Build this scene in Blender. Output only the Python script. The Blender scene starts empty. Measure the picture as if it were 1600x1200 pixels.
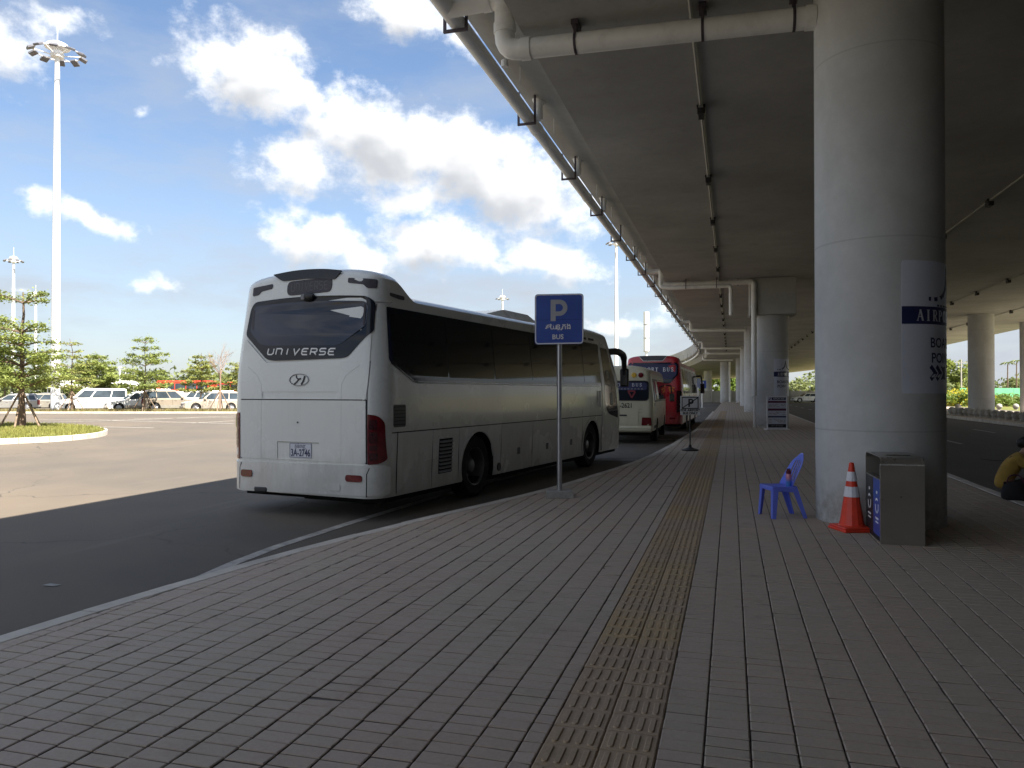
import bpy, bmesh, math, random
import numpy as np
from mathutils import Vector, Matrix

SC = bpy.context.scene
COL = SC.collection
R = math.radians

# ------------------------------------------------------------------ camera
# world frame: +Y runs along the viaduct, +X to its right, pavement top at z = 0
YAW = R(15.9)
CAM_H = 1.55
cam_data = bpy.data.cameras.new('camera')
cam_data.sensor_width = 36.0
cam_data.lens = 27.0
cam_data.clip_start = 0.05
cam_data.clip_end = 3000.0
cam = bpy.data.objects.new('camera', cam_data)
COL.objects.link(cam)
cam.location = (0, 0, CAM_H)
cam.rotation_euler = (R(90.57), 0, YAW)
SC.camera = cam

# ------------------------------------------------------------------ sun and sky
SUN_VEC = Vector((0.60, -0.30, 1.0)).normalized()
SUN_EL = math.asin(SUN_VEC.z)
SUN_AZ = math.atan2(SUN_VEC.x, SUN_VEC.y)
sun_data = bpy.data.lights.new('sun', 'SUN')
sun_data.energy = 3.3
sun_data.angle = R(0.53)
sun_data.color = (1.0, 0.93, 0.82)
sun = bpy.data.objects.new('sun', sun_data)
COL.objects.link(sun)
sun.location = (40, -20, 60)
sun.rotation_euler = (-SUN_VEC).to_track_quat('-Z', 'Y').to_euler()

SC.view_settings.view_transform = 'Standard'
SC.view_settings.look = 'None'
SC.view_settings.gamma = 1.0
SC.view_settings.use_curve_mapping = False
SC.view_settings.exposure = 2.42
SC.cycles.max_bounces = 10
SC.cycles.diffuse_bounces = 7
SC.cycles.transparent_max_bounces = 10
SC.cycles.sample_clamp_indirect = 6.0

world = bpy.data.worlds.new('World')
SC.world = world
world.use_nodes = True


class NT:
    """tiny helper around a node tree"""
    def __init__(self, tree):
        self.t = tree
        self.n = tree.nodes
        self.l = tree.links

    def new(self, kind, **kw):
        nd = self.n.new(kind)
        for k, v in kw.items():
            setattr(nd, k, v)
        return nd

    def put(self, sock, val):
        if isinstance(val, bpy.types.NodeSocket):
            self.l.new(val, sock)
        elif isinstance(val, (tuple, list)) and len(val) == 3 and sock.type == 'RGBA':
            sock.default_value = (*val, 1)
        else:
            sock.default_value = val

    def math(self, op, a, b=0.0, c=0.0, clamp=False):
        nd = self.new('ShaderNodeMath', operation=op, use_clamp=clamp)
        for i, v in enumerate((a, b, c)):
            self.put(nd.inputs[i], v)
        return nd.outputs[0]

    def step(self, x, lo, hi):
        nd = self.new('ShaderNodeMapRange', interpolation_type='SMOOTHSTEP')
        self.put(nd.inputs[0], x)
        self.put(nd.inputs[1], lo)
        self.put(nd.inputs[2], hi)
        return nd.outputs[0]

    def lin(self, x, lo, hi, a=0.0, b=1.0):
        nd = self.new('ShaderNodeMapRange')
        for i, v in enumerate((x, lo, hi, a, b)):
            self.put(nd.inputs[i], v)
        return nd.outputs[0]

    def mix(self, f, a, b, mode='MIX'):
        nd = self.new('ShaderNodeMix', data_type='RGBA', blend_type=mode)
        self.put(nd.inputs[0], f)
        self.put(nd.inputs[6], a)
        self.put(nd.inputs[7], b)
        return nd.outputs[2]

    def noise(self, vec, scale, detail=4.0, rough=0.55, dim='3D'):
        nd = self.new('ShaderNodeTexNoise', noise_dimensions=dim)
        if vec is not None:
            self.l.new(vec, nd.inputs['Vector'])
        nd.inputs['Scale'].default_value = scale
        nd.inputs['Detail'].default_value = detail
        nd.inputs['Roughness'].default_value = rough
        return nd.outputs['Fac']

    def comb(self, x, y, z=0.0):
        nd = self.new('ShaderNodeCombineXYZ')
        for i, v in enumerate((x, y, z)):
            self.put(nd.inputs[i], v)
        return nd.outputs[0]


def sky_dir(px, py):
    """compass bearing (deg, relative to the camera's heading) and elevation (deg) of a cloud seen in the photograph"""
    a = math.atan((px - 800) / 1200)
    return a, math.atan((612 - py) / 1200 * math.cos(a))


# (x, y, half width, half height, tilt, weight): where the clouds stand in the sky
CLOUDS = [
    (400, 115, 128, 76, -0.45, 1.05), (490, 165, 70, 45, -0.5, 0.75), (345, 75, 55, 42, 0.0, 0.95),
    (600, 225, 150, 62, -0.25, 1.12), (770, 282, 180, 66, -0.26, 1.12), (470, 258, 125, 66, 0.1, 0.82),
    (660, 310, 200, 42, -0.08, 0.75),
    (490, 378, 92, 42, -0.3, 1.05), (560, 400, 80, 30, 0.0, 0.75), (690, 385, 120, 44, -0.12, 1.05),
    (850, 402, 100, 36, -0.18, 1.0), (760, 415, 220, 26, 0.0, 0.55),
    (640, 28, 105, 40, -0.25, 0.95), (715, 82, 50, 32, -0.4, 0.62),
    (130, 345, 130, 30, -0.22, 0.78), (222, 176, 30, 34, -0.8, 0.45), (0, 70, 150, 95, 0.0, 0.66),
    (70, 10, 160, 50, 0.0, 0.55), (250, 440, 90, 26, 0.0, 0.36), (960, 500, 130, 24, 0.0, 0.72),
    (1080, 470, 90, 30, 0, 0.6), (40, 450, 120, 24, 0.0, 0.3),
]


def build_world():
    w = NT(world.node_tree)
    w.n.clear()
    out = w.new('ShaderNodeOutputWorld')
    bg = w.new('ShaderNodeBackground')
    sky = w.new('ShaderNodeTexSky', sky_type='NISHITA')
    sky.sun_disc = False
    sky.sun_elevation = SUN_EL
    sky.sun_rotation = SUN_AZ
    sky.air_density = 1.0
    sky.dust_density = 0.7
    sky.ozone_density = 3.0
    tc = w.new('ShaderNodeTexCoord')
    sep = w.new('ShaderNodeSeparateXYZ')
    w.l.new(tc.outputs['Generated'], sep.inputs[0])
    az = w.math('ARCTAN2', sep.outputs[0], sep.outputs[1])
    az = w.math('ADD', az, YAW)
    el = w.math('ARCSINE', sep.outputs[2])
    base = w.comb(az, el, 0.0)
    # cloud field as a node group, sampled twice (once a little towards the light, for the grey undersides)
    g = bpy.data.node_groups.new('cloud_field', 'ShaderNodeTree')
    g.interface.new_socket('Vector', in_out='INPUT', socket_type='NodeSocketVector')
    g.interface.new_socket('Field', in_out='OUTPUT', socket_type='NodeSocketFloat')
    q = NT(g)
    gi = q.new('NodeGroupInput')
    go = q.new('NodeGroupOutput')
    s2 = q.new('ShaderNodeSeparateXYZ')
    q.l.new(gi.outputs[0], s2.inputs[0])
    vec = q.comb(s2.outputs[0], q.math('MULTIPLY', s2.outputs[1], 1.25), 0.0)
    warp = q.math('MULTIPLY', q.math('SUBTRACT', q.noise(vec, 11.0, 4.0, 0.55), 0.5), 0.10)
    warp2 = q.math('MULTIPLY', q.math('SUBTRACT', q.noise(q.comb(s2.outputs[1], s2.outputs[0], 3.7), 11.0, 4.0, 0.55), 0.5), 0.08)
    X = q.math('ADD', s2.outputs[0], warp)
    Y = q.math('ADD', s2.outputs[1], warp2)
    total = None
    for (cx, cy, rx, ry, tl, wt) in CLOUDS:
        a, e = sky_dir(cx, cy)
        ca, sa = math.cos(tl), math.sin(tl)
        sx, sy = rx / 1200 * math.cos(a) ** 2 * 1.06, ry / 1200 * math.cos(a) * 1.06
        dx = q.math('SUBTRACT', X, a)
        dy = q.math('SUBTRACT', Y, e)
        u = q.math('MULTIPLY', q.math('ADD', q.math('MULTIPLY', dx, ca), q.math('MULTIPLY', dy, sa)), 1 / sx)
        v = q.math('MULTIPLY', q.math('SUBTRACT', q.math('MULTIPLY', dy, ca), q.math('MULTIPLY', dx, sa)), 1 / sy)
        r2 = q.math('ADD', q.math('MULTIPLY', u, u), q.math('MULTIPLY', v, v))
        m = q.math('SUBTRACT', wt * 0.9 - 0.06, q.math('MULTIPLY', q.math('SQRT', r2), 0.8))
        total = m if total is None else q.math('SMOOTH_MAX', total, m, 0.12)
    # sky out of view: cloud cover thickened to brighten the shade
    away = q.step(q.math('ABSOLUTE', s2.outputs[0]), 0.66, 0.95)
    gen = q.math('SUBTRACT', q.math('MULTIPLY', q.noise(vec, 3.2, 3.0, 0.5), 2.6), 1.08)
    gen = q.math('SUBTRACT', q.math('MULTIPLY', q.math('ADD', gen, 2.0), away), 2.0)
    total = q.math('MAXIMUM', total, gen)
    fb = q.math('SUBTRACT', q.noise(vec, 24.0, 8.0, 0.62), 0.5)
    coarse = q.math('ADD', total, q.math('MULTIPLY', q.math('SUBTRACT', q.noise(vec, 15.0, 2.5, 0.5), 0.5), 1.3))
    total = q.math('ADD', total, q.math('MULTIPLY', fb, 1.35))
    q.l.new(total, go.inputs[0])
    g.interface.new_socket('Coarse', in_out='OUTPUT', socket_type='NodeSocketFloat')
    q.l.new(coarse, go.inputs[1])

    def field(v, out=0):
        nd = w.new('ShaderNodeGroup')
        nd.node_tree = g
        w.l.new(v, nd.inputs[0])
        return nd.outputs[out]
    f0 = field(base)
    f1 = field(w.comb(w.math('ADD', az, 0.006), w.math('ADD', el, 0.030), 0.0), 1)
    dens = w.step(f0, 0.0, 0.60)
    shade = w.step(f1, 0.0, 0.95)
    wisp = w.noise(w.comb(w.math('MULTIPLY', az, 1.0), w.math('MULTIPLY', el, 3.0), 1.3), 4.0, 6.0, 0.6)
    cloud_col = w.mix(shade, (4.3, 4.3, 4.25), (2.0, 2.07, 2.2))
    horizon = w.step(el, 0.34, 0.0)
    veil = w.math('MULTIPLY', w.step(wisp, 0.35, 0.8), 0.55, clamp=True)
    veil = w.math('ADD', veil, w.math('MULTIPLY', horizon, 0.62), clamp=True)
    col = w.mix(veil, w.mix(1.0, sky.outputs[0], (0.60, 0.60, 0.60), 'MULTIPLY'), (1.85, 1.98, 2.2))
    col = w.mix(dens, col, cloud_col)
    # nothing of the sky lies below the horizon
    w.l.new(col, bg.inputs[0])
    bg.inputs[1].default_value = 0.062
    w.l.new(bg.outputs[0], out.inputs[0])


build_world()

# ------------------------------------------------------------------ helpers
def link(o, parent=None):
    COL.objects.link(o)
    if parent is not None:
        o.parent = parent
    return o


def tag(o, label=None, category=None, group=None, kind=None):
    if label: o['label'] = label
    if category: o['category'] = category
    if group: o['group'] = group
    if kind: o['kind'] = kind
    return o


def thing(name, label, category, loc=(0, 0, 0), rz=0.0, group=None):
    o = bpy.data.objects.new(name, None)
    o.empty_display_size = 0.2
    link(o)
    o.location = loc
    o.rotation_euler = (0, 0, rz)
    return tag(o, label, category, group)


def finish(me, smooth=None):
    if smooth:
        me.shade_smooth()
        me.set_sharp_from_angle(angle=R(smooth))
    return me


def mesh_obj(name, me, mats, parent=None, loc=None, rot=None):
    o = bpy.data.objects.new(name, me)
    if mats is not None:
        for m in (mats if isinstance(mats, (list, tuple)) else [mats]):
            me.materials.append(m)
    link(o, parent)
    if loc is not None: o.location = loc
    if rot is not None: o.rotation_euler = rot
    return o


class MB:
    """collects simple shapes into one mesh"""
    def __init__(s):
        s.v, s.f, s.m = [], [], []

    def add(s, vs, fs, mi=0):
        k = len(s.v)
        s.v.extend([tuple(p) for p in vs])
        for f in fs:
            s.f.append(tuple(i + k for i in f))
            s.m.append(mi)
        return s

    def box(s, x0, x1, y0, y1, z0, z1, b=0.0, mi=0, M=None):
        if b <= 0:
            vs = [(x, y, z) for z in (z0, z1) for y in (y0, y1) for x in (x0, x1)]
            fs = [(0, 2, 3, 1), (4, 5, 7, 6), (0, 1, 5, 4), (2, 6, 7, 3), (0, 4, 6, 2), (1, 3, 7, 5)]
        else:
            vs, idx = [], {}
            X, Y, Z = (x0, x1), (y0, y1), (z0, z1)
            for i in (0, 1):
                for j in (0, 1):
                    for k in (0, 1):
                        sx, sy, sz = 1 - 2 * i, 1 - 2 * j, 1 - 2 * k
                        p = (X[i], Y[j], Z[k])
                        for a in range(3):
                            q = [p[0] + sx * b, p[1] + sy * b, p[2] + sz * b]
                            q[a] = p[a]
                            idx[i, j, k, a] = len(vs)
                            vs.append(tuple(q))
            fs = []
            I = idx
            for a in range(3):
                o1, o2 = [t for t in range(3) if t != a]
                for e in (0, 1):
                    def c(m, n):
                        k = [0, 0, 0]; k[a] = e; k[o1] = m; k[o2] = n
                        return I[k[0], k[1], k[2], a]
                    fs.append((c(0, 0), c(1, 0), c(1, 1), c(0, 1)))
                for m in (0, 1):
                    for n in (0, 1):
                        def c2(e, ax):
                            k = [0, 0, 0]; k[a] = e; k[o1] = m; k[o2] = n
                            return I[k[0], k[1], k[2], ax]
                        fs.append((c2(0, o1), c2(1, o1), c2(1, o2), c2(0, o2)))
            for i in (0, 1):
                for j in (0, 1):
                    for k in (0, 1):
                        fs.append((I[i, j, k, 0], I[i, j, k, 1], I[i, j, k, 2]))
        if M is not None:
            vs = [tuple(M @ Vector(p)) for p in vs]
        return s.add(vs, fs, mi)

    def tube(s, pts, r, n=8, mi=0, caps=True):
        pts = [Vector(p) for p in pts]
        rs = r if isinstance(r, (list, tuple)) else [r] * len(pts)
        vs, fs = [], []
        prev = None
        for i, p in enumerate(pts):
            d = (pts[min(i + 1, len(pts) - 1)] - pts[max(i - 1, 0)]).normalized()
            if prev is None:
                a = Vector((0, 0, 1)) if abs(d.z) < 0.9 else Vector((1, 0, 0))
                x = d.cross(a).normalized()
            else:
                x = (prev - d * prev.dot(d)).normalized()
            prev = x
            y = d.cross(x)
            for k in range(n):
                t = 2 * math.pi * k / n
                vs.append(p + (x * math.cos(t) + y * math.sin(t)) * rs[i])
        for i in range(len(pts) - 1):
            for k in range(n):
                k2 = (k + 1) % n
                fs.append((i * n + k, i * n + k2, (i + 1) * n + k2, (i + 1) * n + k))
        if caps:
            fs.append(tuple(reversed(range(n))))
            fs.append(tuple((len(pts) - 1) * n + k for k in range(n)))
        return s.add(vs, fs, mi)

    def lathe(s, prof, n=24, mi=0, M=None, a0=0.0, caps=True):
        """prof: (radius, height) pairs, spun round Z"""
        vs, fs = [], []
        for (r, z) in prof:
            for k in range(n):
                t = a0 + 2 * math.pi * k / n
                vs.append(Vector((r * math.cos(t), r * math.sin(t), z)))
        for i in range(len(prof) - 1):
            for k in range(n):
                k2 = (k + 1) % n
                fs.append((i * n + k, i * n + k2, (i + 1) * n + k2, (i + 1) * n + k))
        if caps and prof[0][0] > 1e-4: fs.append(tuple(reversed(range(n))))
        if caps and prof[-1][0] > 1e-4: fs.append(tuple((len(prof) - 1) * n + k for k in range(n)))
        if M is not None:
            vs = [M @ p for p in vs]
        return s.add(vs, fs, mi)

    def loft(s, rings, mi=0, caps=True, closed=True):
        n = len(rings[0])
        vs = [p for r in rings for p in r]
        fs = []
        for i in range(len(rings) - 1):
            for k in range(n if closed else n - 1):
                k2 = (k + 1) % n
                fs.append((i * n + k, i * n + k2, (i + 1) * n + k2, (i + 1) * n + k))
        if caps:
            fs.append(tuple(reversed(range(n))))
            fs.append(tuple((len(rings) - 1) * n + k for k in range(n)))
        return s.add(vs, fs, mi)

    def prism(s, poly, fn, d0, d1, mi=0):
        """poly: 2-D points, fn(a, b, d) -> 3-D"""
        n = len(poly)
        vs = [fn(a, b, d0) for a, b in poly] + [fn(a, b, d1) for a, b in poly]
        fs = [tuple(reversed(range(n))), tuple(range(n, 2 * n))]
        fs += [(k, (k + 1) % n, n + (k + 1) % n, n + k) for k in range(n)]
        return s.add(vs, fs, mi)

    def mesh(s, name, smooth=None, recalc=True):
        me = bpy.data.meshes.new(name)
        me.from_pydata(s.v, [], s.f)
        if any(s.m):
            me.polygons.foreach_set('material_index', s.m)
        if recalc:
            bm = bmesh.new()
            bm.from_mesh(me)
            bmesh.ops.recalc_face_normals(bm, faces=bm.faces)
            bm.to_mesh(me)
            bm.free()
        me.update()
        return finish(me, smooth)

    def build(s, name, mats, parent=None, smooth=None, loc=None, rot=None, recalc=True):
        return mesh_obj(name, s.mesh(name, smooth, recalc), mats, parent, loc, rot)


def np_mesh(name, verts, faces, smooth=None):
    """verts (n,3), faces (m,4) arrays"""
    me = bpy.data.meshes.new(name)
    n, k = faces.shape
    me.vertices.add(len(verts))
    me.vertices.foreach_set('co', np.asarray(verts, np.float32).ravel())
    me.loops.add(n * k)
    me.loops.foreach_set('vertex_index', faces.astype(np.int32).ravel())
    me.polygons.add(n)
    me.polygons.foreach_set('loop_start', np.arange(0, n * k, k, dtype=np.int32))
    me.update(calc_edges=True)
    me.validate()
    if not smooth: me.shade_flat()
    return finish(me, smooth)


def rpoly(poly, r, n=4):
    """round the corners of a 2-D polygon"""
    out = []
    N = len(poly)
    for i in range(N):
        p0, p, p1 = (Vector(poly[i - 1]), Vector(poly[i]), Vector(poly[(i + 1) % N]))
        rr = r[i] if isinstance(r, (list, tuple)) else r
        a, b = (p0 - p), (p1 - p)
        t = min(rr, a.length * 0.48, b.length * 0.48)
        if t < 1e-5:
            out.append(tuple(p)); continue
        A, B = p + a.normalized() * t, p + b.normalized() * t
        for k in range(n + 1):
            q = k / n
            out.append(tuple(A * (1 - q) ** 2 + p * 2 * q * (1 - q) + B * q * q))
    return out


def rect(a0, a1, b0, b1, r=0.0, n=4):
    p = [(a0, b0), (a1, b0), (a1, b1), (a0, b1)]
    return rpoly(p, r, n) if r > 0 else p


def panel_mesh(poly, fn, thick, ca=(), cb=(), holes=(), back=-0.006, name='panel'):
    """a thin plate of outline POLY laid on the surface fn(a, b, d), cut into strips so it follows the curve; rectangular holes"""
    bm = bmesh.new()
    vs = [bm.verts.new((a, b, 0)) for a, b in poly]
    bm.faces.new(vs)
    cuts_a, cuts_b = list(ca), list(cb)
    for (a0, a1, b0, b1) in holes:
        cuts_a += [a0, a1]; cuts_b += [b0, b1]
    for c in cuts_a:
        bmesh.ops.bisect_plane(bm, geom=bm.verts[:] + bm.edges[:] + bm.faces[:], plane_co=(c, 0, 0), plane_no=(1, 0, 0))
    for c in cuts_b:
        bmesh.ops.bisect_plane(bm, geom=bm.verts[:] + bm.edges[:] + bm.faces[:], plane_co=(0, c, 0), plane_no=(0, 1, 0))
    if holes:
        dead = []
        for f in bm.faces:
            c = f.calc_center_median()
            if any(a0 < c.x < a1 and b0 < c.y < b1 for (a0, a1, b0, b1) in holes):
                dead.append(f)
        bmesh.ops.delete(bm, geom=dead, context='FACES')
    bmesh.ops.triangulate(bm, faces=[f for f in bm.faces if len(f.verts) > 4])
    bm.verts.index_update()
    top = [tuple(fn(v.co.x, v.co.y, thick)) for v in bm.verts]
    bot = [tuple(fn(v.co.x, v.co.y, back)) for v in bm.verts]
    n = len(top)
    fs = [tuple(v.index for v in f.verts) for f in bm.faces]
    for e in bm.edges:
        if len(e.link_faces) == 1:
            l = e.link_faces[0].loops
            for lp in l:
                if lp.edge == e:
                    a, b = lp.vert.index, lp.link_loop_next.vert.index
                    fs.append((b, a, n + a, n + b))
    bm.free()
    me = bpy.data.meshes.new(name)
    me.from_pydata(top + bot, [], fs)
    bm = bmesh.new()
    bm.from_mesh(me)
    bmesh.ops.delete(bm, geom=[v for v in bm.verts if not v.link_faces], context='VERTS')
    bmesh.ops.recalc_face_normals(bm, faces=bm.faces)
    bm.to_mesh(me)
    bm.free()
    # outward check: the first face must look along +d
    if me.polygons:
        f = me.polygons[0]
        c = sum((Vector(me.vertices[i].co) for i in f.vertices), Vector()) / len(f.vertices)
        a, b = poly[0]
        d = Vector(fn(a, b, 1.0)) - Vector(fn(a, b, 0.0))
        if f.normal.dot(d) < 0:
            me.flip_normals()
    return finish(me, 30)


def panel(name, poly, fn, thick, mat, parent, **kw):
    return mesh_obj(name, panel_mesh(poly, fn, thick, name=name, **kw), mat, parent)


def stroke2d(mb, pts, w, fn, d0, d1, closed=False, mi=0):
    """a flat ribbon of width w along 2-D points, on the surface fn"""
    P = [Vector(p) for p in pts]
    n = len(P)
    L, Rr = [], []
    for i in range(n):
        a = P[i - 1] if (i > 0 or closed) else P[i]
        b = P[(i + 1) % n] if (i < n - 1 or closed) else P[i]
        d1_ = (P[i] - a); d2_ = (b - P[i])
        if d1_.length < 1e-9: d1_ = d2_
        if d2_.length < 1e-9: d2_ = d1_
        t = (d1_.normalized() + d2_.normalized())
        t = t.normalized() if t.length > 1e-6 else d1_.normalized()
        nrm = Vector((-t.y, t.x))
        k = 1 / max(0.5, abs(nrm.dot(Vector((-d1_.normalized().y, d1_.normalized().x)))))
        L.append(P[i] + nrm * w / 2 * k)
        Rr.append(P[i] - nrm * w / 2 * k)
    for i in range(n if closed else n - 1):
        j = (i + 1) % n
        q = [L[i], Rr[i], Rr[j], L[j]]
        mb.add([fn(p.x, p.y, d1) for p in q] + [fn(p.x, p.y, d0) for p in q],
               [(0, 1, 2, 3), (0, 4, 5, 1), (1, 5, 6, 2), (2, 6, 7, 3), (3, 7, 4, 0)], mi)
    return mb


def arc(cx, cy, rx, ry, a0, a1, n=8):
    return [(cx + rx * math.cos(R(a0 + (a1 - a0) * k / n)), cy + ry * math.sin(R(a0 + (a1 - a0) * k / n))) for k in range(n + 1)]


def text_mesh(body, size, fn, d=0.002, sx=1.0, name='lettering', bold=0.0, sub=None):
    """flat lettering laid on the surface fn(a, b, d), centred on its origin"""
    cu = bpy.data.curves.new(name, 'FONT')
    cu.body = body
    cu.size = size
    cu.align_x = 'CENTER'
    cu.align_y = 'CENTER'
    cu.resolution_u = 3
    cu.offset = bold
    o = bpy.data.objects.new(name, cu)
    me = bpy.data.meshes.new_from_object(o)
    bpy.data.objects.remove(o)
    bpy.data.curves.remove(cu)
    me.name = name
    if sub:
        bm = bmesh.new()
        bm.from_mesh(me)
        for c in sub:
            bmesh.ops.bisect_plane(bm, geom=bm.verts[:] + bm.edges[:] + bm.faces[:], plane_co=(c / sx, 0, 0), plane_no=(1, 0, 0))
        bm.to_mesh(me)
        bm.free()
    for v in me.vertices:
        v.co = fn(v.co.x * sx, v.co.y, d)
    me.update()
    return me


def text(body, size, fn, mat, parent, d=0.002, sx=1.0, name='lettering', bold=0.0, sub=None):
    return mesh_obj(name, text_mesh(body, size, fn, d, sx, name, bold, sub), mat, parent)


def plane_fn(o, ax, ay, n=None):
    o, ax, ay = Vector(o), Vector(ax), Vector(ay)
    nn = Vector(n) if n is not None else ax.cross(ay).normalized()
    return lambda a, b, d: tuple(o + ax * a + ay * b + nn * d)


def clone(src, parent=None, loc=None, rz=None):
    c = src.copy()
    COL.objects.link(c)
    c.parent = parent
    if parent is not None:
        c.matrix_parent_inverse = Matrix.Identity(4)
    if loc is not None: c.location = loc
    if rz is not None: c.rotation_euler = (0, 0, rz)
    kids = list(src.children)
    for ch in kids:
        clone(ch, c)
    return c


def boolean_cut(me, cutters, dark_mat):
    """me minus the cutter meshes (their faces take the dark material)"""
    o = bpy.data.objects.new('body', me)
    link(o)
    tmp = []
    for c in cutters:
        c.materials.append(dark_mat)
        oc = bpy.data.objects.new('cut', c)
        link(oc)
        tmp.append(oc)
        md = o.modifiers.new('b', 'BOOLEAN')
        md.operation = 'DIFFERENCE'
        md.object = oc
        md.solver = 'EXACT'
        md.material_mode = 'TRANSFER'
    dg = bpy.context.evaluated_depsgraph_get()
    res = bpy.data.meshes.new_from_object(o.evaluated_get(dg))
    for t in tmp:
        bpy.data.objects.remove(t)
    bpy.data.objects.remove(o)
    return res


def apply_mods(me, mods, mats=None):
    o = bpy.data.objects.new('tmp', me)
    link(o)
    for kind, kw in mods:
        md = o.modifiers.new(kind, kind)
        for k, v in kw.items():
            setattr(md, k, v)
    dg = bpy.context.evaluated_depsgraph_get()
    res = bpy.data.meshes.new_from_object(o.evaluated_get(dg))
    bpy.data.objects.remove(o)
    return res
# ------------------------------------------------------------------ materials
def material(name):
    m = bpy.data.materials.new(name)
    m.use_nodes = True
    t = NT(m.node_tree)
    p = t.n['Principled BSDF']
    return m, t, p


def simple(name, col, rough=0.5, metal=0.0, var=0.08, scale=3.0, bump=0.0, bscale=40.0, spec=0.5, coat=0.0, dirt=0.0, grime=0.0):
    """one colour with a little uneven wear"""
    m, t, p = material(name)
    geo = t.new('ShaderNodeNewGeometry')
    pos = geo.outputs['Position']
    n = t.noise(pos, scale, 5.0, 0.6)
    lo = tuple(c * (1 - var) for c in col)
    hi = tuple(min(1, c * (1 + var)) for c in col)
    c = t.mix(t.lin(n, 0.3, 0.7), lo, hi)
    if dirt > 0:
        n2 = t.step(t.noise(pos, scale * 0.7 + 0.5, 8.0, 0.7), 0.5, 0.75)
        c = t.mix(t.math('MULTIPLY', n2, dirt), c, (0.16, 0.13, 0.10))
    t.put(p.inputs['Base Color'], c)
    t.put(p.inputs['Roughness'], t.lin(n, 0.3, 0.7, max(0.02, rough - 0.06), min(1, rough + 0.06)))
    p.inputs['Metallic'].default_value = metal
    p.inputs['Specular IOR Level'].default_value = spec
    if coat:
        p.inputs['Coat Weight'].default_value = coat
        p.inputs['Coat Roughness'].default_value = 0.08
    if grime:
        sp = t.new('ShaderNodeSeparateXYZ')
        t.l.new(pos, sp.inputs[0])
        g1 = t.noise(t.comb(t.math('MULTIPLY', sp.outputs[0], 2.5), t.math('MULTIPLY', sp.outputs[1], 2.5), t.math('MULTIPLY', sp.outputs[2], 0.9)), 1.6, 7.0, 0.68)
        low = t.step(t.math('SUBTRACT', sp.outputs[2], t.math('MULTIPLY', t.math('SUBTRACT', g1, 0.5), 1.5)), 0.85, 0.05)
        run = t.step(t.noise(t.comb(t.math('MULTIPLY', sp.outputs[0], 9.0), t.math('MULTIPLY', sp.outputs[1], 9.0), t.math('MULTIPLY', sp.outputs[2], 0.5)), 1.0, 5.0, 0.6), 0.55, 0.8)
        c = t.mix(t.math('MULTIPLY', low, grime), c, (0.25, 0.215, 0.17))
        c = t.mix(t.math('MULTIPLY', run, grime * 0.35), c, (0.33, 0.32, 0.29))
        t.put(p.inputs['Base Color'], c)
    if bump:
        b = t.new('ShaderNodeBump')
        b.inputs['Strength'].default_value = bump
        b.inputs['Distance'].default_value = 0.01
        t.l.new(t.noise(pos, bscale, 4.0, 0.6), b.inputs['Height'])
        t.l.new(b.outputs[0], p.inputs['Normal'])
    return m


def glass_dark(name, tint=(0.010, 0.012, 0.017), rough=0.04):
    m, t, p = material(name)
    geo = t.new('ShaderNodeNewGeometry')
    n = t.noise(geo.outputs['Position'], 0.9, 3.0)
    t.put(p.inputs['Base Color'], t.mix(t.lin(n, 0.35, 0.65), tint, tuple(c * 1.8 for c in tint)))
    p.inputs['Roughness'].default_value = rough
    p.inputs['IOR'].default_value = 1.52
    p.inputs['Specular IOR Level'].default_value = 0.32
    return m


def concrete(name, col, streak=0.25, rough=0.85, bump=0.12, form=0.0, scale=0.6):
    m, t, p = material(name)
    geo = t.new('ShaderNodeNewGeometry')
    pos = geo.outputs['Position']
    sp = t.new('ShaderNodeSeparateXYZ')
    t.l.new(pos, sp.inputs[0])
    big = t.noise(pos, scale, 6.0, 0.65)
    fine = t.noise(pos, 9.0, 6.0, 0.7)
    drip = t.noise(t.comb(t.math('MULTIPLY', sp.outputs[0], 3.2), t.math('MULTIPLY', sp.outputs[1], 3.2), t.math('MULTIPLY', sp.outputs[2], 0.22)), 1.0, 5.0, 0.6)
    c = t.mix(t.lin(big, 0.3, 0.7), tuple(x * (1 - streak) for x in col), tuple(x * (1 + streak * 0.6) for x in col))
    c = t.mix(t.lin(fine, 0.25, 0.75, 0.0, 0.35), c, tuple(x * 0.7 for x in col))
    c = t.mix(t.math('MULTIPLY', t.step(drip, 0.52, 0.8), streak), c, tuple(x * 0.45 for x in col))
    if form:
        low = t.math('MULTIPLY', t.step(t.math('ADD', sp.outputs[2], t.math('MULTIPLY', t.math('SUBTRACT', big, 0.5), 1.6)), 0.55, 0.0), t.lin(fine, 0.3, 0.6))
        c = t.mix(t.math('MULTIPLY', low, 0.55), c, (0.17, 0.15, 0.125))
        pr = t.step(t.noise(t.comb(t.math('MULTIPLY', sp.outputs[0], 1.4), t.math('MULTIPLY', sp.outputs[1], 1.4), t.math('MULTIPLY', sp.outputs[2], 0.9)), 1.0, 2.0, 0.4), 0.52, 0.60)
        c = t.mix(t.math('MULTIPLY', pr, 0.16), c, tuple(x * 0.6 for x in col))
        wv = t.math('FRACT', t.math('MULTIPLY', sp.outputs[2], 1 / form))
        ln = t.math('LESS_THAN', t.math('ABSOLUTE', t.math('SUBTRACT', wv, 0.5)), 0.004)
        c = t.mix(t.math('MULTIPLY', ln, 0.35), c, tuple(x * 0.5 for x in col))
    t.put(p.inputs['Base Color'], c)
    p.inputs['Roughness'].default_value = rough
    p.inputs['Specular IOR Level'].default_value = 0.35
    b = t.new('ShaderNodeBump')
    b.inputs['Strength'].default_value = bump
    b.inputs['Distance'].default_value = 0.02
    t.l.new(t.noise(pos, 14.0, 8.0, 0.7), b.inputs['Height'])
    t.l.new(b.outputs[0], p.inputs['Normal'])
    return m


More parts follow.
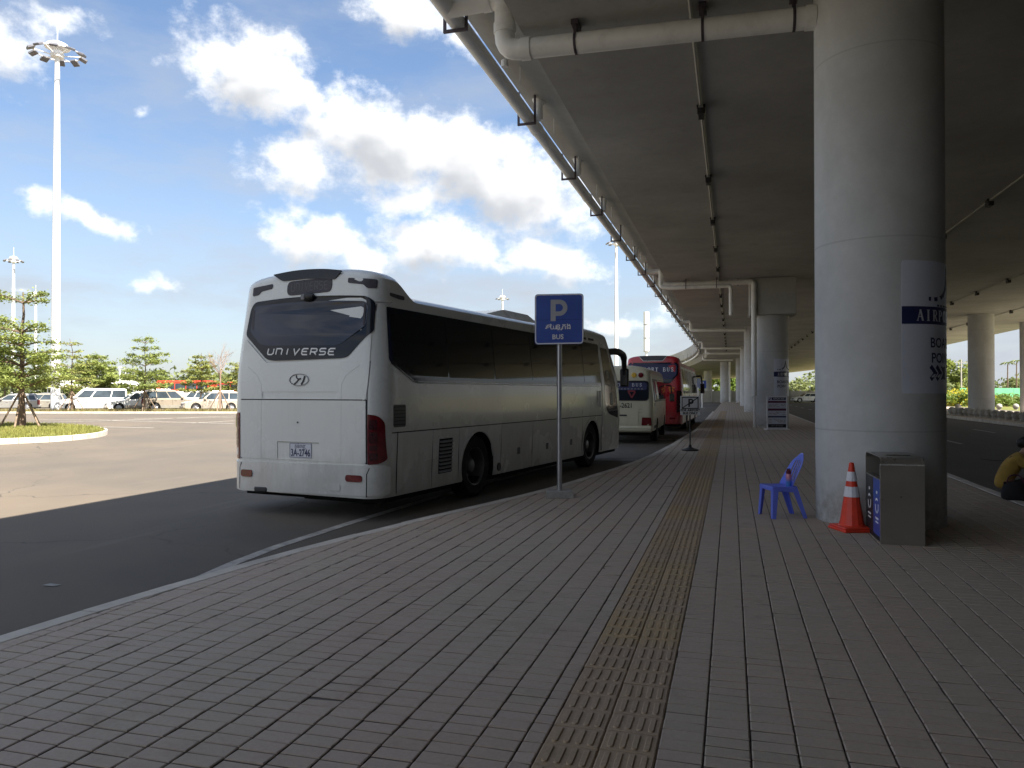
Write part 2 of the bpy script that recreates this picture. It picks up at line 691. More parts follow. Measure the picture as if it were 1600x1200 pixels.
def asphalt(name, dusty=0.5):
    m, t, p = material(name)
    geo = t.new('ShaderNodeNewGeometry')
    pos = geo.outputs['Position']
    sp = t.new('ShaderNodeSeparateXYZ')
    t.l.new(pos, sp.inputs[0])
    big = t.noise(pos, 0.09, 5.0, 0.6)
    mid = t.noise(pos, 0.7, 6.0, 0.65)
    grain = t.noise(pos, 160.0, 3.0, 0.7)
    track = t.noise(t.comb(t.math('MULTIPLY', sp.outputs[0], 0.9), t.math('MULTIPLY', sp.outputs[1], 0.08), 0.0), 1.0, 6.0, 0.62)
    c = t.mix(t.lin(mid, 0.3, 0.7), (0.094, 0.083, 0.072), (0.122, 0.104, 0.085))
    oil = t.step(t.noise(pos, 1.9, 9.0, 0.75), 0.60, 0.72)
    c = t.mix(t.math('MULTIPLY', oil, 0.45), c, (0.045, 0.042, 0.04))
    c = t.mix(t.math('MULTIPLY', t.step(big, 0.38, 0.66), dusty), c, (0.175, 0.138, 0.10))
    c = t.mix(t.math('MULTIPLY', t.step(track, 0.55, 0.8), 0.3), c, (0.205, 0.18, 0.152))
    c = t.mix(t.lin(grain, 0.35, 0.7, 0.0, 0.55), c, (0.04, 0.037, 0.034))
    vo = t.new('ShaderNodeTexVoronoi', feature='DISTANCE_TO_EDGE')
    wv = t.new('ShaderNodeVectorMath', operation='ADD')
    t.l.new(pos, wv.inputs[0])
    nz = t.new('ShaderNodeTexNoise')
    nz.inputs['Scale'].default_value = 1.3
    nz.inputs['Detail'].default_value = 5.0
    t.l.new(pos, nz.inputs['Vector'])
    t.l.new(nz.outputs['Color'], wv.inputs[1])
    t.l.new(wv.outputs[0], vo.inputs['Vector'])
    vo.inputs['Scale'].default_value = 0.23
    crack = t.math('MULTIPLY', t.math('LESS_THAN', vo.outputs['Distance'], 0.0035), t.step(big, 0.42, 0.55))
    c = t.mix(t.math('MULTIPLY', crack, 0.7), c, (0.025, 0.024, 0.023))
    scuff = t.noise(t.comb(t.math('MULTIPLY', sp.outputs[0], 3.2), t.math('ADD', t.math('MULTIPLY', sp.outputs[1], 0.22), t.math('MULTIPLY', sp.outputs[0], 0.5)), 0.0), 1.0, 7.0, 0.7)
    c = t.mix(t.math('MULTIPLY', t.step(scuff, 0.58, 0.78), 0.4), c, (0.235, 0.215, 0.19))
    t.put(p.inputs['Base Color'], c)
    p.inputs['Roughness'].default_value = 0.82
    p.inputs['Specular IOR Level'].default_value = 0.35
    b = t.new('ShaderNodeBump')
    b.inputs['Strength'].default_value = 0.5
    b.inputs['Distance'].default_value = 0.006
    t.l.new(grain, b.inputs['Height'])
    t.l.new(b.outputs[0], p.inputs['Normal'])
    return m


PW, PL = 0.195, 0.10          # paving block: across and along
TX0, TW, TL = -0.80, 0.245, 0.195  # guiding strip: left edge, tile width, tile length


def paver_mat(name, joints):
    m, t, p = material(name)
    geo = t.new('ShaderNodeNewGeometry')
    pos = geo.outputs['Position']
    sp = t.new('ShaderNodeSeparateXYZ')
    t.l.new(pos, sp.inputs[0])
    fx = t.math('FLOOR', t.math('MULTIPLY', t.math('ADD', sp.outputs[0], 0.31), 1 / PW))
    fy = t.math('FLOOR', t.math('MULTIPLY', sp.outputs[1], 1 / PL))
    wn = t.new('ShaderNodeTexWhiteNoise', noise_dimensions='2D')
    t.l.new(t.comb(fx, fy), wn.inputs['Vector'])
    big = t.noise(t.comb(t.math('MULTIPLY', sp.outputs[0], 1.0), t.math('MULTIPLY', sp.outputs[1], 0.6)), 0.8, 4.0, 0.6)
    stain = t.noise(pos, 2.3, 8.0, 0.72)
    fine = t.noise(pos, 45.0, 5.0, 0.7)
    c = t.mix(t.step(big, 0.40, 0.60), (0.455, 0.362, 0.285), (0.435, 0.375, 0.292))
    c = t.mix(t.math('MULTIPLY', wn.outputs['Value'], 0.38), c, (0.49, 0.395, 0.335))
    c = t.mix(t.math('MULTIPLY', t.step(stain, 0.53, 0.75), 0.4), c, (0.23, 0.18, 0.145))
    c = t.mix(t.lin(fine, 0.3, 0.72, 0.0, 0.4), c, (0.28, 0.22, 0.18))
    gr = t.math('LESS_THAN', sp.outputs[2], -0.004)
    if joints:
        jx = t.math('FRACT', t.math('MULTIPLY', t.math('ADD', sp.outputs[0], 0.31), 1 / PW))
        jx = t.math('GREATER_THAN', t.math('ABSOLUTE', t.math('SUBTRACT', jx, 0.5)), 0.465)
        jy = t.math('FRACT', t.math('MULTIPLY', sp.outputs[1], 1 / PL))
        jy = t.math('MULTIPLY', t.math('GREATER_THAN', t.math('ABSOLUTE', t.math('SUBTRACT', jy, 0.5)), 0.47), 0.6)
        gr = t.math('MAXIMUM', gr, t.math('MAXIMUM', jx, jy))
    c = t.mix(t.math('MULTIPLY', gr, 0.85), c, (0.085, 0.075, 0.066))
    t.put(p.inputs['Base Color'], c)
    t.put(p.inputs['Roughness'], t.lin(stain, 0.3, 0.7, 0.62, 0.8))
    p.inputs['Specular IOR Level'].default_value = 0.4
    b = t.new('ShaderNodeBump')
    b.inputs['Strength'].default_value = 0.35
    b.inputs['Distance'].default_value = 0.004
    t.l.new(t.noise(pos, 90.0, 6.0, 0.7), b.inputs['Height'])
    t.l.new(b.outputs[0], p.inputs['Normal'])
    return m


def tactile_mat():
    m, t, p = material('guiding_tile')
    geo = t.new('ShaderNodeNewGeometry')
    pos = geo.outputs['Position']
    sp = t.new('ShaderNodeSeparateXYZ')
    t.l.new(pos, sp.inputs[0])
    along = t.noise(t.comb(0.0, t.math('MULTIPLY', sp.outputs[1], 0.42), 0.0), 1.0, 3.0, 0.6)
    stain = t.noise(pos, 3.5, 8.0, 0.7)
    fine = t.noise(pos, 60.0, 5.0, 0.7)
    fy = t.math('FLOOR', t.math('MULTIPLY', sp.outputs[1], 1 / TL))
    fx = t.math('FLOOR', t.math('MULTIPLY', t.math('SUBTRACT', sp.outputs[0], TX0), 1 / TW))
    wn = t.new('ShaderNodeTexWhiteNoise', noise_dimensions='2D')
    t.l.new(t.comb(fx, fy), wn.inputs['Vector'])
    c = t.mix(t.step(along, 0.44, 0.58), (0.45, 0.325, 0.185), (0.42, 0.31, 0.225))
    c = t.mix(t.math('MULTIPLY', wn.outputs['Value'], 0.12), c, (0.42, 0.33, 0.19))
    c = t.mix(t.math('MULTIPLY', t.step(stain, 0.5, 0.78), 0.35), c, (0.20, 0.155, 0.10))
    c = t.mix(t.lin(fine, 0.3, 0.72, 0.0, 0.45), c, (0.20, 0.155, 0.09))
    t.put(p.inputs['Base Color'], c)
    p.inputs['Roughness'].default_value = 0.78
    b = t.new('ShaderNodeBump')
    b.inputs['Strength'].default_value = 0.4
    b.inputs['Distance'].default_value = 0.004
    t.l.new(t.noise(pos, 90.0, 6.0, 0.7), b.inputs['Height'])
    t.l.new(b.outputs[0], p.inputs['Normal'])
    return m


def leaf_mat(name, dark, light, trans=0.35, patch=1.2):
    m, t, p = material(name)
    geo = t.new('ShaderNodeNewGeometry')
    pos = geo.outputs['Position']
    n = t.noise(pos, patch, 4.0, 0.6)
    rn = geo.outputs['Random Per Island']
    c = t.mix(t.lin(n, 0.3, 0.7), dark, light)
    c = t.mix(t.math('MULTIPLY', rn, 0.4), c, tuple(x * 0.55 for x in light))
    t.put(p.inputs['Base Color'], c)
    p.inputs['Roughness'].default_value = 0.55
    p.inputs['Specular IOR Level'].default_value = 0.3
    tr = t.new('ShaderNodeBsdfTranslucent')
    t.put(tr.inputs[0], t.mix(0.5, c, light))
    ms = t.new('ShaderNodeMixShader')
    ms.inputs[0].default_value = trans
    t.l.new(p.outputs[0], ms.inputs[1])
    t.l.new(tr.outputs[0], ms.inputs[2])
    t.l.new(ms.outputs[0], t.n['Material Output'].inputs[0])
    return m


def ground_mat():
    m, t, p = material('field_soil')
    geo = t.new('ShaderNodeNewGeometry')
    pos = geo.outputs['Position']
    a = t.noise(pos, 0.05, 6.0, 0.6)
    b_ = t.noise(pos, 0.8, 6.0, 0.7)
    c = t.mix(t.step(a, 0.42, 0.6), (0.26, 0.20, 0.12), (0.10, 0.13, 0.04))
    c = t.mix(t.lin(b_, 0.3, 0.7, 0.0, 0.5), c, (0.20, 0.19, 0.08))
    t.put(p.inputs['Base Color'], c)
    p.inputs['Roughness'].default_value = 0.95
    p.inputs['Specular IOR Level'].default_value = 0.15
    return m


M = {}
M['pavers'] = paver_mat('paving_blocks', False)
M['pavers_far'] = paver_mat('paving_blocks_far', True)
M['tile'] = tactile_mat()
M['asphalt'] = asphalt('apron_asphalt', 0.75)
M['asphalt2'] = asphalt('road_asphalt', 0.25)
M['soil'] = ground_mat()
M['kerb'] = concrete('kerb_concrete', (0.60, 0.55, 0.48), 0.3, scale=2.0)
M['concrete'] = concrete('deck_concrete', (0.405, 0.405, 0.385), 0.26, scale=0.35)
M['pillar'] = concrete('pillar_concrete', (0.54, 0.545, 0.54), 0.20, form=2.2, scale=0.5)
M['wall'] = concrete('wall_concrete', (0.42, 0.40, 0.36), 0.2)
M['block'] = concrete('cast_block', (0.38, 0.37, 0.34), 0.35, scale=5.0)
M['pipe'] = simple('pipe_plastic', (0.78, 0.78, 0.75), 0.42, var=0.10, scale=2.0, dirt=0.25)
M['bracket'] = simple('bracket_steel', (0.075, 0.06, 0.075), 0.6, 0.3, dirt=0.3)
M['conduit'] = simple('conduit_steel', (0.34, 0.34, 0.32), 0.5, 0.4)
M['black'] = simple('black_plastic', (0.018, 0.018, 0.02), 0.5)
M['dark'] = simple('dark_underside', (0.012, 0.012, 0.012), 0.9, spec=0.1)
M['rubber'] = simple('tyre_rubber', (0.02, 0.02, 0.021), 0.85, spec=0.25, dirt=0.3)
M['rim'] = simple('wheel_steel', (0.13, 0.13, 0.135), 0.45, 0.35, dirt=0.4)
M['alloy'] = simple('alloy_rim', (0.55, 0.55, 0.57), 0.35, 0.7)
M['coach_white'] = simple('coach_paint', (0.67, 0.69, 0.67), 0.26, var=0.02, scale=0.9, coat=0.30, dirt=0.03, grime=0.42)
M['cream'] = simple('cream_paint', (0.50, 0.475, 0.345), 0.32, var=0.04, coat=0.3, dirt=0.12, grime=0.4)
M['red'] = simple('red_paint', (0.42, 0.022, 0.035), 0.3, var=0.08, coat=0.3, dirt=0.06, grime=0.25)
M['silver'] = simple('silver_paint', (0.42, 0.41, 0.39), 0.3, 0.5, var=0.05, dirt=0.1)
M['beige_car'] = simple('champagne_paint', (0.50, 0.45, 0.38), 0.3, 0.25, var=0.04, dirt=0.1)
M['tan_car'] = simple('bronze_paint', (0.36, 0.31, 0.25), 0.3, 0.25, var=0.04, dirt=0.1)
M['white_car'] = simple('white_paint', (0.78, 0.78, 0.77), 0.3, var=0.02, dirt=0.04)
M['lowgrey'] = simple('grey_cladding', (0.25, 0.235, 0.20), 0.5, dirt=0.2)
M['glass'] = glass_dark('tinted_glass')
M['glass_blue'] = glass_dark('rear_glass', (0.020, 0.026, 0.046), 0.05)
M['glass_car'] = glass_dark('car_glass', (0.03, 0.04, 0.05), 0.05)
M['frame'] = simple('black_gloss_frame', (0.014, 0.017, 0.026), 0.10, spec=0.28)
M['vent'] = simple('vent_mesh', (0.055, 0.052, 0.066), 0.7, bump=0.3, bscale=160)
M['slatgrey'] = simple('slat_grey', (0.17, 0.175, 0.19), 0.5)
M['lamp_red'] = simple('lamp_red', (0.11, 0.004, 0.008), 0.16, var=0.35, scale=14, coat=0.5)
M['lamp_dark'] = simple('lamp_smoke', (0.045, 0.008, 0.012), 0.2, var=0.3, scale=20, coat=0.4)
M['lamp_clear'] = simple('lamp_clear', (0.60, 0.60, 0.62), 0.2, var=0.2, scale=20, coat=0.5)
M['amber'] = simple('lamp_amber', (0.62, 0.40, 0.05), 0.25)
M['plate'] = simple('number_plate', (0.60, 0.62, 0.68), 0.45, var=0.04)
M['navy'] = simple('navy_print', (0.018, 0.022, 0.085), 0.5, var=0.1)
M['white'] = simple('white_print', (0.78, 0.78, 0.78), 0.5, var=0.03)
M['silver_print'] = simple('silver_print', (0.55, 0.56, 0.60), 0.35, 0.3, var=0.05)
M['chrome'] = simple('chrome', (0.30, 0.30, 0.32), 0.18, 0.95)
M['signblue'] = simple('sign_blue', (0.068, 0.122, 0.45), 0.42, var=0.12, scale=2.0)
M['signwhite'] = simple('sign_white', (0.84, 0.84, 0.86), 0.5, var=0.05)
M['signgrey'] = simple('sign_letter', (0.44, 0.45, 0.47), 0.5, var=0.06)
M['steel'] = simple('galvanised_steel', (0.42, 0.43, 0.45), 0.35, 0.75, var=0.15, scale=6)
M['mast'] = simple('mast_paint', (0.80, 0.80, 0.80), 0.45, var=0.03)
M['floodlight'] = simple('floodlight_grey', (0.13, 0.13, 0.15), 0.4)
M['line'] = simple('road_paint', (0.36, 0.34, 0.31), 0.75, var=0.4, scale=6.0, dirt=0.75)
M['yellow'] = simple('yellow_paint', (0.50, 0.32, 0.06), 0.7, var=0.3, scale=8.0, dirt=0.5)
M['inox'] = simple('brushed_steel', (0.33, 0.305, 0.27), 0.32, 0.65, var=0.05, scale=4)
M['bin_blue'] = simple('bin_blue', (0.03, 0.085, 0.36), 0.4)
M['bin_black'] = simple('bin_black', (0.025, 0.027, 0.032), 0.4)
M['chair'] = simple('blue_plastic', (0.14, 0.20, 0.78), 0.34, var=0.05, scale=8)
M['cone'] = simple('cone_orange', (0.74, 0.055, 0.022), 0.45, var=0.12, scale=9, dirt=0.12)
M['band'] = simple('reflective_band', (0.74, 0.74, 0.78), 0.4, var=0.06, scale=20)
M['bark'] = simple('bark', (0.15, 0.105, 0.075), 0.9, var=0.35, scale=9.0, bump=0.8, bscale=25)
M['twig'] = simple('twig', (0.24, 0.165, 0.125), 0.9, var=0.3, scale=6.0)
M['stake'] = simple('weathered_stake', (0.20, 0.145, 0.10), 0.9, var=0.4, scale=5.0)
M['leaf'] = leaf_mat('terminalia_leaf', (0.125, 0.175, 0.04), (0.32, 0.365, 0.10))
M['leaf_young'] = leaf_mat('young_leaf', (0.16, 0.20, 0.05), (0.34, 0.35, 0.10))
M['leaf_far'] = leaf_mat('far_leaf', (0.11, 0.15, 0.06), (0.24, 0.27, 0.11), patch=0.25)
M['leaf_bright'] = leaf_mat('bright_leaf', (0.10, 0.17, 0.03), (0.19, 0.25, 0.05), patch=0.4)
M['flower'] = leaf_mat('yellow_flower', (0.42, 0.40, 0.03), (0.62, 0.54, 0.05), patch=0.8)
M['grass'] = leaf_mat('lawn_grass', (0.15, 0.20, 0.035), (0.34, 0.32, 0.10), patch=0.35)
M['dry_grass'] = leaf_mat('dry_grass', (0.30, 0.235, 0.12), (0.22, 0.20, 0.07), patch=0.5)
M['hoarding'] = simple('green_hoarding', (0.12, 0.42, 0.22), 0.6, var=0.15, scale=0.5)
M['shirt'] = simple('mustard_cotton', (0.40, 0.255, 0.055), 0.9, var=0.15, scale=12, bump=0.3, bscale=60)
M['trouser'] = simple('black_cotton', (0.022, 0.02, 0.022), 0.9, bump=0.2)
M['hair'] = simple('black_hair', (0.012, 0.010, 0.009), 0.5, var=0.3, scale=60)
M['skin'] = simple('skin', (0.36, 0.20, 0.13), 0.5, var=0.08, scale=10)
M['tent'] = simple('tent_canvas', (0.72, 0.71, 0.68), 0.7)
M['purple'] = simple('purple_panel', (0.24, 0.06, 0.26), 0.5)
M['orange_red'] = simple('bus_red', (0.55, 0.055, 0.03), 0.35)
M['banner'] = simple('banner_film', (0.58, 0.60, 0.69), 0.5, var=0.05)
M['maroon'] = simple('maroon_print', (0.10, 0.018, 0.05), 0.5)
M['steel_lid'] = simple('manhole_iron', (0.05, 0.045, 0.04), 0.7, 0.3)
M['seat_red'] = simple('seat_cloth', (0.20, 0.03, 0.04), 0.8)
M['orange'] = simple('orange_decal', (0.65, 0.22, 0.05), 0.5)
M['pink'] = simple('bottle_pink', (0.50, 0.20, 0.26), 0.3)

M['pill_letter'] = simple('grey_letter', (0.085, 0.082, 0.09), 0.5)

M['highlight_steel'] = simple('highlight_strip', (0.62, 0.61, 0.58), 0.25, 0.5, var=0.05)  # brighter steel standing in for edge highlights on the bin
# ------------------------------------------------------------------ ground, roads, pavement
ROAD_Z = -0.15
_ku = np.array([-60, -10, 3, 5.5, 7.74, 9.34, 11.4, 14.5, 17.68, 22.8, 31.8, 42.6, 140.0])
_kv = np.array([-5.0, -4.70, -4.55, -4.36, -3.98, -3.52, -2.94, -2.44, -1.99, -1.72, -1.42, -1.39, -1.39])


def kerb_v(u):
    u = np.asarray(u, float)
    return sum(np.interp(u + d, _ku, _kv) for d in (-1.6, -0.8, 0, 0.8, 1.6)) / 5


KW = 0.15                      # kerb width
RIGHT_KERB = 3.98
END_U = 118.0                  # the pavement runs as far as the wall


def cam_pt(px, depth):
    """point at a given depth in front of the camera -> (x, y) on the ground"""
    X = (px - 800) / 1200 * depth
    return (X * math.cos(YAW) - depth * math.sin(YAW), X * math.sin(YAW) + depth * math.cos(YAW))


def sheet(name, poly, z, mat, kind='structure', sub=None):
    mb = MB()
    mb.add([(x, y, z) for x, y in poly], [tuple(range(len(poly)))])
    o = mb.build(name, mat)
    if o.data.polygons[0].normal.z < 0: o.data.flip_normals()
    return tag(o, kind=kind)


sheet('ground', [(-1500, -1500), (1500, -1500), (1500, 1500), (-1500, 1500)], -0.20, M['soil'])
us = np.linspace(-60, 126, 187)
apron = [(-170, -60)] + [(float(kerb_v(u)) + 0.02, float(u)) for u in us] + [(-170, 126)]
sheet('bus_apron', apron, ROAD_Z, M['asphalt'])
sheet('road', [(RIGHT_KERB - 0.02, -60), (13.45, -60), (13.45, 122), (RIGHT_KERB - 0.02, 122)], ROAD_Z, M['asphalt2'])
sheet('side_road', [(20.9, -60), (24.5, -60), (24.5, 122), (20.9, 122)], ROAD_Z, M['asphalt2'])

# pavement: bed below the blocks, patterned sheet beyond them
PAVE_END = 27.0
pts = [(float(kerb_v(u)) + KW - 0.01, float(u)) for u in np.linspace(-40, PAVE_END, 68)]
pavement = sheet('pavement', pts + [(RIGHT_KERB - KW, PAVE_END), (RIGHT_KERB - KW, -40)], -0.012, M['pavers'])
pts = [(float(kerb_v(u)) + KW - 0.01, float(u)) for u in np.linspace(PAVE_END, END_U, 90)]
far_pave = MB()
poly = [(x, y, -0.001) for x, y in pts] + [(RIGHT_KERB - KW, END_U, -0.001), (RIGHT_KERB - KW, PAVE_END, -0.001)]
far_pave.add(poly, [tuple(range(len(poly)))])
fp = far_pave.build('paving_surface', M['pavers_far'], pavement)
if fp.data.polygons[0].normal.z < 0: fp.data.flip_normals()


def build_pavers():
    rng = np.random.default_rng(4)
    n_rows = int((RIGHT_KERB + 5.0) / PW) + 2
    x_start = -0.31 - PW * 24
    solid = []
    cells = []
    for i in range(n_rows):
        xa = x_start + i * PW
        xb = xa + PW
        if xb > RIGHT_KERB - KW + 0.02: break
        if xb > TX0 - 0.01 and xa < TX0 + 2 * TW + 0.01:
            # beside the guiding strip the blocks are cut to fit
            if xa < TX0 - 0.03: xb = TX0
            elif xb > TX0 + 2 * TW + 0.03: xa = TX0 + 2 * TW
            else: continue
        off = rng.uniform(-0.012, 0.012)
        for j in range(int(1.6 / PL), int(PAVE_END / PL)):
            y0 = j * PL + off
            y1 = y0 + PL
            ke = float(kerb_v(y0)) + KW + 0.004
            if xb < ke + 0.03: continue
            cells.append((max(xa, ke), xb, y0, y1))
    cells = np.array(cells)
    gx, gy, b, h = 0.0036, 0.0040, 0.005, 0.0100
    x0 = cells[:, 0] + gx; x1 = cells[:, 1] - gx
    y0 = cells[:, 2] + gy; y1 = cells[:, 3] - gy
    n = len(cells)
    dz = rng.normal(0, 0.0009, n)
    tx = rng.normal(0, 0.0007, n); ty = rng.normal(0, 0.0007, n)
    V = np.zeros((n, 12, 3))
    for k, (sx, sy) in enumerate(((0, 0), (1, 0), (1, 1), (0, 1))):
        X = np.where(sx, x1, x0); Y = np.where(sy, y1, y0)
        ix = -b if sx else b
        iy = -b * 0.7 if sy else b * 0.7
        tilt = tx * (2 * sx - 1) + ty * (2 * sy - 1)
        V[:, k] = np.stack([X + ix, Y + iy, dz + tilt], 1)
        V[:, 4 + k] = np.stack([X, Y, dz + tilt - b * 0.75], 1)
        V[:, 8 + k] = np.stack([X, Y, np.full(n, -h)], 1)
    F = [(0, 1, 2, 3)]
    for k in range(4):
        k2 = (k + 1) % 4
        F += [(4 + k, 4 + k2, k2, k), (8 + k, 8 + k2, 4 + k2, 4 + k)]
    F = np.array(F)
    # the 300 blocks that show largest: nearest to the camera inside the frame
    cx, cy = (cells[:, 0] + cells[:, 1]) / 2, (cells[:, 2] + cells[:, 3]) / 2
    Xc = cx * math.cos(YAW) + cy * math.sin(YAW)
    Yc = -cx * math.sin(YAW) + cy * math.cos(YAW)
    vis = (np.abs(Xc / Yc) < 0.66) & (Yc > 3.17)
    full = (cells[:, 1] - cells[:, 0]) > PW * 0.95
    order = np.argsort(np.where(vis & full, Yc, 1e6))
    near = order[:300]
    rest = order[300:]
    base = None
    for i in near:
        if base is None:
            c = np.array([cx[i], cy[i], 0])
            base = np_mesh('paver', (V[i] - c), F)
            base.materials.append(M['pavers'])
        o = bpy.data.objects.new('paver', base)
        COL.objects.link(o)
        o.parent = pavement
        o.location = (cx[i], cy[i], float(dz[i]))
        o.rotation_euler = (float(ty[i]) * 25, float(tx[i]) * 12, 0)
    Vr = V[rest].reshape(-1, 3)
    Fr = (F[None] + (np.arange(len(rest)) * 12)[:, None, None]).reshape(-1, 4)
    me = np_mesh('paving', Vr, Fr)
    o = mesh_obj('paving', me, M['pavers'], pavement)
    o['kind'] = 'stuff'


build_pavers()


def tile_mesh():
    mb = MB()
    w, l = TW / 2 - 0.003, TL / 2 - 0.002
    b = 0.006
    mb.loft([[(-w, -l, -0.012), (w, -l, -0.012), (w, l, -0.012), (-w, l, -0.012)],
             [(-w, -l, -0.003), (w, -l, -0.003), (w, l, -0.003), (-w, l, -0.003)],
             [(-w + b, -l + b, 0.001), (w - b, -l + b, 0.001), (w - b, l - b, 0.001), (-w + b, l - b, 0.001)]])
    for k in range(4):
        cx = (k - 1.5) * 0.053
        hw, hl = 0.0145, 0.078
        ring = []
        for (sc, z) in ((1.0, 0.0005), (0.74, 0.0072)):
            r = []
            for a in range(0, 181, 36):
                r.append((cx + hw * sc * math.cos(R(a)), hl - hw + hw * sc * math.sin(R(a)), z))
            for a in range(180, 361, 36):
                r.append((cx + hw * sc * math.cos(R(a)), -hl + hw + hw * sc * math.sin(R(a)), z))
            ring.append(r)
        mb.loft(ring)
    me = mb.mesh('guiding_tile')
    me.materials.append(M['tile'])
    return me


strip_bed = MB().box(TX0, TX0 + 2 * TW, 1.5, 66.0, -0.0105, -0.0095).build('guiding_strip', M['tile'])
tag(strip_bed, kind='structure')


def build_tiles():
    rng = random.Random(3)
    me = tile_mesh()
    n = 0
    far = []
    co = np.array([v.co[:] for v in me.vertices])
    polys = [tuple(p.vertices) for p in me.polygons]
    far_v, far_f = [], []
    for j in range(int(1.7 / TL), int(64 / TL)):
        for i in range(2):
            x = TX0 + TW * (i + 0.5)
            y = (j + 0.5) * TL + (0.0 if i == 0 else 0.012)
            if y > 2.9 and n < 300:
                o = bpy.data.objects.new('guiding_tile', me)
                COL.objects.link(o)
                o.parent = strip_bed
                o.location = (x, y, rng.gauss(0.0, 0.0008))
                o.rotation_euler = (rng.gauss(0, 0.006), rng.gauss(0, 0.006), rng.gauss(0, 0.006))
                n += 1
            elif y > 2.9:
                k = len(far_v)
                far_v.extend((co + (x, y, 0)).tolist())
                far_f.extend(tuple(a + k for a in f) for f in polys)
    m2 = bpy.data.meshes.new('guiding_tiles_far')
    m2.from_pydata(far_v, [], far_f)
    o = mesh_obj('guiding_paving', m2, M['tile'], strip_bed)
    o['kind'] = 'stuff'


build_tiles()

# kerbs ------------------------------------------------------------
def kerb_run(name, fn, u0, u1, seg, width, side, z0=ROAD_Z - 0.05, z1=0.0, fine=70):
    """kerb stones one by one along x = fn(u)"""
    root = MB()
    us = np.arange(u0, u1, 1.0)
    for a in us:
        xa, xb = float(fn(a)), float(fn(a + 1.0))
        root.add([(xa + 0.02 * side, a, z0), (xa + (width - 0.02) * side, a, z0), (xb + (width - 0.02) * side, a + 1, z0), (xb + 0.02 * side, a + 1, z0),
                  (xa + 0.02 * side, a, z1 - 0.012), (xa + (width - 0.02) * side, a, z1 - 0.012), (xb + (width - 0.02) * side, a + 1, z1 - 0.012), (xb + 0.02 * side, a + 1, z1 - 0.012)],
                 [(4, 5, 6, 7), (0, 1, 5, 4), (1, 2, 6, 5), (2, 3, 7, 6), (3, 0, 4, 7)])
    o = root.build(name, M['block'])
    tag(o, kind='structure')
    rng = random.Random(7)
    u = u0
    while u < u1:
        e = min(u + seg, u1)
        xa, xb = float(fn(u)), float(fn(e))
        g, b = 0.004, 0.012
        mb = MB()
        dz = rng.gauss(0.002, 0.002)
        def P(t, s, z):
            return (xa + (xb - xa) * t + s * side, u + (e - u) * t, z)
        t0, t1 = g / seg, 1 - g / seg
        ra = [P(t0, 0, z0), P(t0, 0, z1 + dz - b), P(t0, b, z1 + dz), P(t0, width - b * .6, z1 + dz), P(t0, width, z1 + dz - b * .6), P(t0, width, z0)]
        rb = [P(t1, 0, z0), P(t1, 0, z1 + dz - b), P(t1, b, z1 + dz), P(t1, width - b * .6, z1 + dz), P(t1, width, z1 + dz - b * .6), P(t1, width, z0)]
        mb.loft([ra, rb])
        mb.build('kerb_stone', M['kerb'], o)
        u = e
    return o


kerb_run('kerb', kerb_v, -2.0, 62.0, 0.8, KW, 1)
kerb_run('road_kerb', lambda u: RIGHT_KERB, 2.0, 70.0, 1.0, KW, -1)
kerb_run('island_kerb', lambda u: 13.45, 26.0, 100.0, 1.0, 0.18, 1, z1=0.02)
sheet('traffic_island', [(13.6, -30), (20.9, -30), (20.9, 116), (13.6, 116)], 0.012, M['pavers_far'])
tag(MB().box(20.72, 20.9, -30, 116, -0.2, 0.02, 0.01).build('island_edge', M['kerb']), kind='structure')

# painted lines -----------------------------------------------------
def stripe(name, pts, w, mat, z=ROAD_Z + 0.004, kind='structure'):
    mb = MB()
    stroke2d(mb, pts, w, lambda a, b, d: (a, b, d), z - 0.002, z)
    return tag(mb.build(name, mat), kind=kind)


stripe('road_marking', [(-4.60, 5.6), (-4.74, 6.6), (-4.79, 7.4), (-4.74, 9.0), (-4.62, 11.0), (-4.3, 14.0), (-3.8, 18.9)], 0.13, M['line'])
stripe('road_marking', [(-6.2, 18.3), (-1.98, 19.25)], 0.14, M['line'])
for (a, b) in ((19.4, 22.3), (23.6, 29.0), (30.5, 34.0)):
    stripe('kerb_marking', [(float(kerb_v(a)) - 0.14, a), (float(kerb_v((a + b) / 2)) - 0.12, (a + b) / 2), (float(kerb_v(b)) - 0.12, b)], 0.12, M['yellow'])
stripe('road_marking', [(-6.0, 27.2), (-1.6, 27.9)], 0.14, M['line'])
for v in (7.2, 10.5):
    for k in range(12):
        stripe('lane_marking', [(v, 12 + k * 8.0), (v, 15 + k * 8.0)], 0.13, M['line'])
stripe('road_marking', [(4.12, -2), (4.12, 100)], 0.10, M['line'])
# lanes on the sunny forecourt
def gp(px, py, h=CAM_H - ROAD_Z):
    return cam_pt(px, h * 1200 / (py - 612))
stripe('lane_marking', [gp(160, 667), gp(240, 668.5)], 0.15, M['line'])
stripe('lane_marking', [gp(20, 661), gp(150, 658), gp(365, 650)], 0.15, M['line'])
stripe('lane_marking', [gp(170, 657), gp(366, 662)], 0.15, M['line'])
stripe('lane_marking', [gp(60, 655.5), gp(250, 656.5)], 0.14, M['line'])
stripe('lane_marking', [gp(300, 661), gp(366, 657.5)], 0.14, M['line'])
stripe('lane_marking', [gp(210, 654), gp(366, 652.5)], 0.14, M['line'])

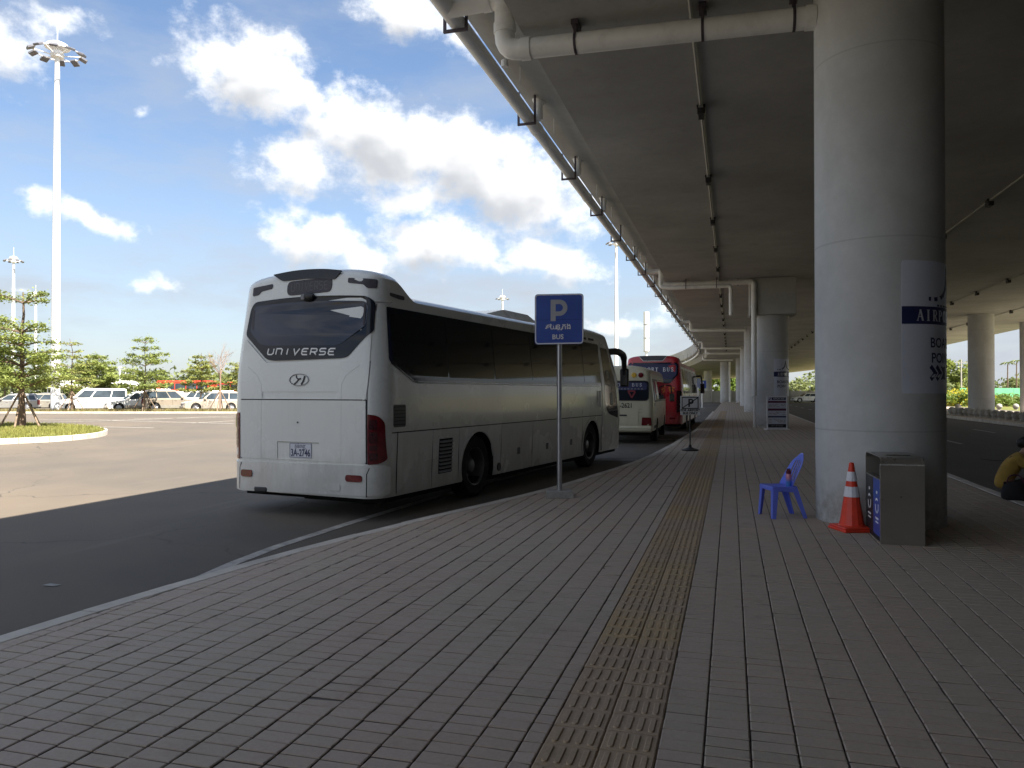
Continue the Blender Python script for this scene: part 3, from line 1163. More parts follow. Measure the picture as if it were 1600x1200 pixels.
# planted verge in front of the car park, seen across the forecourt
VA, VB = cam_pt(-160, 60.0), cam_pt(560, 60.0)
WA, WB = cam_pt(-160, 63.0), cam_pt(560, 63.0)
def verge_slab(name, a, b, c, d, z0, z1, mat, parent=None):
    mb = MB()
    mb.add([(*a, z0), (*b, z0), (*c, z0), (*d, z0), (*a, z1), (*b, z1), (*c, z1), (*d, z1)],
           [(4, 5, 6, 7), (0, 1, 5, 4), (1, 2, 6, 5), (2, 3, 7, 6), (3, 0, 4, 7)])
    return mb.build(name, mat, parent)
tag(verge_slab('verge', VA, VB, WB, WA, -0.2, -0.03, M['soil']), kind='structure')
tag(verge_slab('verge_kerb', cam_pt(-160, 59.8), cam_pt(560, 59.8), cam_pt(560, 59.98), cam_pt(-160, 59.98), -0.2, 0.0, M['kerb']), kind='structure')


def grass_blades(name, spots, n, hmin, hmax, mat, seed=1, w=0.02):
    """n blades spread over the points SPOTS(rng) -> x, y, z"""
    rng = np.random.default_rng(seed)
    P = spots(rng, n)
    h = rng.uniform(hmin, hmax, n)
    a = rng.uniform(0, 2 * np.pi, n)
    lean = rng.normal(0, 0.35, (n, 2)) * h[:, None]
    dx, dy = np.cos(a) * w / 2, np.sin(a) * w / 2
    V = np.zeros((n, 4, 3))
    V[:, 0] = P - np.stack([dx, dy, np.zeros(n)], 1)
    V[:, 1] = P + np.stack([dx, dy, np.zeros(n)], 1)
    V[:, 2] = P + np.stack([lean[:, 0] + dx * .2, lean[:, 1] + dy * .2, h], 1)
    V[:, 3] = P + np.stack([lean[:, 0] - dx * .2, lean[:, 1] - dy * .2, h], 1)
    F = np.arange(n * 4).reshape(n, 4)
    o = mesh_obj(name, np_mesh(name, V.reshape(-1, 3), F), mat)
    return tag(o, kind='stuff')


def verge_spots(rng, n):
    t = rng.uniform(0, 1, n); s = rng.uniform(0.08, 1, n)
    a = np.array(VA) * (1 - t)[:, None] + np.array(VB) * t[:, None]
    b = np.array(WA) * (1 - t)[:, None] + np.array(WB) * t[:, None]
    p = a * (1 - s)[:, None] + b * s[:, None]
    return np.concatenate([p, np.full((n, 1), -0.04)], 1)
grass_blades('dry_grass', verge_spots, 9000, 0.08, 0.28, M['dry_grass'], 5, 0.05)

# round grass island with its kerb
ISL = [gp(-260, 706), gp(-120, 702), gp(0, 694), gp(60, 692), gp(120, 688), gp(160, 683), gp(172, 677.5), gp(150, 671.5), gp(100, 668), gp(20, 666), gp(-120, 665), gp(-260, 666)]
ISL = rpoly(ISL, 1.4, 4)
_ic = np.mean(np.array(ISL), 0)
def isl_scaled(k):
    return [tuple(_ic + (np.array(p) - _ic) * k) for p in ISL]
tag(MB().loft([[(x, y, -0.2) for x, y in isl_scaled(.985)], [(x, y, -0.03) for x, y in isl_scaled(.985)]]).build('grass_island', M['soil']), kind='structure')
def island_kerb():
    o = MB().loft([[(x, y, -0.2) for x, y in isl_scaled(.99)], [(x, y, -0.06) for x, y in isl_scaled(.99)]]).build('round_kerb', M['block'])
    tag(o, kind='structure')
    P = isl_scaled(1.0); Q = isl_scaled(0.978)
    # equal stones along the outline
    def walk(poly):
        out = []
        N = len(poly)
        for i in range(N):
            out.append(Vector(poly[i]))
        return out
    A, B = walk(P), walk(Q)
    N = len(A)
    d = [0.0]
    for i in range(N): d.append(d[-1] + (A[(i + 1) % N] - A[i]).length)
    def at(L, s):
        s = s % d[-1]
        for i in range(N):
            if s <= d[i + 1]:
                t = (s - d[i]) / max(1e-6, d[i + 1] - d[i])
                return L[i].lerp(L[(i + 1) % N], t)
    n = int(d[-1] / 0.9)
    for k in range(n):
        s0, s1 = d[-1] * k / n + 0.012, d[-1] * (k + 1) / n - 0.012
        a0, a1, b0, b1 = at(A, s0), at(A, s1), at(B, s0), at(B, s1)
        mb = MB()
        mb.loft([[(*a0, -0.2), (*a0, 0.015), (*(a0.lerp(b0, .12)), 0.03), (*b0, 0.03), (*b0, -0.2)],
                 [(*a1, -0.2), (*a1, 0.015), (*(a1.lerp(b1, .12)), 0.03), (*b1, 0.03), (*b1, -0.2)]])
        mb.build('kerb_stone', M['kerb'], o)
island_kerb()


def isl_spots(rng, n):
    poly = np.array(isl_scaled(0.965))
    lo, hi = poly.min(0), poly.max(0)
    out = []
    while sum(len(a) for a in out) < n:
        p = rng.uniform(lo, hi, (n, 2))
        ins = np.zeros(n, bool)
        j = len(poly) - 1
        for i in range(len(poly)):
            xi, yi = poly[i]; xj, yj = poly[j]
            c = ((yi > p[:, 1]) != (yj > p[:, 1])) & (p[:, 0] < (xj - xi) * (p[:, 1] - yi) / (yj - yi + 1e-12) + xi)
            ins ^= c
            j = i
        out.append(p[ins])
    p = np.concatenate(out)[:n]
    return np.concatenate([p, np.full((n, 1), -0.035)], 1)
grass_blades('grass', isl_spots, 45000, 0.05, 0.16, M['grass'], 2, 0.03)

# ------------------------------------------------------------------ viaduct
CURVE_U, CURVE_R = 98.0, 130.0


def VP(u, v, z):
    """viaduct coordinates -> world; straight, then bending to the left"""
    if u <= CURVE_U:
        return (v, u, z)
    a = (u - CURVE_U) / CURVE_R
    z -= 0.030 * max(0.0, u - 104)
    return (-CURVE_R + (CURVE_R + v) * math.cos(a), CURVE_U + (CURVE_R + v) * math.sin(a), z)


DECK_L, DECK_R = -3.97, 23.3
SOFFIT = 6.5
viaduct = thing('viaduct', 'grey concrete viaduct overhead with wide flat soffit and curving far end', 'overpass', (9, 36, 0))


def vsweep(name, prof, us, mat, parent, closed=True):
    mb = MB()
    mb.loft([[VP(u, v, z) for v, z in prof] for u in us], caps=closed, closed=closed)
    o = mb.build(name, mat)
    o.parent = parent
    o.matrix_parent_inverse = Matrix.Translation(parent.location).inverted()
    return o


girder = [(-2.75, SOFFIT), (22.0, SOFFIT), (22.25, 7.15), (DECK_R, 7.42), (DECK_R, 7.95), (DECK_L, 7.95), (DECK_L, 7.42), (-3.0, 7.18)]
SPANS = [(-110, 35.86), (35.90, 98), (98, 190)]
for (a, b) in SPANS:
    n = 2 if b <= 98 else 40
    vsweep('girder', girder, np.linspace(a, b, n), M['concrete'], viaduct)
allu = [-110, 35.88, 98] + list(np.linspace(98, 190, 40)[1:])
vsweep('parapet', [(DECK_L - 0.02, 7.5), (DECK_L + 0.18, 7.5), (DECK_L + 0.16, 8.95), (DECK_L - 0.0, 8.95)], allu, M['concrete'], viaduct)
vsweep('parapet', [(DECK_R - 0.18, 7.5), (DECK_R + 0.02, 7.5), (DECK_R, 8.95), (DECK_R - 0.16, 8.95)], allu, M['concrete'], viaduct)


def at_parent(o, parent):
    o.parent = parent
    o.matrix_parent_inverse = Matrix.Translation(parent.location).inverted()
    return o


# pillars
PR = 0.715
def pillar_mesh(h, r=PR):
    prof = [(r + 0.0, -0.22), (r, h * 0.25), (r, h * 0.5), (r, h * 0.75), (r, h)]
    me = MB().lathe(prof, 64).mesh('pillar', 40)
    me.materials.append(M['pillar'])
    return me
pm_full = pillar_mesh(SOFFIT)
pm_short = pillar_mesh(4.9)
PIL = [(1.72, 10.15, 'nearest thick round concrete pillar, with steel litter bin and traffic cone at its foot', pm_full),
       (1.75, 35.95, 'round pillar under a square concrete head, white drainpipe down its front', pm_short),
       (1.70, 61.65, 'third round pillar of the left row, half hidden behind the square headed one', pm_full),
       (1.70, 87.4, 'fourth round pillar of the left row, thin pale strip beside the third', pm_full),
       (1.4, 113.0, 'fifth round pillar of the left row, thinnest strip beside the pavement end', pm_full)]
pillars = []
for (x, y, lab, me) in PIL:
    o = bpy.data.objects.new('pillar', me)
    COL.objects.link(o)
    o.location = (x, y, 0)
    pillars.append(tag(o, lab, 'pillar', 'round pillars under the viaduct'))
head = MB().box(0.80, 2.72, 35.0, 36.9, 4.9, SOFFIT - 0.003, 0.02).build('pillar_head', M['concrete'])
at_parent(head, pillars[1])
for (x, y, lab) in ((*cam_pt(1133, 116), 'slim far pillar standing where the pavement ends at the wall'),
                    (*cam_pt(1106, 140), 'farthest grey pillar seen behind the low wall, under the curving deck')):
    o = bpy.data.objects.new('pillar', pm_full); COL.objects.link(o)
    o.location = (x, y, 0)
    tag(o, lab, 'pillar', 'round pillars under the viaduct')
for (x, y, lab) in ((15.5, 55.8, 'dark round pillar on the traffic island behind the ball bollards'),
                    (20.6, 62.6, 'round pillar at the right picture edge beyond the ball bollards'),):
    o = bpy.data.objects.new('pillar', pillar_mesh(SOFFIT, 0.74)); COL.objects.link(o)
    o.location = (x, y, 0)
    tag(o, lab, 'pillar', 'pillars on the traffic island')
for (x, y) in ((15.5, 30.0), (15.5, 81.8), (15.5, 107.5), (20.6, 36.5), (20.6, 88.4), (20.6, 5.0), (15.5, 4.2), (1.72, -15.6)):
    o = bpy.data.objects.new('pillar', pm_full); COL.objects.link(o)
    o.location = (x, y, 0)
    tag(o, 'round concrete viaduct pillar standing out of sight behind other pillars', 'pillar', 'hidden viaduct pillars')

# gutter pipe along the deck edge
GV, GZ, GR = -3.83, 6.95, 0.125
gutter = thing('gutter_pipe', 'long white gutter pipe hung along the viaduct edge in steel brackets', 'pipe', (GV, 10, GZ))
mb = MB()
mb.tube([VP(u, GV, GZ) for u in [-10, 35.88, 60, 98] + list(np.linspace(100, 150, 14))], GR, 14)
at_parent(mb.build('pipe', M['pipe'], smooth=40), gutter)
for u in np.arange(-8, 60, 5.8):
    at_parent(MB().tube([VP(u, GV, GZ), VP(u + 0.16, GV, GZ)], GR + 0.012, 14).build('pipe_joint', M['pipe'], smooth=40), gutter)
BR = []
k = 0
u = -1.7
while u < 140:
    BR.append(u)
    u += 4.05
for i, u in enumerate(BR):
    mb = MB()
    z0, z1 = GZ - GR - 0.012, 7.43
    w = 0.165
    t = 0.02
    for s in (-1, 1):
        mb.box(GV + s * w - t, GV + s * w + t, u - t, u + t, z0, z1 - (0.0 if s < 0 else 0.07))
    mb.box(GV - w - t, GV + w + t, u - t - 0.001, u + t + 0.001, z0 - 0.04, z0)
    mb.box(GV + w - 0.06, GV + w + 0.10, u - 0.05, u + 0.05, z1 - 0.07, z1 - 0.045)
    b = mb.build('bracket', M['bracket'])
    if u > CURVE_U:
        a = (u - CURVE_U) / CURVE_R
        for vtx in b.data.vertices:
            p = VP(u, vtx.co.x, vtx.co.z)
            vtx.co = (p[0], p[1] + (vtx.co.y - u), vtx.co.z)
    at_parent(b, gutter)
    if i % 2 == 0 or i in (5, 9):
        z2 = 7.40
        s = MB().lathe([(0.085, GZ), (0.085, z2 - 0.16), (0.14, z2 - 0.02), (0.14, z2)], 12, M=Matrix.Translation(VP(u + 0.30, GV + 0.17, 0)))
        at_parent(s.build('gully_stub', M['pipe'], smooth=50), gutter)
for u in np.arange(5, 40, 2.7):
    at_parent(MB().tube([VP(u, GV + 0.25, 7.0), VP(u, GV + 0.25, 7.4)], 0.008, 5).build('hanger_rod', M['pipe']), gutter)

# cross pipes to the pillars
def elbow(pts, r, n=5):
    """round the corners of a polyline"""
    P = [Vector(p) for p in pts]
    out = [P[0]]
    for i in range(1, len(P) - 1):
        a, b = P[i - 1] - P[i], P[i + 1] - P[i]
        A, B = P[i] + a.normalized() * r, P[i] + b.normalized() * r
        for k in range(n + 1):
            q = k / n
            out.append(A * (1 - q) ** 2 + P[i] * 2 * q * (1 - q) + B * q * q)
    out.append(P[-1])
    return out


def cross_pipe(u, pts, r, label, collars=()):
    t = thing('drain_pipe', label, 'pipe', pts[0], group='white drain pipes crossing the soffit')
    at_parent(MB().tube(elbow(pts, r * 1.5), r, 14).build('pipe', M['pipe'], smooth=50), t)
    # sockets at the bends, clips along the run
    for (p, q) in collars:
        p, q = Vector(p), Vector(q)
        at_parent(MB().tube([p, q], r + 0.014, 14).build('socket', M['pipe'], smooth=40), t)
    return t


u = 10.1
t = cross_pipe(u, [(GV, u, GZ), (-2.98, u, 6.98), (-2.98, u, 6.24), (1.1, u, 6.17)], 0.14, 'thickest white drain pipe, overhead between viaduct edge and nearest pillar',
               [((-2.98, u, 6.62), (-2.98, u, 6.48)), ((-2.74, u, 6.235), (-2.60, u, 6.233)), ((0.9, u, 6.175), (1.02, u, 6.172)), ((-3.3, u, 6.97), (-3.18, u, 6.975))])
at_parent(MB().tube([(-2.98, u, 6.11), (-2.98, u, 6.02)], 0.05, 10).build('drain_plug', M['pipe']), t)
for x in (-2.0, -0.35, 0.75):
    z = 6.17 + (1.1 - x) / 4.08 * 0.07
    b = MB()
    b.tube([(x, u, z), (x + 0.035, u, z)], 0.148, 14)
    b.box(x, x + 0.035, u - 0.1, u - 0.06, z + 0.08, SOFFIT - 0.002)
    b.box(x, x + 0.035, u + 0.06, u + 0.1, z + 0.08, SOFFIT - 0.002)
    b.box(x - 0.03, x + 0.065, u - 0.13, u + 0.13, SOFFIT - 0.07, SOFFIT - 0.003)
    at_parent(b.build('pipe_clip', M['bracket']), t)
u = 35.05
t = cross_pipe(u, [(GV, u, GZ), (-2.98, u, 6.98), (-2.98, u, 6.36), (0.98, 34.93, 6.33), (0.98, 34.93, 1.35)], 0.115,
               'white drain pipe crossing to the square headed pillar and down its front',
               [((0.98, 34.93, 5.3), (0.98, 34.93, 5.18)), ((0.98, 34.93, 3.9), (0.98, 34.93, 3.8)), ((0.98, 34.93, 2.6), (0.98, 34.93, 2.5))])
for x in (-2.0, -0.5, 0.3):
    at_parent(MB().box(x, x + .03, u - .13, u + .02, 6.2, SOFFIT - .002).build('pipe_clip', M['bracket']), t)
at_parent(MB().tube([(0.98, 34.93, 1.35), (0.98, 34.93, 0.0)], 0.05, 8).build('lower_pipe', M['pipe']), t)
t = cross_pipe(34.5, [(-2.98, 34.5, 6.9), (-2.98, 34.5, 6.20), (-2.6, 34.5, 6.13), (0.02, 34.5, 6.13), (0.02, 34.5, 4.85)], 0.09,
               'lower white drain pipe of the pair, ending short left of the square headed pillar')
for x in (-1.9, -0.6):
    at_parent(MB().box(x, x + .03, 34.4, 34.6, 6.05, SOFFIT - .002).build('pipe_clip', M['bracket']), t)
for (u, n, lab) in ((61.0, 0, 'white drain pipe crossing the soffit to the third pillar'),
                    (86.7, 0, 'far white drain pipe crossing the soffit to the fourth pillar'),
                    (98.5, 0, 'farther thin drain pipe on the soffit past the fourth pillar'),
                    (112.4, 0, 'farthest drain pipe on the soffit before the deck bends')):
    a = lambda v, z: VP(u, v, z)
    cross_pipe(u, [a(GV, GZ), a(-2.98, 6.98), a(-2.98, 6.3), a(1.1, 6.25)], 0.12, lab)
for (px, D) in ((1140, 115.2),):
    x, y = cam_pt(px, D)
    cross_pipe(0, [(x, y, SOFFIT - .05), (x, y, 3.0), (x, y, 0.0)], 0.14, 'white downpipe beside the slim pillar at the pavement end')

# lighting conduits under the soffit
def conduit(v, u0, u1, step, first, label, tubes=0.022):
    t = thing('lighting_conduit', label, 'conduit', (v, u0, SOFFIT), group='lighting conduits on the soffit')
    at_parent(MB().tube([(v, u0, SOFFIT - 0.045), (v, u1, SOFFIT - 0.045)], tubes, 8).build('conduit_tube', M['conduit'], smooth=50), t)
    u = first
    while u < u1:
        mb = MB()
        mb.box(v - 0.075, v + 0.075, u - 0.10, u + 0.10, SOFFIT - 0.075, SOFFIT - 0.004, 0.008)
        mb.box(v - 0.065, v + 0.065, u - 0.17, u + 0.13, SOFFIT - 0.20, SOFFIT - 0.075, 0.015)
        at_parent(mb.build('lamp', M['black']), t)
        at_parent(MB().box(v - 0.04, v + 0.04, u - 0.21, u - 0.175, SOFFIT - 0.09, SOFFIT - 0.012).build('lamp_socket', M['conduit']), t)
        u += step
    return t


conduit(-0.48, 2.0, 96.0, 4.45, 9.2, 'long lamp conduit above the pavement, left of the nearest pillar', 0.028)
conduit(6.4, 2.0, 96.0, 4.45, 13.4, 'sloping lamp conduit seen right of the nearest pillar')
conduit(11.7, 8.0, 96.0, 4.45, 16.0, 'lamp conduit over the traffic lanes, lower of the two at right')
conduit(16.4, 20.0, 96.0, 4.45, 22.0, 'farthest lamp conduit, above the island pillars')
# ------------------------------------------------------------------ coaches
def smooth01(t):
    t = max(0.0, min(1.0, t))
    return t * t * (3 - 2 * t)


class Coach:
    """body surface of a coach: y forward from the rear face, x to the right, z up from the road"""
    def __init__(s, L, W, sill, belt, tumble, eave, top, rr=0.28, rf=0.45, lean=0.0, rake=0.0, rise=None, nexp=3.0):
        s.L, s.W, s.sill, s.belt, s.tumble, s.eave0, s.top0 = L, W, sill, belt, tumble, eave, top
        s.rr, s.rf, s.lean_, s.rake_, s.rise, s.nexp = rr, rf, lean, rake, rise, nexp

    def half(s, z):
        if z < s.belt:
            return s.W - 0.03 * smooth01((s.belt - 0.6 - z) / 0.8) if z < s.belt - 0.6 else s.W
        return s.W - s.tumble * ((z - s.belt) / (s.eave0 - s.belt))

    def roof(s, y):
        e, t = s.eave0, s.top0
        if s.rise:
            de, dt = s.rise(y)
            e, t = e + de, t + dt
        return e, t

    def lean(s, z):
        return s.lean_ * max(0.0, z - 1.6) ** 1.4

    def rake(s, z):
        return s.rake_ * max(0.0, z - 1.0) ** 2

    def warp(s, x, y, z):
        a = max(0.0, 1 - y / 1.4)
        b = max(0.0, (y - (s.L - 2.0)) / 2.0)
        return (x, y + s.lean(z) * a - s.rake(z) * b, z)

    def inset(s, y):
        if y < s.rr:
            return s.rr - math.sqrt(max(0, s.rr ** 2 - (s.rr - y) ** 2))
        if y > s.L - s.rf:
            t = y - (s.L - s.rf)
            return s.rf - math.sqrt(max(0, s.rf ** 2 - t ** 2))
        return 0.0

    def ring(s, y):
        e, t = s.roof(y)
        i = s.inset(y)
        zs = [s.sill + (e - s.sill) * k / 12 for k in range(13)]
        right = [(s.half(z) - i, z) for z in zs]
        we = s.half(e) - i
        edge = min(1.0, y / 0.16) if y < 0.16 else 1.0
        drop = 0.06 * (1 - math.sqrt(max(0, 1 - (1 - edge) ** 2))) * 2
        roof = []
        n = 8
        for k in range(1, n + 1):
            a = math.pi / 2 * k / n
            roof.append((we * math.cos(a) ** (2 / s.nexp), e + (t - drop - e) * math.sin(a) ** (2 / s.nexp)))
        half = right + roof
        pts = [(x, z) for x, z in half] + [(-x, z) for x, z in reversed(half[:-1])]
        return [s.warp(x, y, z) for x, z in pts]

    def stations(s, extra=()):
        ys = [s.rr * (1 - math.cos(R(a))) for a in (0, 8, 18, 30, 45, 60, 75, 90)]
        ys += [s.L - s.rf * (1 - math.cos(R(a))) for a in (0, 10, 25, 40, 55, 70, 90)]
        ys += list(extra)
        ys += list(np.arange(s.rr + 0.5, s.L - s.rf - 0.3, 0.7))
        return sorted(set(round(y, 4) for y in ys))

    def shell(s, extra=()):
        mb = MB()
        mb.loft([s.ring(y) for y in s.stations(extra)])
        return mb.mesh('body', None)

    # surfaces for things laid on the skin
    def rear_fn(s):
        def f(x, z, d):
            f0 = s.half(z) - s.rr
            y = 0.0
            ax = abs(x)
            if ax > f0:
                t = min(ax - f0, s.rr - 0.0005)
                y = s.rr - math.sqrt(s.rr ** 2 - t ** 2)
                n = Vector((math.copysign(t, x), -(s.rr - y), 0)).normalized()
            else:
                n = Vector((0, -1, 0))
            p = s.warp(x, y, z)
            return (p[0] + n.x * d, p[1] + n.y * d, p[2])
        return f

    def side_fn(s, sgn=1, dy=0.0):
        def f(y, z, d):
            y = y + dy
            x = s.half(z) - s.inset(y) + d
            p = s.warp(x * sgn, y, z)
            return p
        return f

    def front_fn(s):
        def f(x, z, d):
            f0 = s.half(z) - s.rf
            ax = abs(x)
            y = s.L
            n = Vector((0, 1, 0))
            if ax > f0:
                t = min(ax - f0, s.rf - 0.001)
                y = s.L - s.rf + math.sqrt(s.rf ** 2 - t ** 2)
                n = Vector((math.copysign(t, x), y - s.L + s.rf, 0)).normalized()
            p = s.warp(x, y, z)
            return (p[0] + n.x * d, p[1] + n.y * d, p[2])
        return f


def cyl_x(y, z, r, x0, x1, n=32):
    mb = MB()
    mb.loft([[(x0, y + r * math.cos(2 * math.pi * k / n), z + r * math.sin(2 * math.pi * k / n)) for k in range(n)],
             [(x1, y + r * math.cos(2 * math.pi * k / n), z + r * math.sin(2 * math.pi * k / n)) for k in range(n)]])
    return mb.mesh('cut')


def add_wheel(parent, x, y, r, w, side, rim_r=0.62, rim_mat='rim', nuts=10):
    """tyre with a dished rim; outer face towards side"""
    Mx = Matrix.Translation((x, y, r)) @ Matrix.Rotation(math.pi / 2 * side, 4, 'Y')
    h = w / 2
    k = rim_r * r
    tyre = MB().lathe([(k, -h * .9), (r * .90, -h), (r * .975, -h * .82), (r, -h * .6), (r, h * .6), (r * .975, h * .82), (r * .90, h), (k * 1.04, h * .92), (k, h * .8)], 36, M=Mx, caps=False)
    o = tyre.build('wheel', M['rubber'], parent, smooth=35)
    mb = MB().lathe([(k, h * .92), (k * .96, h * .90), (k * .92, h * .70), (k * .86, h * .1), (k * .80, -h * .35), (k * .66, -h * .45), (k * .56, -h * .35), (k * .42, -h * .3),
                     (k * .40, h * .25), (k * .34, h * .45), (k * .30, h * .5), (0.0001, h * .52)], 28, M=Mx, caps=False)
    for i in range(nuts):
        a = 2 * math.pi * i / nuts
        c = Matrix.Translation((k * .52 * math.cos(a), k * .52 * math.sin(a), -h * .36))
        mb.lathe([(k * .05, 0), (k * .05, h * .18), (k * .035, h * .24)], 6, M=Mx @ c)
    for i in range(8):
        a = 2 * math.pi * (i + .5) / 8
        mb.lathe([(k * .07, -h * .43), (k * .07, -h * .40), (0.0001, -h * .40)], 8, mi=1, M=Mx @ Matrix.Translation((k * .73 * math.cos(a), k * .73 * math.sin(a), 0)))
    mb.build('rim', [M[rim_mat], M['dark']], o, smooth=35)
    return o


def stroke_word(mb, word, fn, x0, x1, z, h, w, slant=0.12, d0=0.0, d1=0.004):
    """wide rounded display letters"""
    G = {
        'U': [[(0, 1), (0, .25), (.12, 0), (.75, 0), (1, .2), (1, 1)]],
        'N': [[(0, 0), (0, 1), (.8, 1), (1, .8), (1, 0)]],
        'I': [[(.0, 0), (.0, 1)]],
        'V': [[(0, 1), (.42, 0), (1, 1)]],
        'E': [[(1, 1), (.2, 1), (0, .8), (0, .2), (.2, 0), (1, 0)], [(0, .52), (.85, .52)]],
        'R': [[(0, 0), (0, 1), (.85, 1), (1, .85), (1, .6), (.85, .45), (0, .45)], [(.5, .45), (1, 0)]],
        'S': [[(1, 1), (.15, 1), (0, .85), (0, .65), (.15, .52), (.85, .52), (1, .4), (1, .15), (.85, 0), (0, 0)]],
        'A': [[(0, 0), (.5, 1), (1, 0)], [(.22, .38), (.78, .38)]],
        'P': [[(0, 0), (0, 1), (.8, 1), (1, .85), (1, .58), (.8, .45), (0, .45)]],
        'O': [[(.5, 0), (.15, .08), (0, .35), (0, .65), (.15, .92), (.5, 1), (.85, .92), (1, .65), (1, .35), (.85, .08), (.5, 0)]],
        'T': [[(0, 1), (1, 1)], [(.5, 1), (.5, 0)]],
        'B': [[(0, 0), (0, 1), (.75, 1), (.9, .88), (.9, .66), (.75, .53), (0, .53)], [(.75, .53), (1, .4), (1, .13), (.8, 0), (0, 0)]],
    }
    n = len(word)
    pitch = (x1 - x0) / n
    cw = pitch * 0.66
    for i, ch in enumerate(word):
        if ch == ' ': continue
        for st in G[ch]:
            c = cw
            off = cw * 0.45 if ch == 'I' else 0.0
            pts = [(x0 + off + pitch * i + c * a + slant * h * b, z + h * b) for a, b in st]
            stroke2d(mb, pts, w, fn, d0, d1)
    return mb


def serif_word(mb, word, fn, x0, x1, z, h, d0, d1, thick=0.17):
    """roman capitals with serifs: AIRPORT BUS"""
    n = len(word)
    pitch = (x1 - x0) / n
    cw = pitch * 0.74
    T, t, s = h * thick, h * 0.07, h * 0.06
    for i, ch in enumerate(word):
        X = x0 + pitch * i + pitch * .13
        def ln(pts, w):
            stroke2d(mb, [(X + cw * a, z + h * b) for a, b in pts], w, fn, d0, d1)
        def ser(a, b, k=.2):
            ln([(a - k, b), (a + k, b)], s)
        if ch == 'A':
            ln([(.08, .02), (.5, 1)], t); ln([(.48, 1), (.9, .02)], T); ln([(.24, .36), (.74, .36)], t); ser(.08, .03, .14); ser(.9, .03, .16)
        elif ch == 'I':
            ln([(.5, 0), (.5, 1)], T); ser(.5, .03, .26); ser(.5, .97, .26)
        elif ch in 'RP':
            ln([(.24, 0), (.24, 1)], T); ser(.24, .03, .22); ser(.14, .97, .14)
            ln([(.24, .96), (.62, .96), (.76, .84), (.78, .72), (.74, .58), (.6, .50), (.24, .50)], t * 1.5)
            ln([(.78, .84), (.80, .72), (.77, .6)], T * .9)
            if ch == 'R': ln([(.5, .5), (.9, .03)], T * .9); ser(.95, .03, .08)
        elif ch == 'O':
            ln(arc(.5, .5, .42, .47, 0, 360, 16), t * 1.6)
            ln(arc(.5, .5, .42, .47, 130, 230, 6), T); ln(arc(.5, .5, .42, .47, -50, 50, 6), T)
        elif ch == 'T':
            ln([(.5, 0), (.5, 1)], T); ln([(.04, .96), (.96, .96)], t); ln([(.06, .98), (.04, .78)], s); ln([(.94, .98), (.96, .78)], s); ser(.5, .03, .2)
        elif ch == 'B':
            ln([(.2, 0), (.2, 1)], T); ln([(.08, .97), (.6, .97), (.74, .86), (.76, .76), (.7, .6), (.58, .53), (.2, .53)], t * 1.4)
            ln([(.58, .53), (.78, .42), (.84, .27), (.78, .1), (.6, .03), (.08, .03)], t * 1.5); ln([(.82, .38), (.85, .27), (.8, .14)], T * .8)
        elif ch == 'U':
            ln([(.2, .97), (.2, .3), (.3, .1), (.5, .03), (.7, .1), (.8, .3), (.8, .97)], t * 1.5); ln([(.2, .97), (.2, .28)], T); ser(.2, .97, .18); ser(.82, .97, .14)
        elif ch == 'S':
            ln([(.8, .75), (.76, .92), (.5, .98), (.26, .9), (.2, .74), (.3, .58), (.7, .44), (.82, .26), (.72, .08), (.48, .02), (.24, .08), (.18, .27)], t * 1.8)
            ln([(.28, .6), (.5, .51), (.72, .42)], T)
    return mb


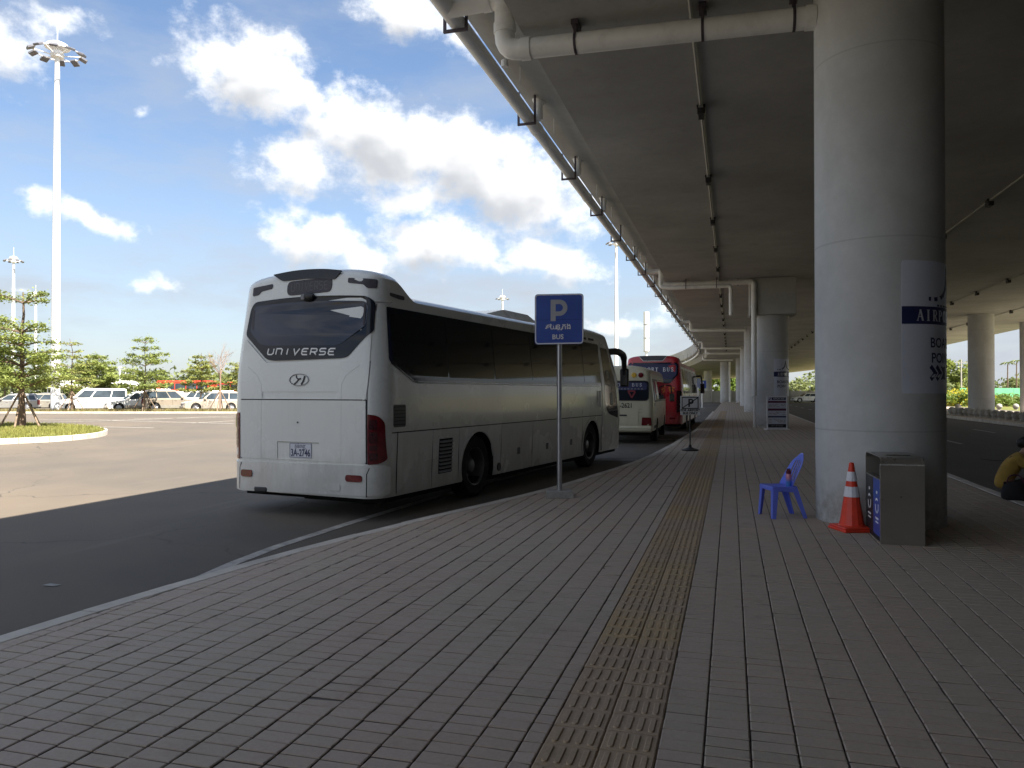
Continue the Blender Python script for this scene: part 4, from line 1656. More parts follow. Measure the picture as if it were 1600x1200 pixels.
def white_coach():
    W, L = 1.31, 10.65
    SX = 0.145           # the rear face is read from the photograph about its own centre
    def rise(y):
        if y < 0.45: return 0.24, 0.28
        if y < 1.05:
            k = 1 - smooth01((y - 0.45) / 0.60)
            return 0.24 * k, 0.28 * k
        if y > 6.0:
            k = smooth01((y - 6.0) / 0.7) * (1 - 0.4 * smooth01((y - 8.6) / 1.6))
            return 0.06 * k, 0.12 * k
        return 0.0, 0.0
    c = Coach(L, W, 0.30, 1.9, 0.10, 2.88, 3.10, rr=0.27, rf=0.5, lean=0.055, rake=0.24, rise=rise, nexp=3.2)
    t = thing('coach', 'large white coach parked at the kerb with dark rear window and number plate', 'coach')
    a = R(15.9 - 25.5)
    cx = -5.515 - SX * math.cos(a); cy = 9.274 - SX * math.sin(a)
    t.location = (cx, cy, ROAD_Z)
    t.rotation_euler = (0, 0, a)
    body = c.shell(extra=[0.45, 0.55, 0.65, 0.75, 0.85, 0.95, 1.05, 6.0, 6.2, 6.4, 6.7])
    body.materials.append(M['coach_white'])
    RW, FW = 2.62, 8.05
    cuts = []
    for s in (-1, 1):
        for (yy, r) in ((RW + 0.13, 0.555), (FW + 0.13, 0.55)):
            cuts.append(cyl_x(yy, 0.50, r, s * 0.80, s * 1.5))
    body = boolean_cut(body, cuts, M['dark'])
    finish(body, 28)
    bo = mesh_obj('body', body, None, t)
    MB().box(-1.2, 1.2, 0.25, L - 0.5, 0.22, 0.31).build('underfloor', M['dark'], t)
    MB().box(-0.35, 0.9, 0.5, 1.6, 0.16, 0.22).build('engine_sump', M['dark'], t)
    DY = 0.13
    rear, rs, ls, fr = c.rear_fn(), c.side_fn(1, DY), c.side_fn(-1, DY), c.front_fn()
    CX = [-1.29, -1.26, -1.22, -1.17, -1.12, -1.06, 1.06, 1.12, 1.17, 1.22, 1.26, 1.29]
    CZ = [round(0.4 + 0.1 * k, 2) for k in range(31)]
    def rp(name, poly, thick, mat, parent=t, dx=SX, **kw):
        kw.setdefault('ca', CX); kw.setdefault('cb', CZ)
        return panel(name, [(x + dx, z) for x, z in poly], rear, thick, M[mat], parent, **kw)
    # rear window with its black surround
    frame = rpoly([(-1.03, 2.975), (-0.55, 3.005), (-0.1, 3.012), (0.45, 2.995), (0.89, 2.965), (0.99, 2.89), (1.00, 2.50), (0.635, 2.165), (0.55, 2.145), (-0.62, 2.13), (-0.76, 2.15), (-1.165, 2.505), (-1.10, 2.88)],
                  [.08, .3, .3, .3, .08, .08, .03, .05, .06, .06, .06, .05, .2])
    fo = rp('window_frame', frame, 0.012, 'frame')
    pane = rpoly([(-1.01, 2.915), (-0.55, 2.935), (-0.1, 2.94), (0.45, 2.925), (0.87, 2.895), (0.92, 2.83), (0.905, 2.57), (0.53, 2.34), (0.44, 2.32), (-0.78, 2.345), (-0.90, 2.375), (-1.085, 2.55), (-1.05, 2.85)],
                 [.05, .3, .3, .3, .06, .06, .05, .05, .08, .08, .05, .05, .2])
    rp('rear_window', pane, 0.016, 'glass_blue')
    for (x0, x1) in ((-1.06, -1.02), (0.865, 0.89)):
        rp('glass_reflection_strip', rect(x0, x1, 2.58, 2.86, .01), 0.0175, 'vent', parent=fo)
    lab = MB()
    stroke_word(lab, 'UNIVERSE', lambda x, z, d: rear(x, z - 0.022 * (x), d), -0.745 + SX, 0.47 + SX, 2.207, 0.082, 0.018, 0.25, 0.012, 0.017)
    lab.build('lettering', M['white'], t)
    # rear view camera
    cam_ = MB()
    p = Vector(rear(-0.06 + SX, 2.995, 0.0))
    cam_.lathe([(0.0001, -.105), (0.035, -.10), (0.058, -.05), (0.062, 0.0), (0.058, .05), (0.035, .10), (0.0001, .105)], 14,
               M=Matrix.Translation(p + Vector((0, -0.035, 0))) @ Matrix.Rotation(math.pi / 2, 4, 'Y'))
    co = cam_.build('rear_camera', M['black'], t, smooth=40)
    MB().box(p.x - 0.07, p.x - 0.005, p.y - 0.105, p.y - 0.06, p.z - 0.045, p.z + 0.035, .008).build('camera_lens', M['slatgrey'], co)
    # upper rear
    visor = rpoly([(-0.735, 3.352), (-0.4, 3.385), (-0.1, 3.39), (0.2, 3.375), (0.475, 3.335), (0.36, 3.215), (-0.1, 3.262), (-0.545, 3.245)], [.03, .3, .3, .3, .03, .05, .2, .05])
    rp('rear_visor', visor, 0.016, 'frame')
    pill = rpoly([(-0.46, 3.235), (0.315, 3.255), (0.315, 3.055), (-0.46, 3.035)], 0.085, 6)
    po = rp('name_panel', pill, 0.008, 'vent')
    mb = MB(); stroke_word(mb, 'UNIVERSE', rear, -0.38 + SX, 0.27 + SX, 3.095, 0.11, 0.012, 0.0, 0.006, 0.010)
    mb.build('lettering', M['pill_letter'], po)
    rp('corner_vent', rpoly([(-1.09, 3.185), (-0.73, 3.222), (-0.73, 3.155), (-0.93, 3.125), (-0.985, 3.075), (-1.09, 3.062)], .022), 0.007, 'vent')
    rp('corner_vent', rpoly([(0.58, 3.225), (0.985, 3.19), (0.985, 3.07), (0.885, 3.07), (0.83, 3.122), (0.58, 3.158)], .022), 0.007, 'vent')
    # engine lid, upper tail panel, seams, handle recess
    lid = rpoly([(-1.215, 1.583), (0.945, 1.583), (0.945, 0.765), (-1.215, 0.765)], .02)
    lo = rp('engine_lid', lid, 0.009, 'coach_white', holes=[(-0.54 + SX, 0.19 + SX, 0.775, 1.012)], ca=CX + [0.54 + SX - .01])
    rp('plate_recess', rect(-0.55, 0.20, 0.76, 1.022), 0.001, 'coach_white', parent=lo)
    rp('recess_lip', rect(-0.54, 0.19, 1.004, 1.012), 0.0085, 'lowgrey', parent=lo)
    plate = rp('number_plate', rect(-0.325, 0.062, 0.795, 1.000, .012), 0.006, 'plate')
    fnp = lambda a_, b_, d: rear(a_ - 0.131 + SX, b_ + 0.862, d)
    text('3A-2746', 0.135, fnp, M['navy'], plate, d=0.0085, sx=0.72, bold=0.003)
    text('ភ្នំពេញ', 0.072, lambda a_, b_, d: rear(a_ - 0.131 + SX, b_ + 0.955, d), M['navy'], plate, d=0.0085, sx=0.9)
    mb = MB()
    stroke2d(mb, rect(-0.317 + SX, 0.054 + SX, 0.803, 0.992, .012), 0.005, rear, 0.0, 0.0085, closed=True)
    mb.build('plate_border', M['navy'], plate)
    mb = MB().lathe([(0.0001, 0), (0.012, 0), (0.012, .008), (0.0001, .010)], 10, M=Matrix.Translation(rear(-0.178 + SX, 1.28, 0.009)) @ Matrix.Rotation(math.pi / 2, 4, 'X'))
    mb.build('lid_lock', M['black'], t)
    upper = rpoly([(-1.215, 1.597), (0.945, 1.597), (0.98, 1.9), (0.98, 2.48), (0.64, 2.13), (-0.765, 2.10), (-1.18, 2.46), (-1.25, 2.0)], [.02, .02, .3, .05, .06, .06, .05, .3])
    uo = rp('tail_panel', upper, 0.008, 'coach_white', holes=[(-0.815 + SX, 0.48 + SX, 1.605, 1.700)])
    rp('handle_recess', rect(-0.825, 0.49, 1.60, 1.706), 0.0005, 'coach_white', parent=uo)
    for pts in ([(0.549, 0.77), (0.549, 1.582)], [(-0.84, 0.77), (-0.84, 1.582)], [(0.549, 1.60), (0.552, 1.80), (0.62, 1.92), (0.83, 2.05)], [(-0.84, 1.60), (-0.843, 1.80), (-0.92, 1.92), (-1.10, 2.05)]):
        mb = MB(); stroke2d(mb, [(x + SX, z) for x, z in pts], 0.012, rear, 0.0, 0.0105)
        mb.build('pressed_crease', M['coach_white'], t)
    mb = MB()
    stroke2d(mb, [(-1.22 + SX, 1.590), (0.953 + SX, 1.590), (0.953 + SX, 0.757), (-1.22 + SX, 0.757)], 0.013, rear, -0.002, 0.004)
    mb.build('lid_gap', M['dark'], t)
    # emblem: an oval ring with a slanting H
    em = MB()
    ex, ez = -0.163 + SX, 1.862
    stroke2d(em, arc(ex, ez, 0.165, 0.082, 0, 360, 28)[:-1], 0.014, rear, 0.006, 0.016, closed=True)
    stroke2d(em, [(ex - .085, ez - .062), (ex - .045, ez - .035), (ex - .005, ez + .005), (ex + .03, ez + .018)], 0.020, rear, 0.006, 0.016)
    stroke2d(em, [(ex - .05, ez + .062), (ex - .045, ez + .03), (ex - .02, ez + .012), (ex + .03, ez + .018)], 0.014, rear, 0.006, 0.0165)
    stroke2d(em, [(ex + .04, ez - .066), (ex + .075, ez - .02), (ex + .098, ez + .05)], 0.024, rear, 0.006, 0.016)
    em.build('logo', M['frame'], t)
    em2 = MB(); stroke2d(em2, arc(ex, ez, 0.168, 0.085, 0, 360, 28)[:-1], 0.006, rear, 0.006, 0.018, closed=True)
    em2.build('logo_rim', M['chrome'], t)
    # tail lamps wrap round the corners
    for sgn in (1, -1):
        if sgn > 0:
            outl = rpoly([(0.968, 1.405), (1.09, 1.385), (1.138, 1.30), (1.138, 0.80), (1.09, 0.755), (0.968, 0.745)], [.015, .08, .07, .04, .04, .015])
            off = 0.0
        else:
            outl = rpoly([(-1.24, 1.405), (-1.30, 1.40), (-1.405, 1.33), (-1.415, 0.78), (-1.30, 0.75), (-1.24, 0.745)], [.01, .02, .08, .06, .02, .01])
        lm = rp('tail_lamp', outl, 0.014, 'lamp_red')
        for (z0, z1, mt) in ((1.20, 1.33, 'lamp_dark'), (1.02, 1.17, 'lamp_dark'), (0.93, 1.0, 'lamp_dark'), (0.80, 0.90, 'lamp_clear' if sgn < 0 else 'lamp_dark')):
            if sgn > 0:
                rp('lamp_lens', rect(0.99, 1.075, z0, z1, .015), 0.0165, mt, parent=lm)
            else:
                rp('lamp_lens', rect(-1.37, -1.265, z0, z1, .01), 0.0165, mt, parent=lm)
    # bumper
    bump = rpoly([(-1.42, 0.715), (-1.30, 0.71), (0.93, 0.735), (1.12, 0.745), (1.145, 0.70), (1.14, 0.34), (0.95, 0.335), (-1.2, 0.30), (-1.41, 0.33)], [.02, .05, .05, .02, .03, .04, .04, .04, .04])
    bo2 = rp('bumper', bump, 0.022, 'coach_white', cb=[0.4, 0.5, 0.6, 0.7])
    for (x0, x1, z0, z1) in ((-1.19, -0.985, 0.50, 0.60), (0.640, 0.905, 0.515, 0.605)):
        rp('reflector', rect(x0, x1, z0, z1, .04), 0.030, 'lamp_red', parent=bo2)
    for x in (-1.222, 0.955):
        mb = MB(); stroke2d(mb, [(x + SX, 0.325), (x + SX + 0.004, 0.62), (x + SX + .035, 0.70)], 0.010, rear, 0.0, 0.0235)
        mb.build('bumper_seam', M['dark'], bo2)
    rp('tow_cover', rect(0.36, 0.55, 0.385, 0.47, .015), 0.0245, 'coach_white', parent=bo2)
    ex_ = MB().box(-0.96 + SX, -0.70 + SX, -0.035, 0.25, 0.285, 0.378, 0.028)
    ex_.build('exhaust', M['black'], t, smooth=40)
    for (x0, x1) in ((-1.42, -1.12), (0.98, 1.14)):
        mb = MB(); stroke2d(mb, [(x0 + SX, 2.885 if x0 > 0 else 2.92), (x1 + SX, 2.89 if x0 > 0 else 2.925)], 0.012, rear, 0.0, 0.003)
        mb.build('corner_seam', M['lowgrey'], t)
    mb = MB(); stroke2d(mb, [(0.962 + SX, 0.75), (0.962 + SX, 1.6), (0.985 + SX, 2.0), (1.0 + SX, 2.86)], 0.010, rear, 0.0, 0.003)
    mb.build('body_seam', M['slatgrey'], t)
    # both sides
    for sgn, fn in ((1, rs), (-1, ls)):
        cb = CZ
        win = rpoly([(0.10, 2.835), (0.10, 2.12), (0.16, 2.07), (0.66, 1.862), (0.78, 1.845), (8.66, 1.838), (8.70, 2.80)], [.02, .05, .05, .08, .1, .02, .02])
        side = panel('window_band', win, fn, 0.006, M['frame'], t, ca=list(np.arange(1, 8.6, .8)) + [.15, .2, .26], cb=cb)
        edges = [(0.17, 1.62), (1.66, 3.16), (3.20, 4.70), (4.74, 6.24), (6.28, 7.50), (7.54, 8.62)]
        for i, (y0, y1) in enumerate(edges):
            if i == 0:
                pl = rpoly([(y0, 2.755), (y0, 2.14), (0.68, 1.925), (y1, 1.915), (y1, 2.75)], .03)
            else:
                pl = rect(y0, y1, 1.91, 2.745, .02)
            panel('side_window', pl, fn, 0.009, M['glass'], side, ca=[.2, .26], cb=cb)
        mb = MB()
        stroke2d(mb, [(0.14, 2.085), (0.67, 1.842), (0.79, 1.825), (8.68, 1.818)], 0.022, fn, 0.0, 0.011)
        mb.build('window_trim', M['frame'], side)
        # lower panels with real gaps
        zb, zt = 0.315, 1.145
        for (y0, y1) in ((0.30, 1.19), (1.20, 1.965)):
            panel('skirt_panel', rect(y0, y1, zb, zt, .012), fn, 0.007, M['coach_white'], t, ca=[.3], cb=cb)
        panel('skirt_panel', rpoly([(1.975, zb), (2.04, zb), (2.07, 0.6), (2.2, 0.9), (2.4, 1.05), (2.62, 1.09), (2.84, 1.05), (3.04, 0.9), (3.17, 0.6), (3.2, zb), (3.44, zb), (3.44, zt), (1.975, zt)], .012), fn, 0.007, M['coach_white'], t, cb=cb)
        for (y0, y1) in ((3.45, 4.75), (4.76, 6.05), (6.06, 7.42)):
            po_ = panel('luggage_door', rect(y0, y1, zb, zt, .012), fn, 0.007, M['coach_white'], t, cb=cb)
            panel('door_latch', rect(y0 + 0.66, y0 + 0.78, 0.58, 0.70, .012), fn, 0.010, M['black'], po_)
        mb = MB()
        stroke2d(mb, [(0.16, 1.152), (8.72, 1.152)], 0.014, fn, -0.002, 0.0035)
        for y_ in (0.292, 1.195, 1.97, 3.445, 4.755, 6.055, 7.43):
            stroke2d(mb, [(y_, 0.33), (y_, 1.145)], 0.011, fn, -0.002, 0.003)
        mb.build('panel_gap', M['dark'], t)
        # raised lips round the arches
        for (yy, rr_) in ((RW, 0.565), (FW, 0.56)):
            mb = MB()
            stroke2d(mb, arc(yy, 0.50, rr_ + .02, rr_ + .02, -18, 198, 22), 0.05, fn, -0.01, 0.016)
            mb.build('arch_lip', M['coach_white'], t)
        if sgn > 0:
            g = panel('side_grille', rect(0.185, 0.475, 1.225, 1.525, .035), fn, 0.006, M['black'], t, ca=[.22, .26], cb=cb)
            for k in range(6):
                mb = MB(); stroke2d(mb, [(0.205, 1.26 + k * .047), (0.455, 1.26 + k * .047)], 0.010, fn, 0.004, 0.010)
                mb.build('grille_bar', M['frame'], g)
            lv = panel('louvre', rect(1.375, 1.765, 0.49, 1.005, .01), fn, 0.0085, M['dark'], t, cb=cb)
            for k in range(9):
                z = 0.515 + k * 0.055
                mb = MB()
                mb.add([fn(1.385, z, 0.008), fn(1.755, z, 0.008), fn(1.755, z - .010, 0.028), fn(1.385, z - .010, 0.028), fn(1.385, z + .022, 0.008), fn(1.755, z + .022, 0.008), fn(1.755, z + .008, 0.026), fn(1.385, z + .008, 0.026)],
                       [(0, 1, 2, 3), (4, 5, 6, 7), (3, 2, 6, 7), (0, 3, 7, 4), (1, 2, 6, 5)])
                mb.build('slat', M['slatgrey'], lv)
            mb = MB().lathe([(0.0001, 0.0), (0.07, 0.0), (0.07, 0.012), (0.055, 0.018), (0.0001, 0.016)], 16, M=Matrix.Translation(fn(3.37, 0.42, 0.006)) @ Matrix.Rotation(math.pi / 2, 4, 'Y'))
            mb.build('filler_cap', M['black'], t)
            # passenger door at the front
            dr = panel('door', rpoly([(8.74, 0.32), (9.98, 0.32), (9.98, 1.15), (9.72, 2.80), (8.74, 2.80)], [.02, .02, .1, .05, .02]), fn, 0.010, M['coach_white'], t, ca=list(np.arange(8.8, 10.2, .1)), cb=cb)
            panel('door_glass', rpoly([(8.92, 2.74), (8.92, 1.42), (9.10, 1.22), (9.30, 1.15), (9.90, 1.06), (9.90, 1.3), (9.66, 2.72)], [.02, .1, .15, .1, .05, .1, .03]), fn, 0.014, M['glass'], dr, ca=list(np.arange(8.8, 10.2, .1)), cb=cb)
            mb = MB(); stroke2d(mb, [(8.745, 0.33), (8.745, 2.78)], 0.05, fn, 0.0, 0.016)
            mb.build('door_post', M['slatgrey'], dr)
            mb = MB(); stroke2d(mb, [(8.5, 1.35), (8.5, 1.72)], 0.025, fn, 0.012, 0.05)
            mb.build('grab_rail', M['steel'], t)
            # stickers in the door glass
            for (y0, z0, w_, h_) in ((9.18, 2.02, .17, .2), (9.18, 1.83, .2, .13), (9.30, 1.38, .24, .30), (9.42, 1.75, .08, .12)):
                panel('window_sticker', rect(y0, y0 + w_, z0, z0 + h_), fn, 0.0155, M['lowgrey'], dr, ca=[9.2, 9.3, 9.4, 9.5])
        panel('roof_vent', rpoly([(0.19, 3.035), (0.56, 3.018), (0.56, 2.965), (0.42, 2.965), (0.19, 2.99)], .02), fn, 0.006, M['vent'], t, ca=[.2, .26], cb=CZ)
        for y0 in (7.05, 7.55, 8.05):
            panel('roof_vent', rect(y0, y0 + .36, 2.865, 2.915, .015), fn, 0.006, M['vent'], t)
    # front: windscreen, lamps, mirrors (turned away from the photograph)
    FX = [-1.25, -1.2, -1.1, -1.0, -.9, -.8, .8, .9, 1.0, 1.1, 1.2, 1.25]
    ws = panel('windscreen', rpoly([(-1.22, 1.15), (1.22, 1.15), (1.14, 2.8), (-1.14, 2.8)], .12), fr, 0.01, M['glass'], t, ca=FX, cb=[1.2 + .1 * k for k in range(17)])
    for s in (-1, 1):
        panel('headlight', rpoly([(s * .72, .62), (s * 1.18, .66), (s * 1.2, .88), (s * .78, .84)], .05), fr, 0.012, M['lamp_clear'], t, ca=FX, cb=[.7, .8])
        x = s * 1.20
        arm = elbow([(x - s * .05, 9.62, 2.66), (x + s * .10, 10.0, 2.70), (x + s * .16, 10.40, 2.62), (x + s * .16, 10.45, 2.1)], 0.14)
        m = MB().tube(arm, [0.085] * (len(arm) - 2) + [0.07, 0.06], 10).build('mirror', M['black'], t, smooth=50)
        MB().box(x + s * .05, x + s * .27, 10.40, 10.50, 1.82, 2.28, 0.03).build('mirror_housing', M['black'], m)
        MB().box(x + s * .07, x + s * .25, 10.392, 10.399, 1.86, 2.24).build('mirror_glass', M['chrome'], m)
    for s in (-1, 1):
        add_wheel(t, s * 1.10, RW + DY, 0.50, 0.30, s)
        add_wheel(t, s * 1.12, FW + DY, 0.50, 0.28, s)
    # roof air conditioner
    ac = MB()
    ac.loft([[(-.85, 4.0, 3.0), (.85, 4.0, 3.0), (.78, 4.0, 3.10), (-.78, 4.0, 3.10)], [(-.9, 4.7, 3.0), (.9, 4.7, 3.0), (.74, 4.8, 3.25), (-.74, 4.8, 3.25)],
             [(-.9, 6.0, 3.0), (.9, 6.0, 3.0), (.74, 5.9, 3.25), (-.74, 5.9, 3.25)], [(-.85, 6.3, 3.0), (.85, 6.3, 3.0), (.78, 6.3, 3.12), (-.78, 6.3, 3.12)]])
    ac.build('air_conditioner', M['coach_white'], t, smooth=30)
    return t


white_coach()


def red_bus():
    W, L = 1.25, 11.2
    def rise(y):
        k = 1 - smooth01((y - 0.5) / 0.5)
        return 0.16 * k, 0.18 * k
    c = Coach(L, W, 0.32, 1.9, 0.12, 2.85, 3.08, rr=0.26, rf=0.4, lean=0.07, rake=0.12, rise=rise, nexp=3.0)
    t = thing('airport_bus', 'red airport bus with blue banner window, third in the line at the kerb', 'bus')
    t.location = (-3.22, 33.3, ROAD_Z)
    t.rotation_euler = (0, 0, R(-1.0))
    body = c.shell(extra=[.5, .6, .7, .8, .9, 1.0])
    body.materials.append(M['red'])
    cuts = [cyl_x(yy, .5, .56, s * .8, s * 1.5) for s in (-1, 1) for yy in (2.9, 8.8)]
    body = finish(boolean_cut(body, cuts, M['dark']), 28)
    mesh_obj('body', body, None, t)
    MB().box(-1.15, 1.15, .3, L - .4, .22, .33).build('underfloor', M['dark'], t)
    rear, rs, ls = c.rear_fn(), c.side_fn(1), c.side_fn(-1)
    CX = [-1.2, -1.15, -1.1, -1.05, -1.0, 1.0, 1.05, 1.1, 1.15, 1.2]
    CZ = [.4 + .15 * k for k in range(20)]
    fr = panel('window_frame', rpoly([(-1.0, 2.95), (1.0, 2.95), (1.06, 2.85), (1.06, 2.42), (.72, 2.05), (-.72, 2.05), (-1.06, 2.42), (-1.06, 2.85)], .06), rear, .012, M['frame'], t, ca=CX, cb=CZ)
    bn = panel('rear_banner', rpoly([(-.96, 2.90), (.96, 2.90), (1.0, 2.82), (1.0, 2.44), (.8, 2.24), (-.8, 2.24), (-1.0, 2.44), (-1.0, 2.82)], .05), rear, .016, M['navy'], t, ca=CX, cb=CZ)
    mb = MB(); serif_word(mb, 'AIRPORT BUS', rear, -.90, .90, 2.56, .175, .015, .020)
    mb.build('lettering', M['silver_print'], bn)
    v = panel('rear_visor', rpoly([(-.62, 3.24), (.62, 3.24), (.42, 3.02), (-.42, 3.02)], .06), rear, .02, M['frame'], t, cb=CZ)
    mb = MB(); stroke2d(mb, [(-.60, 3.23), (-.41, 3.02), (.41, 3.02), (.60, 3.23)], .02, rear, 0.0, .03)
    mb.build('visor_trim', M['silver'], v)
    for s in (-1, 1):
        panel('tail_lamp', rpoly([(s * 1.0, 1.75), (s * 1.2, 1.72), (s * 1.22, .85), (s * 1.0, .8)], .04), rear, .014, M['lamp_dark'], t, ca=CX, cb=CZ)
        panel('reflector', rect(min(s * .7, s * .95), max(s * .7, s * .95), .52, .6, .03), rear, .02, M['lamp_red'], t)
    panel('bumper', rpoly([(-1.22, .8), (1.22, .8), (1.22, .36), (-1.22, .36)], .04), rear, .02, M['red'], t, ca=CX, cb=CZ)
    panel('engine_lid', rect(-.95, .95, .84, 1.55, .03), rear, .012, M['red'], t, cb=CZ)
    panel('number_plate', rect(.1, .5, .58, .74), rear, .024, M['plate'], t)
    for (x, z) in ((0.42, 1.85), (0.80, 1.78)):
        mb = MB()
        stroke2d(mb, [(x - .13, z + .08), (x, z + .1), (x + .12, z + .07)], .06, rear, .0, .016)
        stroke2d(mb, [(x - .10, z - .02), (x + .03, z), (x + .09, z - .08)], .06, rear, .0, .016)
        stroke2d(mb, [(x - .11, z + .07), (x - .06, z - .12)], .04, rear, .0, .0165)
        mb.build('orange_decal', M['orange'], t)
    for sgn, fn in ((1, rs), (-1, ls)):
        band = panel('window_band', rpoly([(.35, 2.78), (.35, 1.65), (.55, 1.5), (10.6, 1.5), (10.6, 2.78)], .06), fn, .006, M['silver'], t, cb=CZ, ca=[1, 2, 4, 6, 8])
        for k in range(7):
            y0 = .5 + k * 1.42
            panel('side_window', rect(y0, y0 + 1.24, 1.62, 2.68, .1), fn, .010, M['glass'], band, cb=CZ)
        panel('skirt_panel', rect(.35, 2.25, .36, 1.44, .02), fn, .006, M['silver'], t, cb=CZ)
        panel('skirt_panel', rect(3.55, 8.1, .36, 1.44, .02), fn, .006, M['silver'], t, cb=CZ)
        for yy in (2.9, 8.8):
            add_wheel(t, sgn * 1.08, yy, .5, .28, sgn)
    MB().box(-.75, .75, 3.0, 6.0, 3.0, 3.26, .06).build('air_conditioner', M['red'], t)
    for s in (-1, 1):
        arm = elbow([(s * 1.15, 11.0, 2.55), (s * 1.42, 11.25, 2.58), (s * 1.48, 11.35, 2.0)], .1)
        m = MB().tube(arm, .05, 8).build('mirror', M['black'], t)
        MB().box(s * 1.48 - .12, s * 1.48 + .12, 11.3, 11.4, 1.6, 2.15, .03).build('mirror_housing', M['black'], m)
    return t


red_bus()


def minibus():
    W, L = 1.02, 6.3
    c = Coach(L, W, .42, 1.5, .10, 2.25, 2.56, rr=.20, rf=.3, lean=.05, rake=.10, nexp=2.6)
    t = thing('minibus', 'cream minibus with number on its back, between white coach and red bus', 'minibus')
    t.location = (-3.42, 25.2, ROAD_Z)
    t.rotation_euler = (0, 0, R(1.0))
    body = c.shell()
    body.materials.append(M['cream'])
    cuts = [cyl_x(yy, .38, .43, s * .6, s * 1.3) for s in (-1, 1) for yy in (1.6, 5.4)]
    body = finish(boolean_cut(body, cuts, M['dark']), 28)
    mesh_obj('body', body, None, t)
    MB().box(-.9, .9, .2, L - .3, .26, .44).build('underfloor', M['dark'], t)
    rear, rs, ls = c.rear_fn(), c.side_fn(1), c.side_fn(-1)
    CZ = [.5 + .12 * k for k in range(18)]
    fo = panel('window_seal', rect(-.80, .86, 1.40, 2.06, .13), rear, .010, M['black'], t, cb=CZ)
    panel('rear_window', rect(-.77, .83, 1.43, 2.03, .11), rear, .014, M['glass'], fo, cb=CZ)
    bn = panel('rear_banner', rect(-.74, .80, 1.75, 2.0, .08), rear, .016, M['navy'], fo, cb=CZ)
    mb = MB(); serif_word(mb, 'AIRPORT BUS', rear, -.66, .66, 1.87, .105, .015, .018); mb.build('lettering', M['silver_print'], bn)
    mb = MB()
    for k in range(12):
        stroke2d(mb, [(-.6 + k * .11, 1.79), (-.54 + k * .11, 1.79)], .035, rear, .015, .018)
    mb.build('small_print', M['slatgrey'], bn)
    mb = MB()
    stroke2d(mb, [(.18, 1.72), (.42, 1.72)], .05, rear, .012, .017); stroke2d(mb, [(.20, 1.70), (.31, 1.50)], .05, rear, .012, .0172); stroke2d(mb, [(.42, 1.70), (.31, 1.50)], .05, rear, .012, .0174)
    mb.build('red_pennant', M['seat_red'], fo)
    for (x, mt) in ((.38, 'amber'), (.60, 'lamp_red'), (-.38, 'amber'), (-.60, 'lamp_red')):
        mb = MB().lathe([(.0001, 0), (.085, 0), (.085, .02), (.07, .03), (.0001, .032)], 16, M=Matrix.Translation(rear(x, 2.24, 0.0)) @ Matrix.Rotation(math.pi / 2, 4, 'X'))
        mb.build('marker_lamp', M[mt], t)
    text('2A-2621', .22, lambda a, b, d: rear(a + .02, b + 1.24, d), M['black'], t, d=.006, sx=.82, bold=.004)
    dr = panel('rear_door', rpoly([(-.62, 1.12), (.52, 1.12), (.52, .62), (-.62, .62)], .03), rear, .010, M['cream'], t, cb=CZ)
    panel('door_handle', rect(-.35, .15, .90, .95, .02), rear, .022, M['black'], dr)
    for z in (1.13, 1.02):
        mb = MB(); stroke2d(mb, [(.54, z), (.9, z)], .012, rear, 0, .004); mb.build('body_seam', M['lowgrey'], t)
    for s in (-1, 1):
        panel('tail_lamp', rpoly([(s * .64, .86), (s * .92, .86), (s * .94, .60), (s * .62, .60)], .03), rear, .016, M['lamp_red'], t)
    MB().box(-.98, .98, -.10, .12, .38, .58, .05).build('bumper', M['cream'], t)
    for sgn, fn in ((1, rs), (-1, ls)):
        band = panel('window_band', rect(.25, 6.1, 1.36, 2.12, .05), fn, .006, M['black'], t, cb=CZ)
        for k in range(6):
            y0 = .32 + k * .96
            panel('side_window', rect(y0, y0 + .86, 1.42, 2.06, .06), fn, .012, M['chrome' if k == 1 else 'glass'], band, cb=CZ)
        mb = MB(); stroke2d(mb, [(.2, 1.28), (6.2, 1.28)], .09, fn, 0, .006); mb.build('side_stripe', M['lowgrey'], t)
        mb = MB(); stroke2d(mb, [(.3, .55), (1.1, .55)], .10, fn, .0, .03); mb.build('sill_trim', M['chrome'], t)
        for yy in (1.6, 5.4):
            add_wheel(t, sgn * .90, yy, .38, .22, sgn)
    m = MB().tube(elbow([(1.0, 6.3, 1.95), (1.2, 6.45, 1.95), (1.24, 6.5, 1.6)], .06), .025, 8).build('mirror', M['black'], t)
    MB().box(1.14, 1.34, 6.45, 6.55, 1.3, 1.62, .03).build('mirror_housing', M['black'], m)
    MB().box(1.16, 1.32, 6.44, 6.449, 1.33, 1.59).build('mirror_glass', M['chrome'], m)
    return t


minibus()

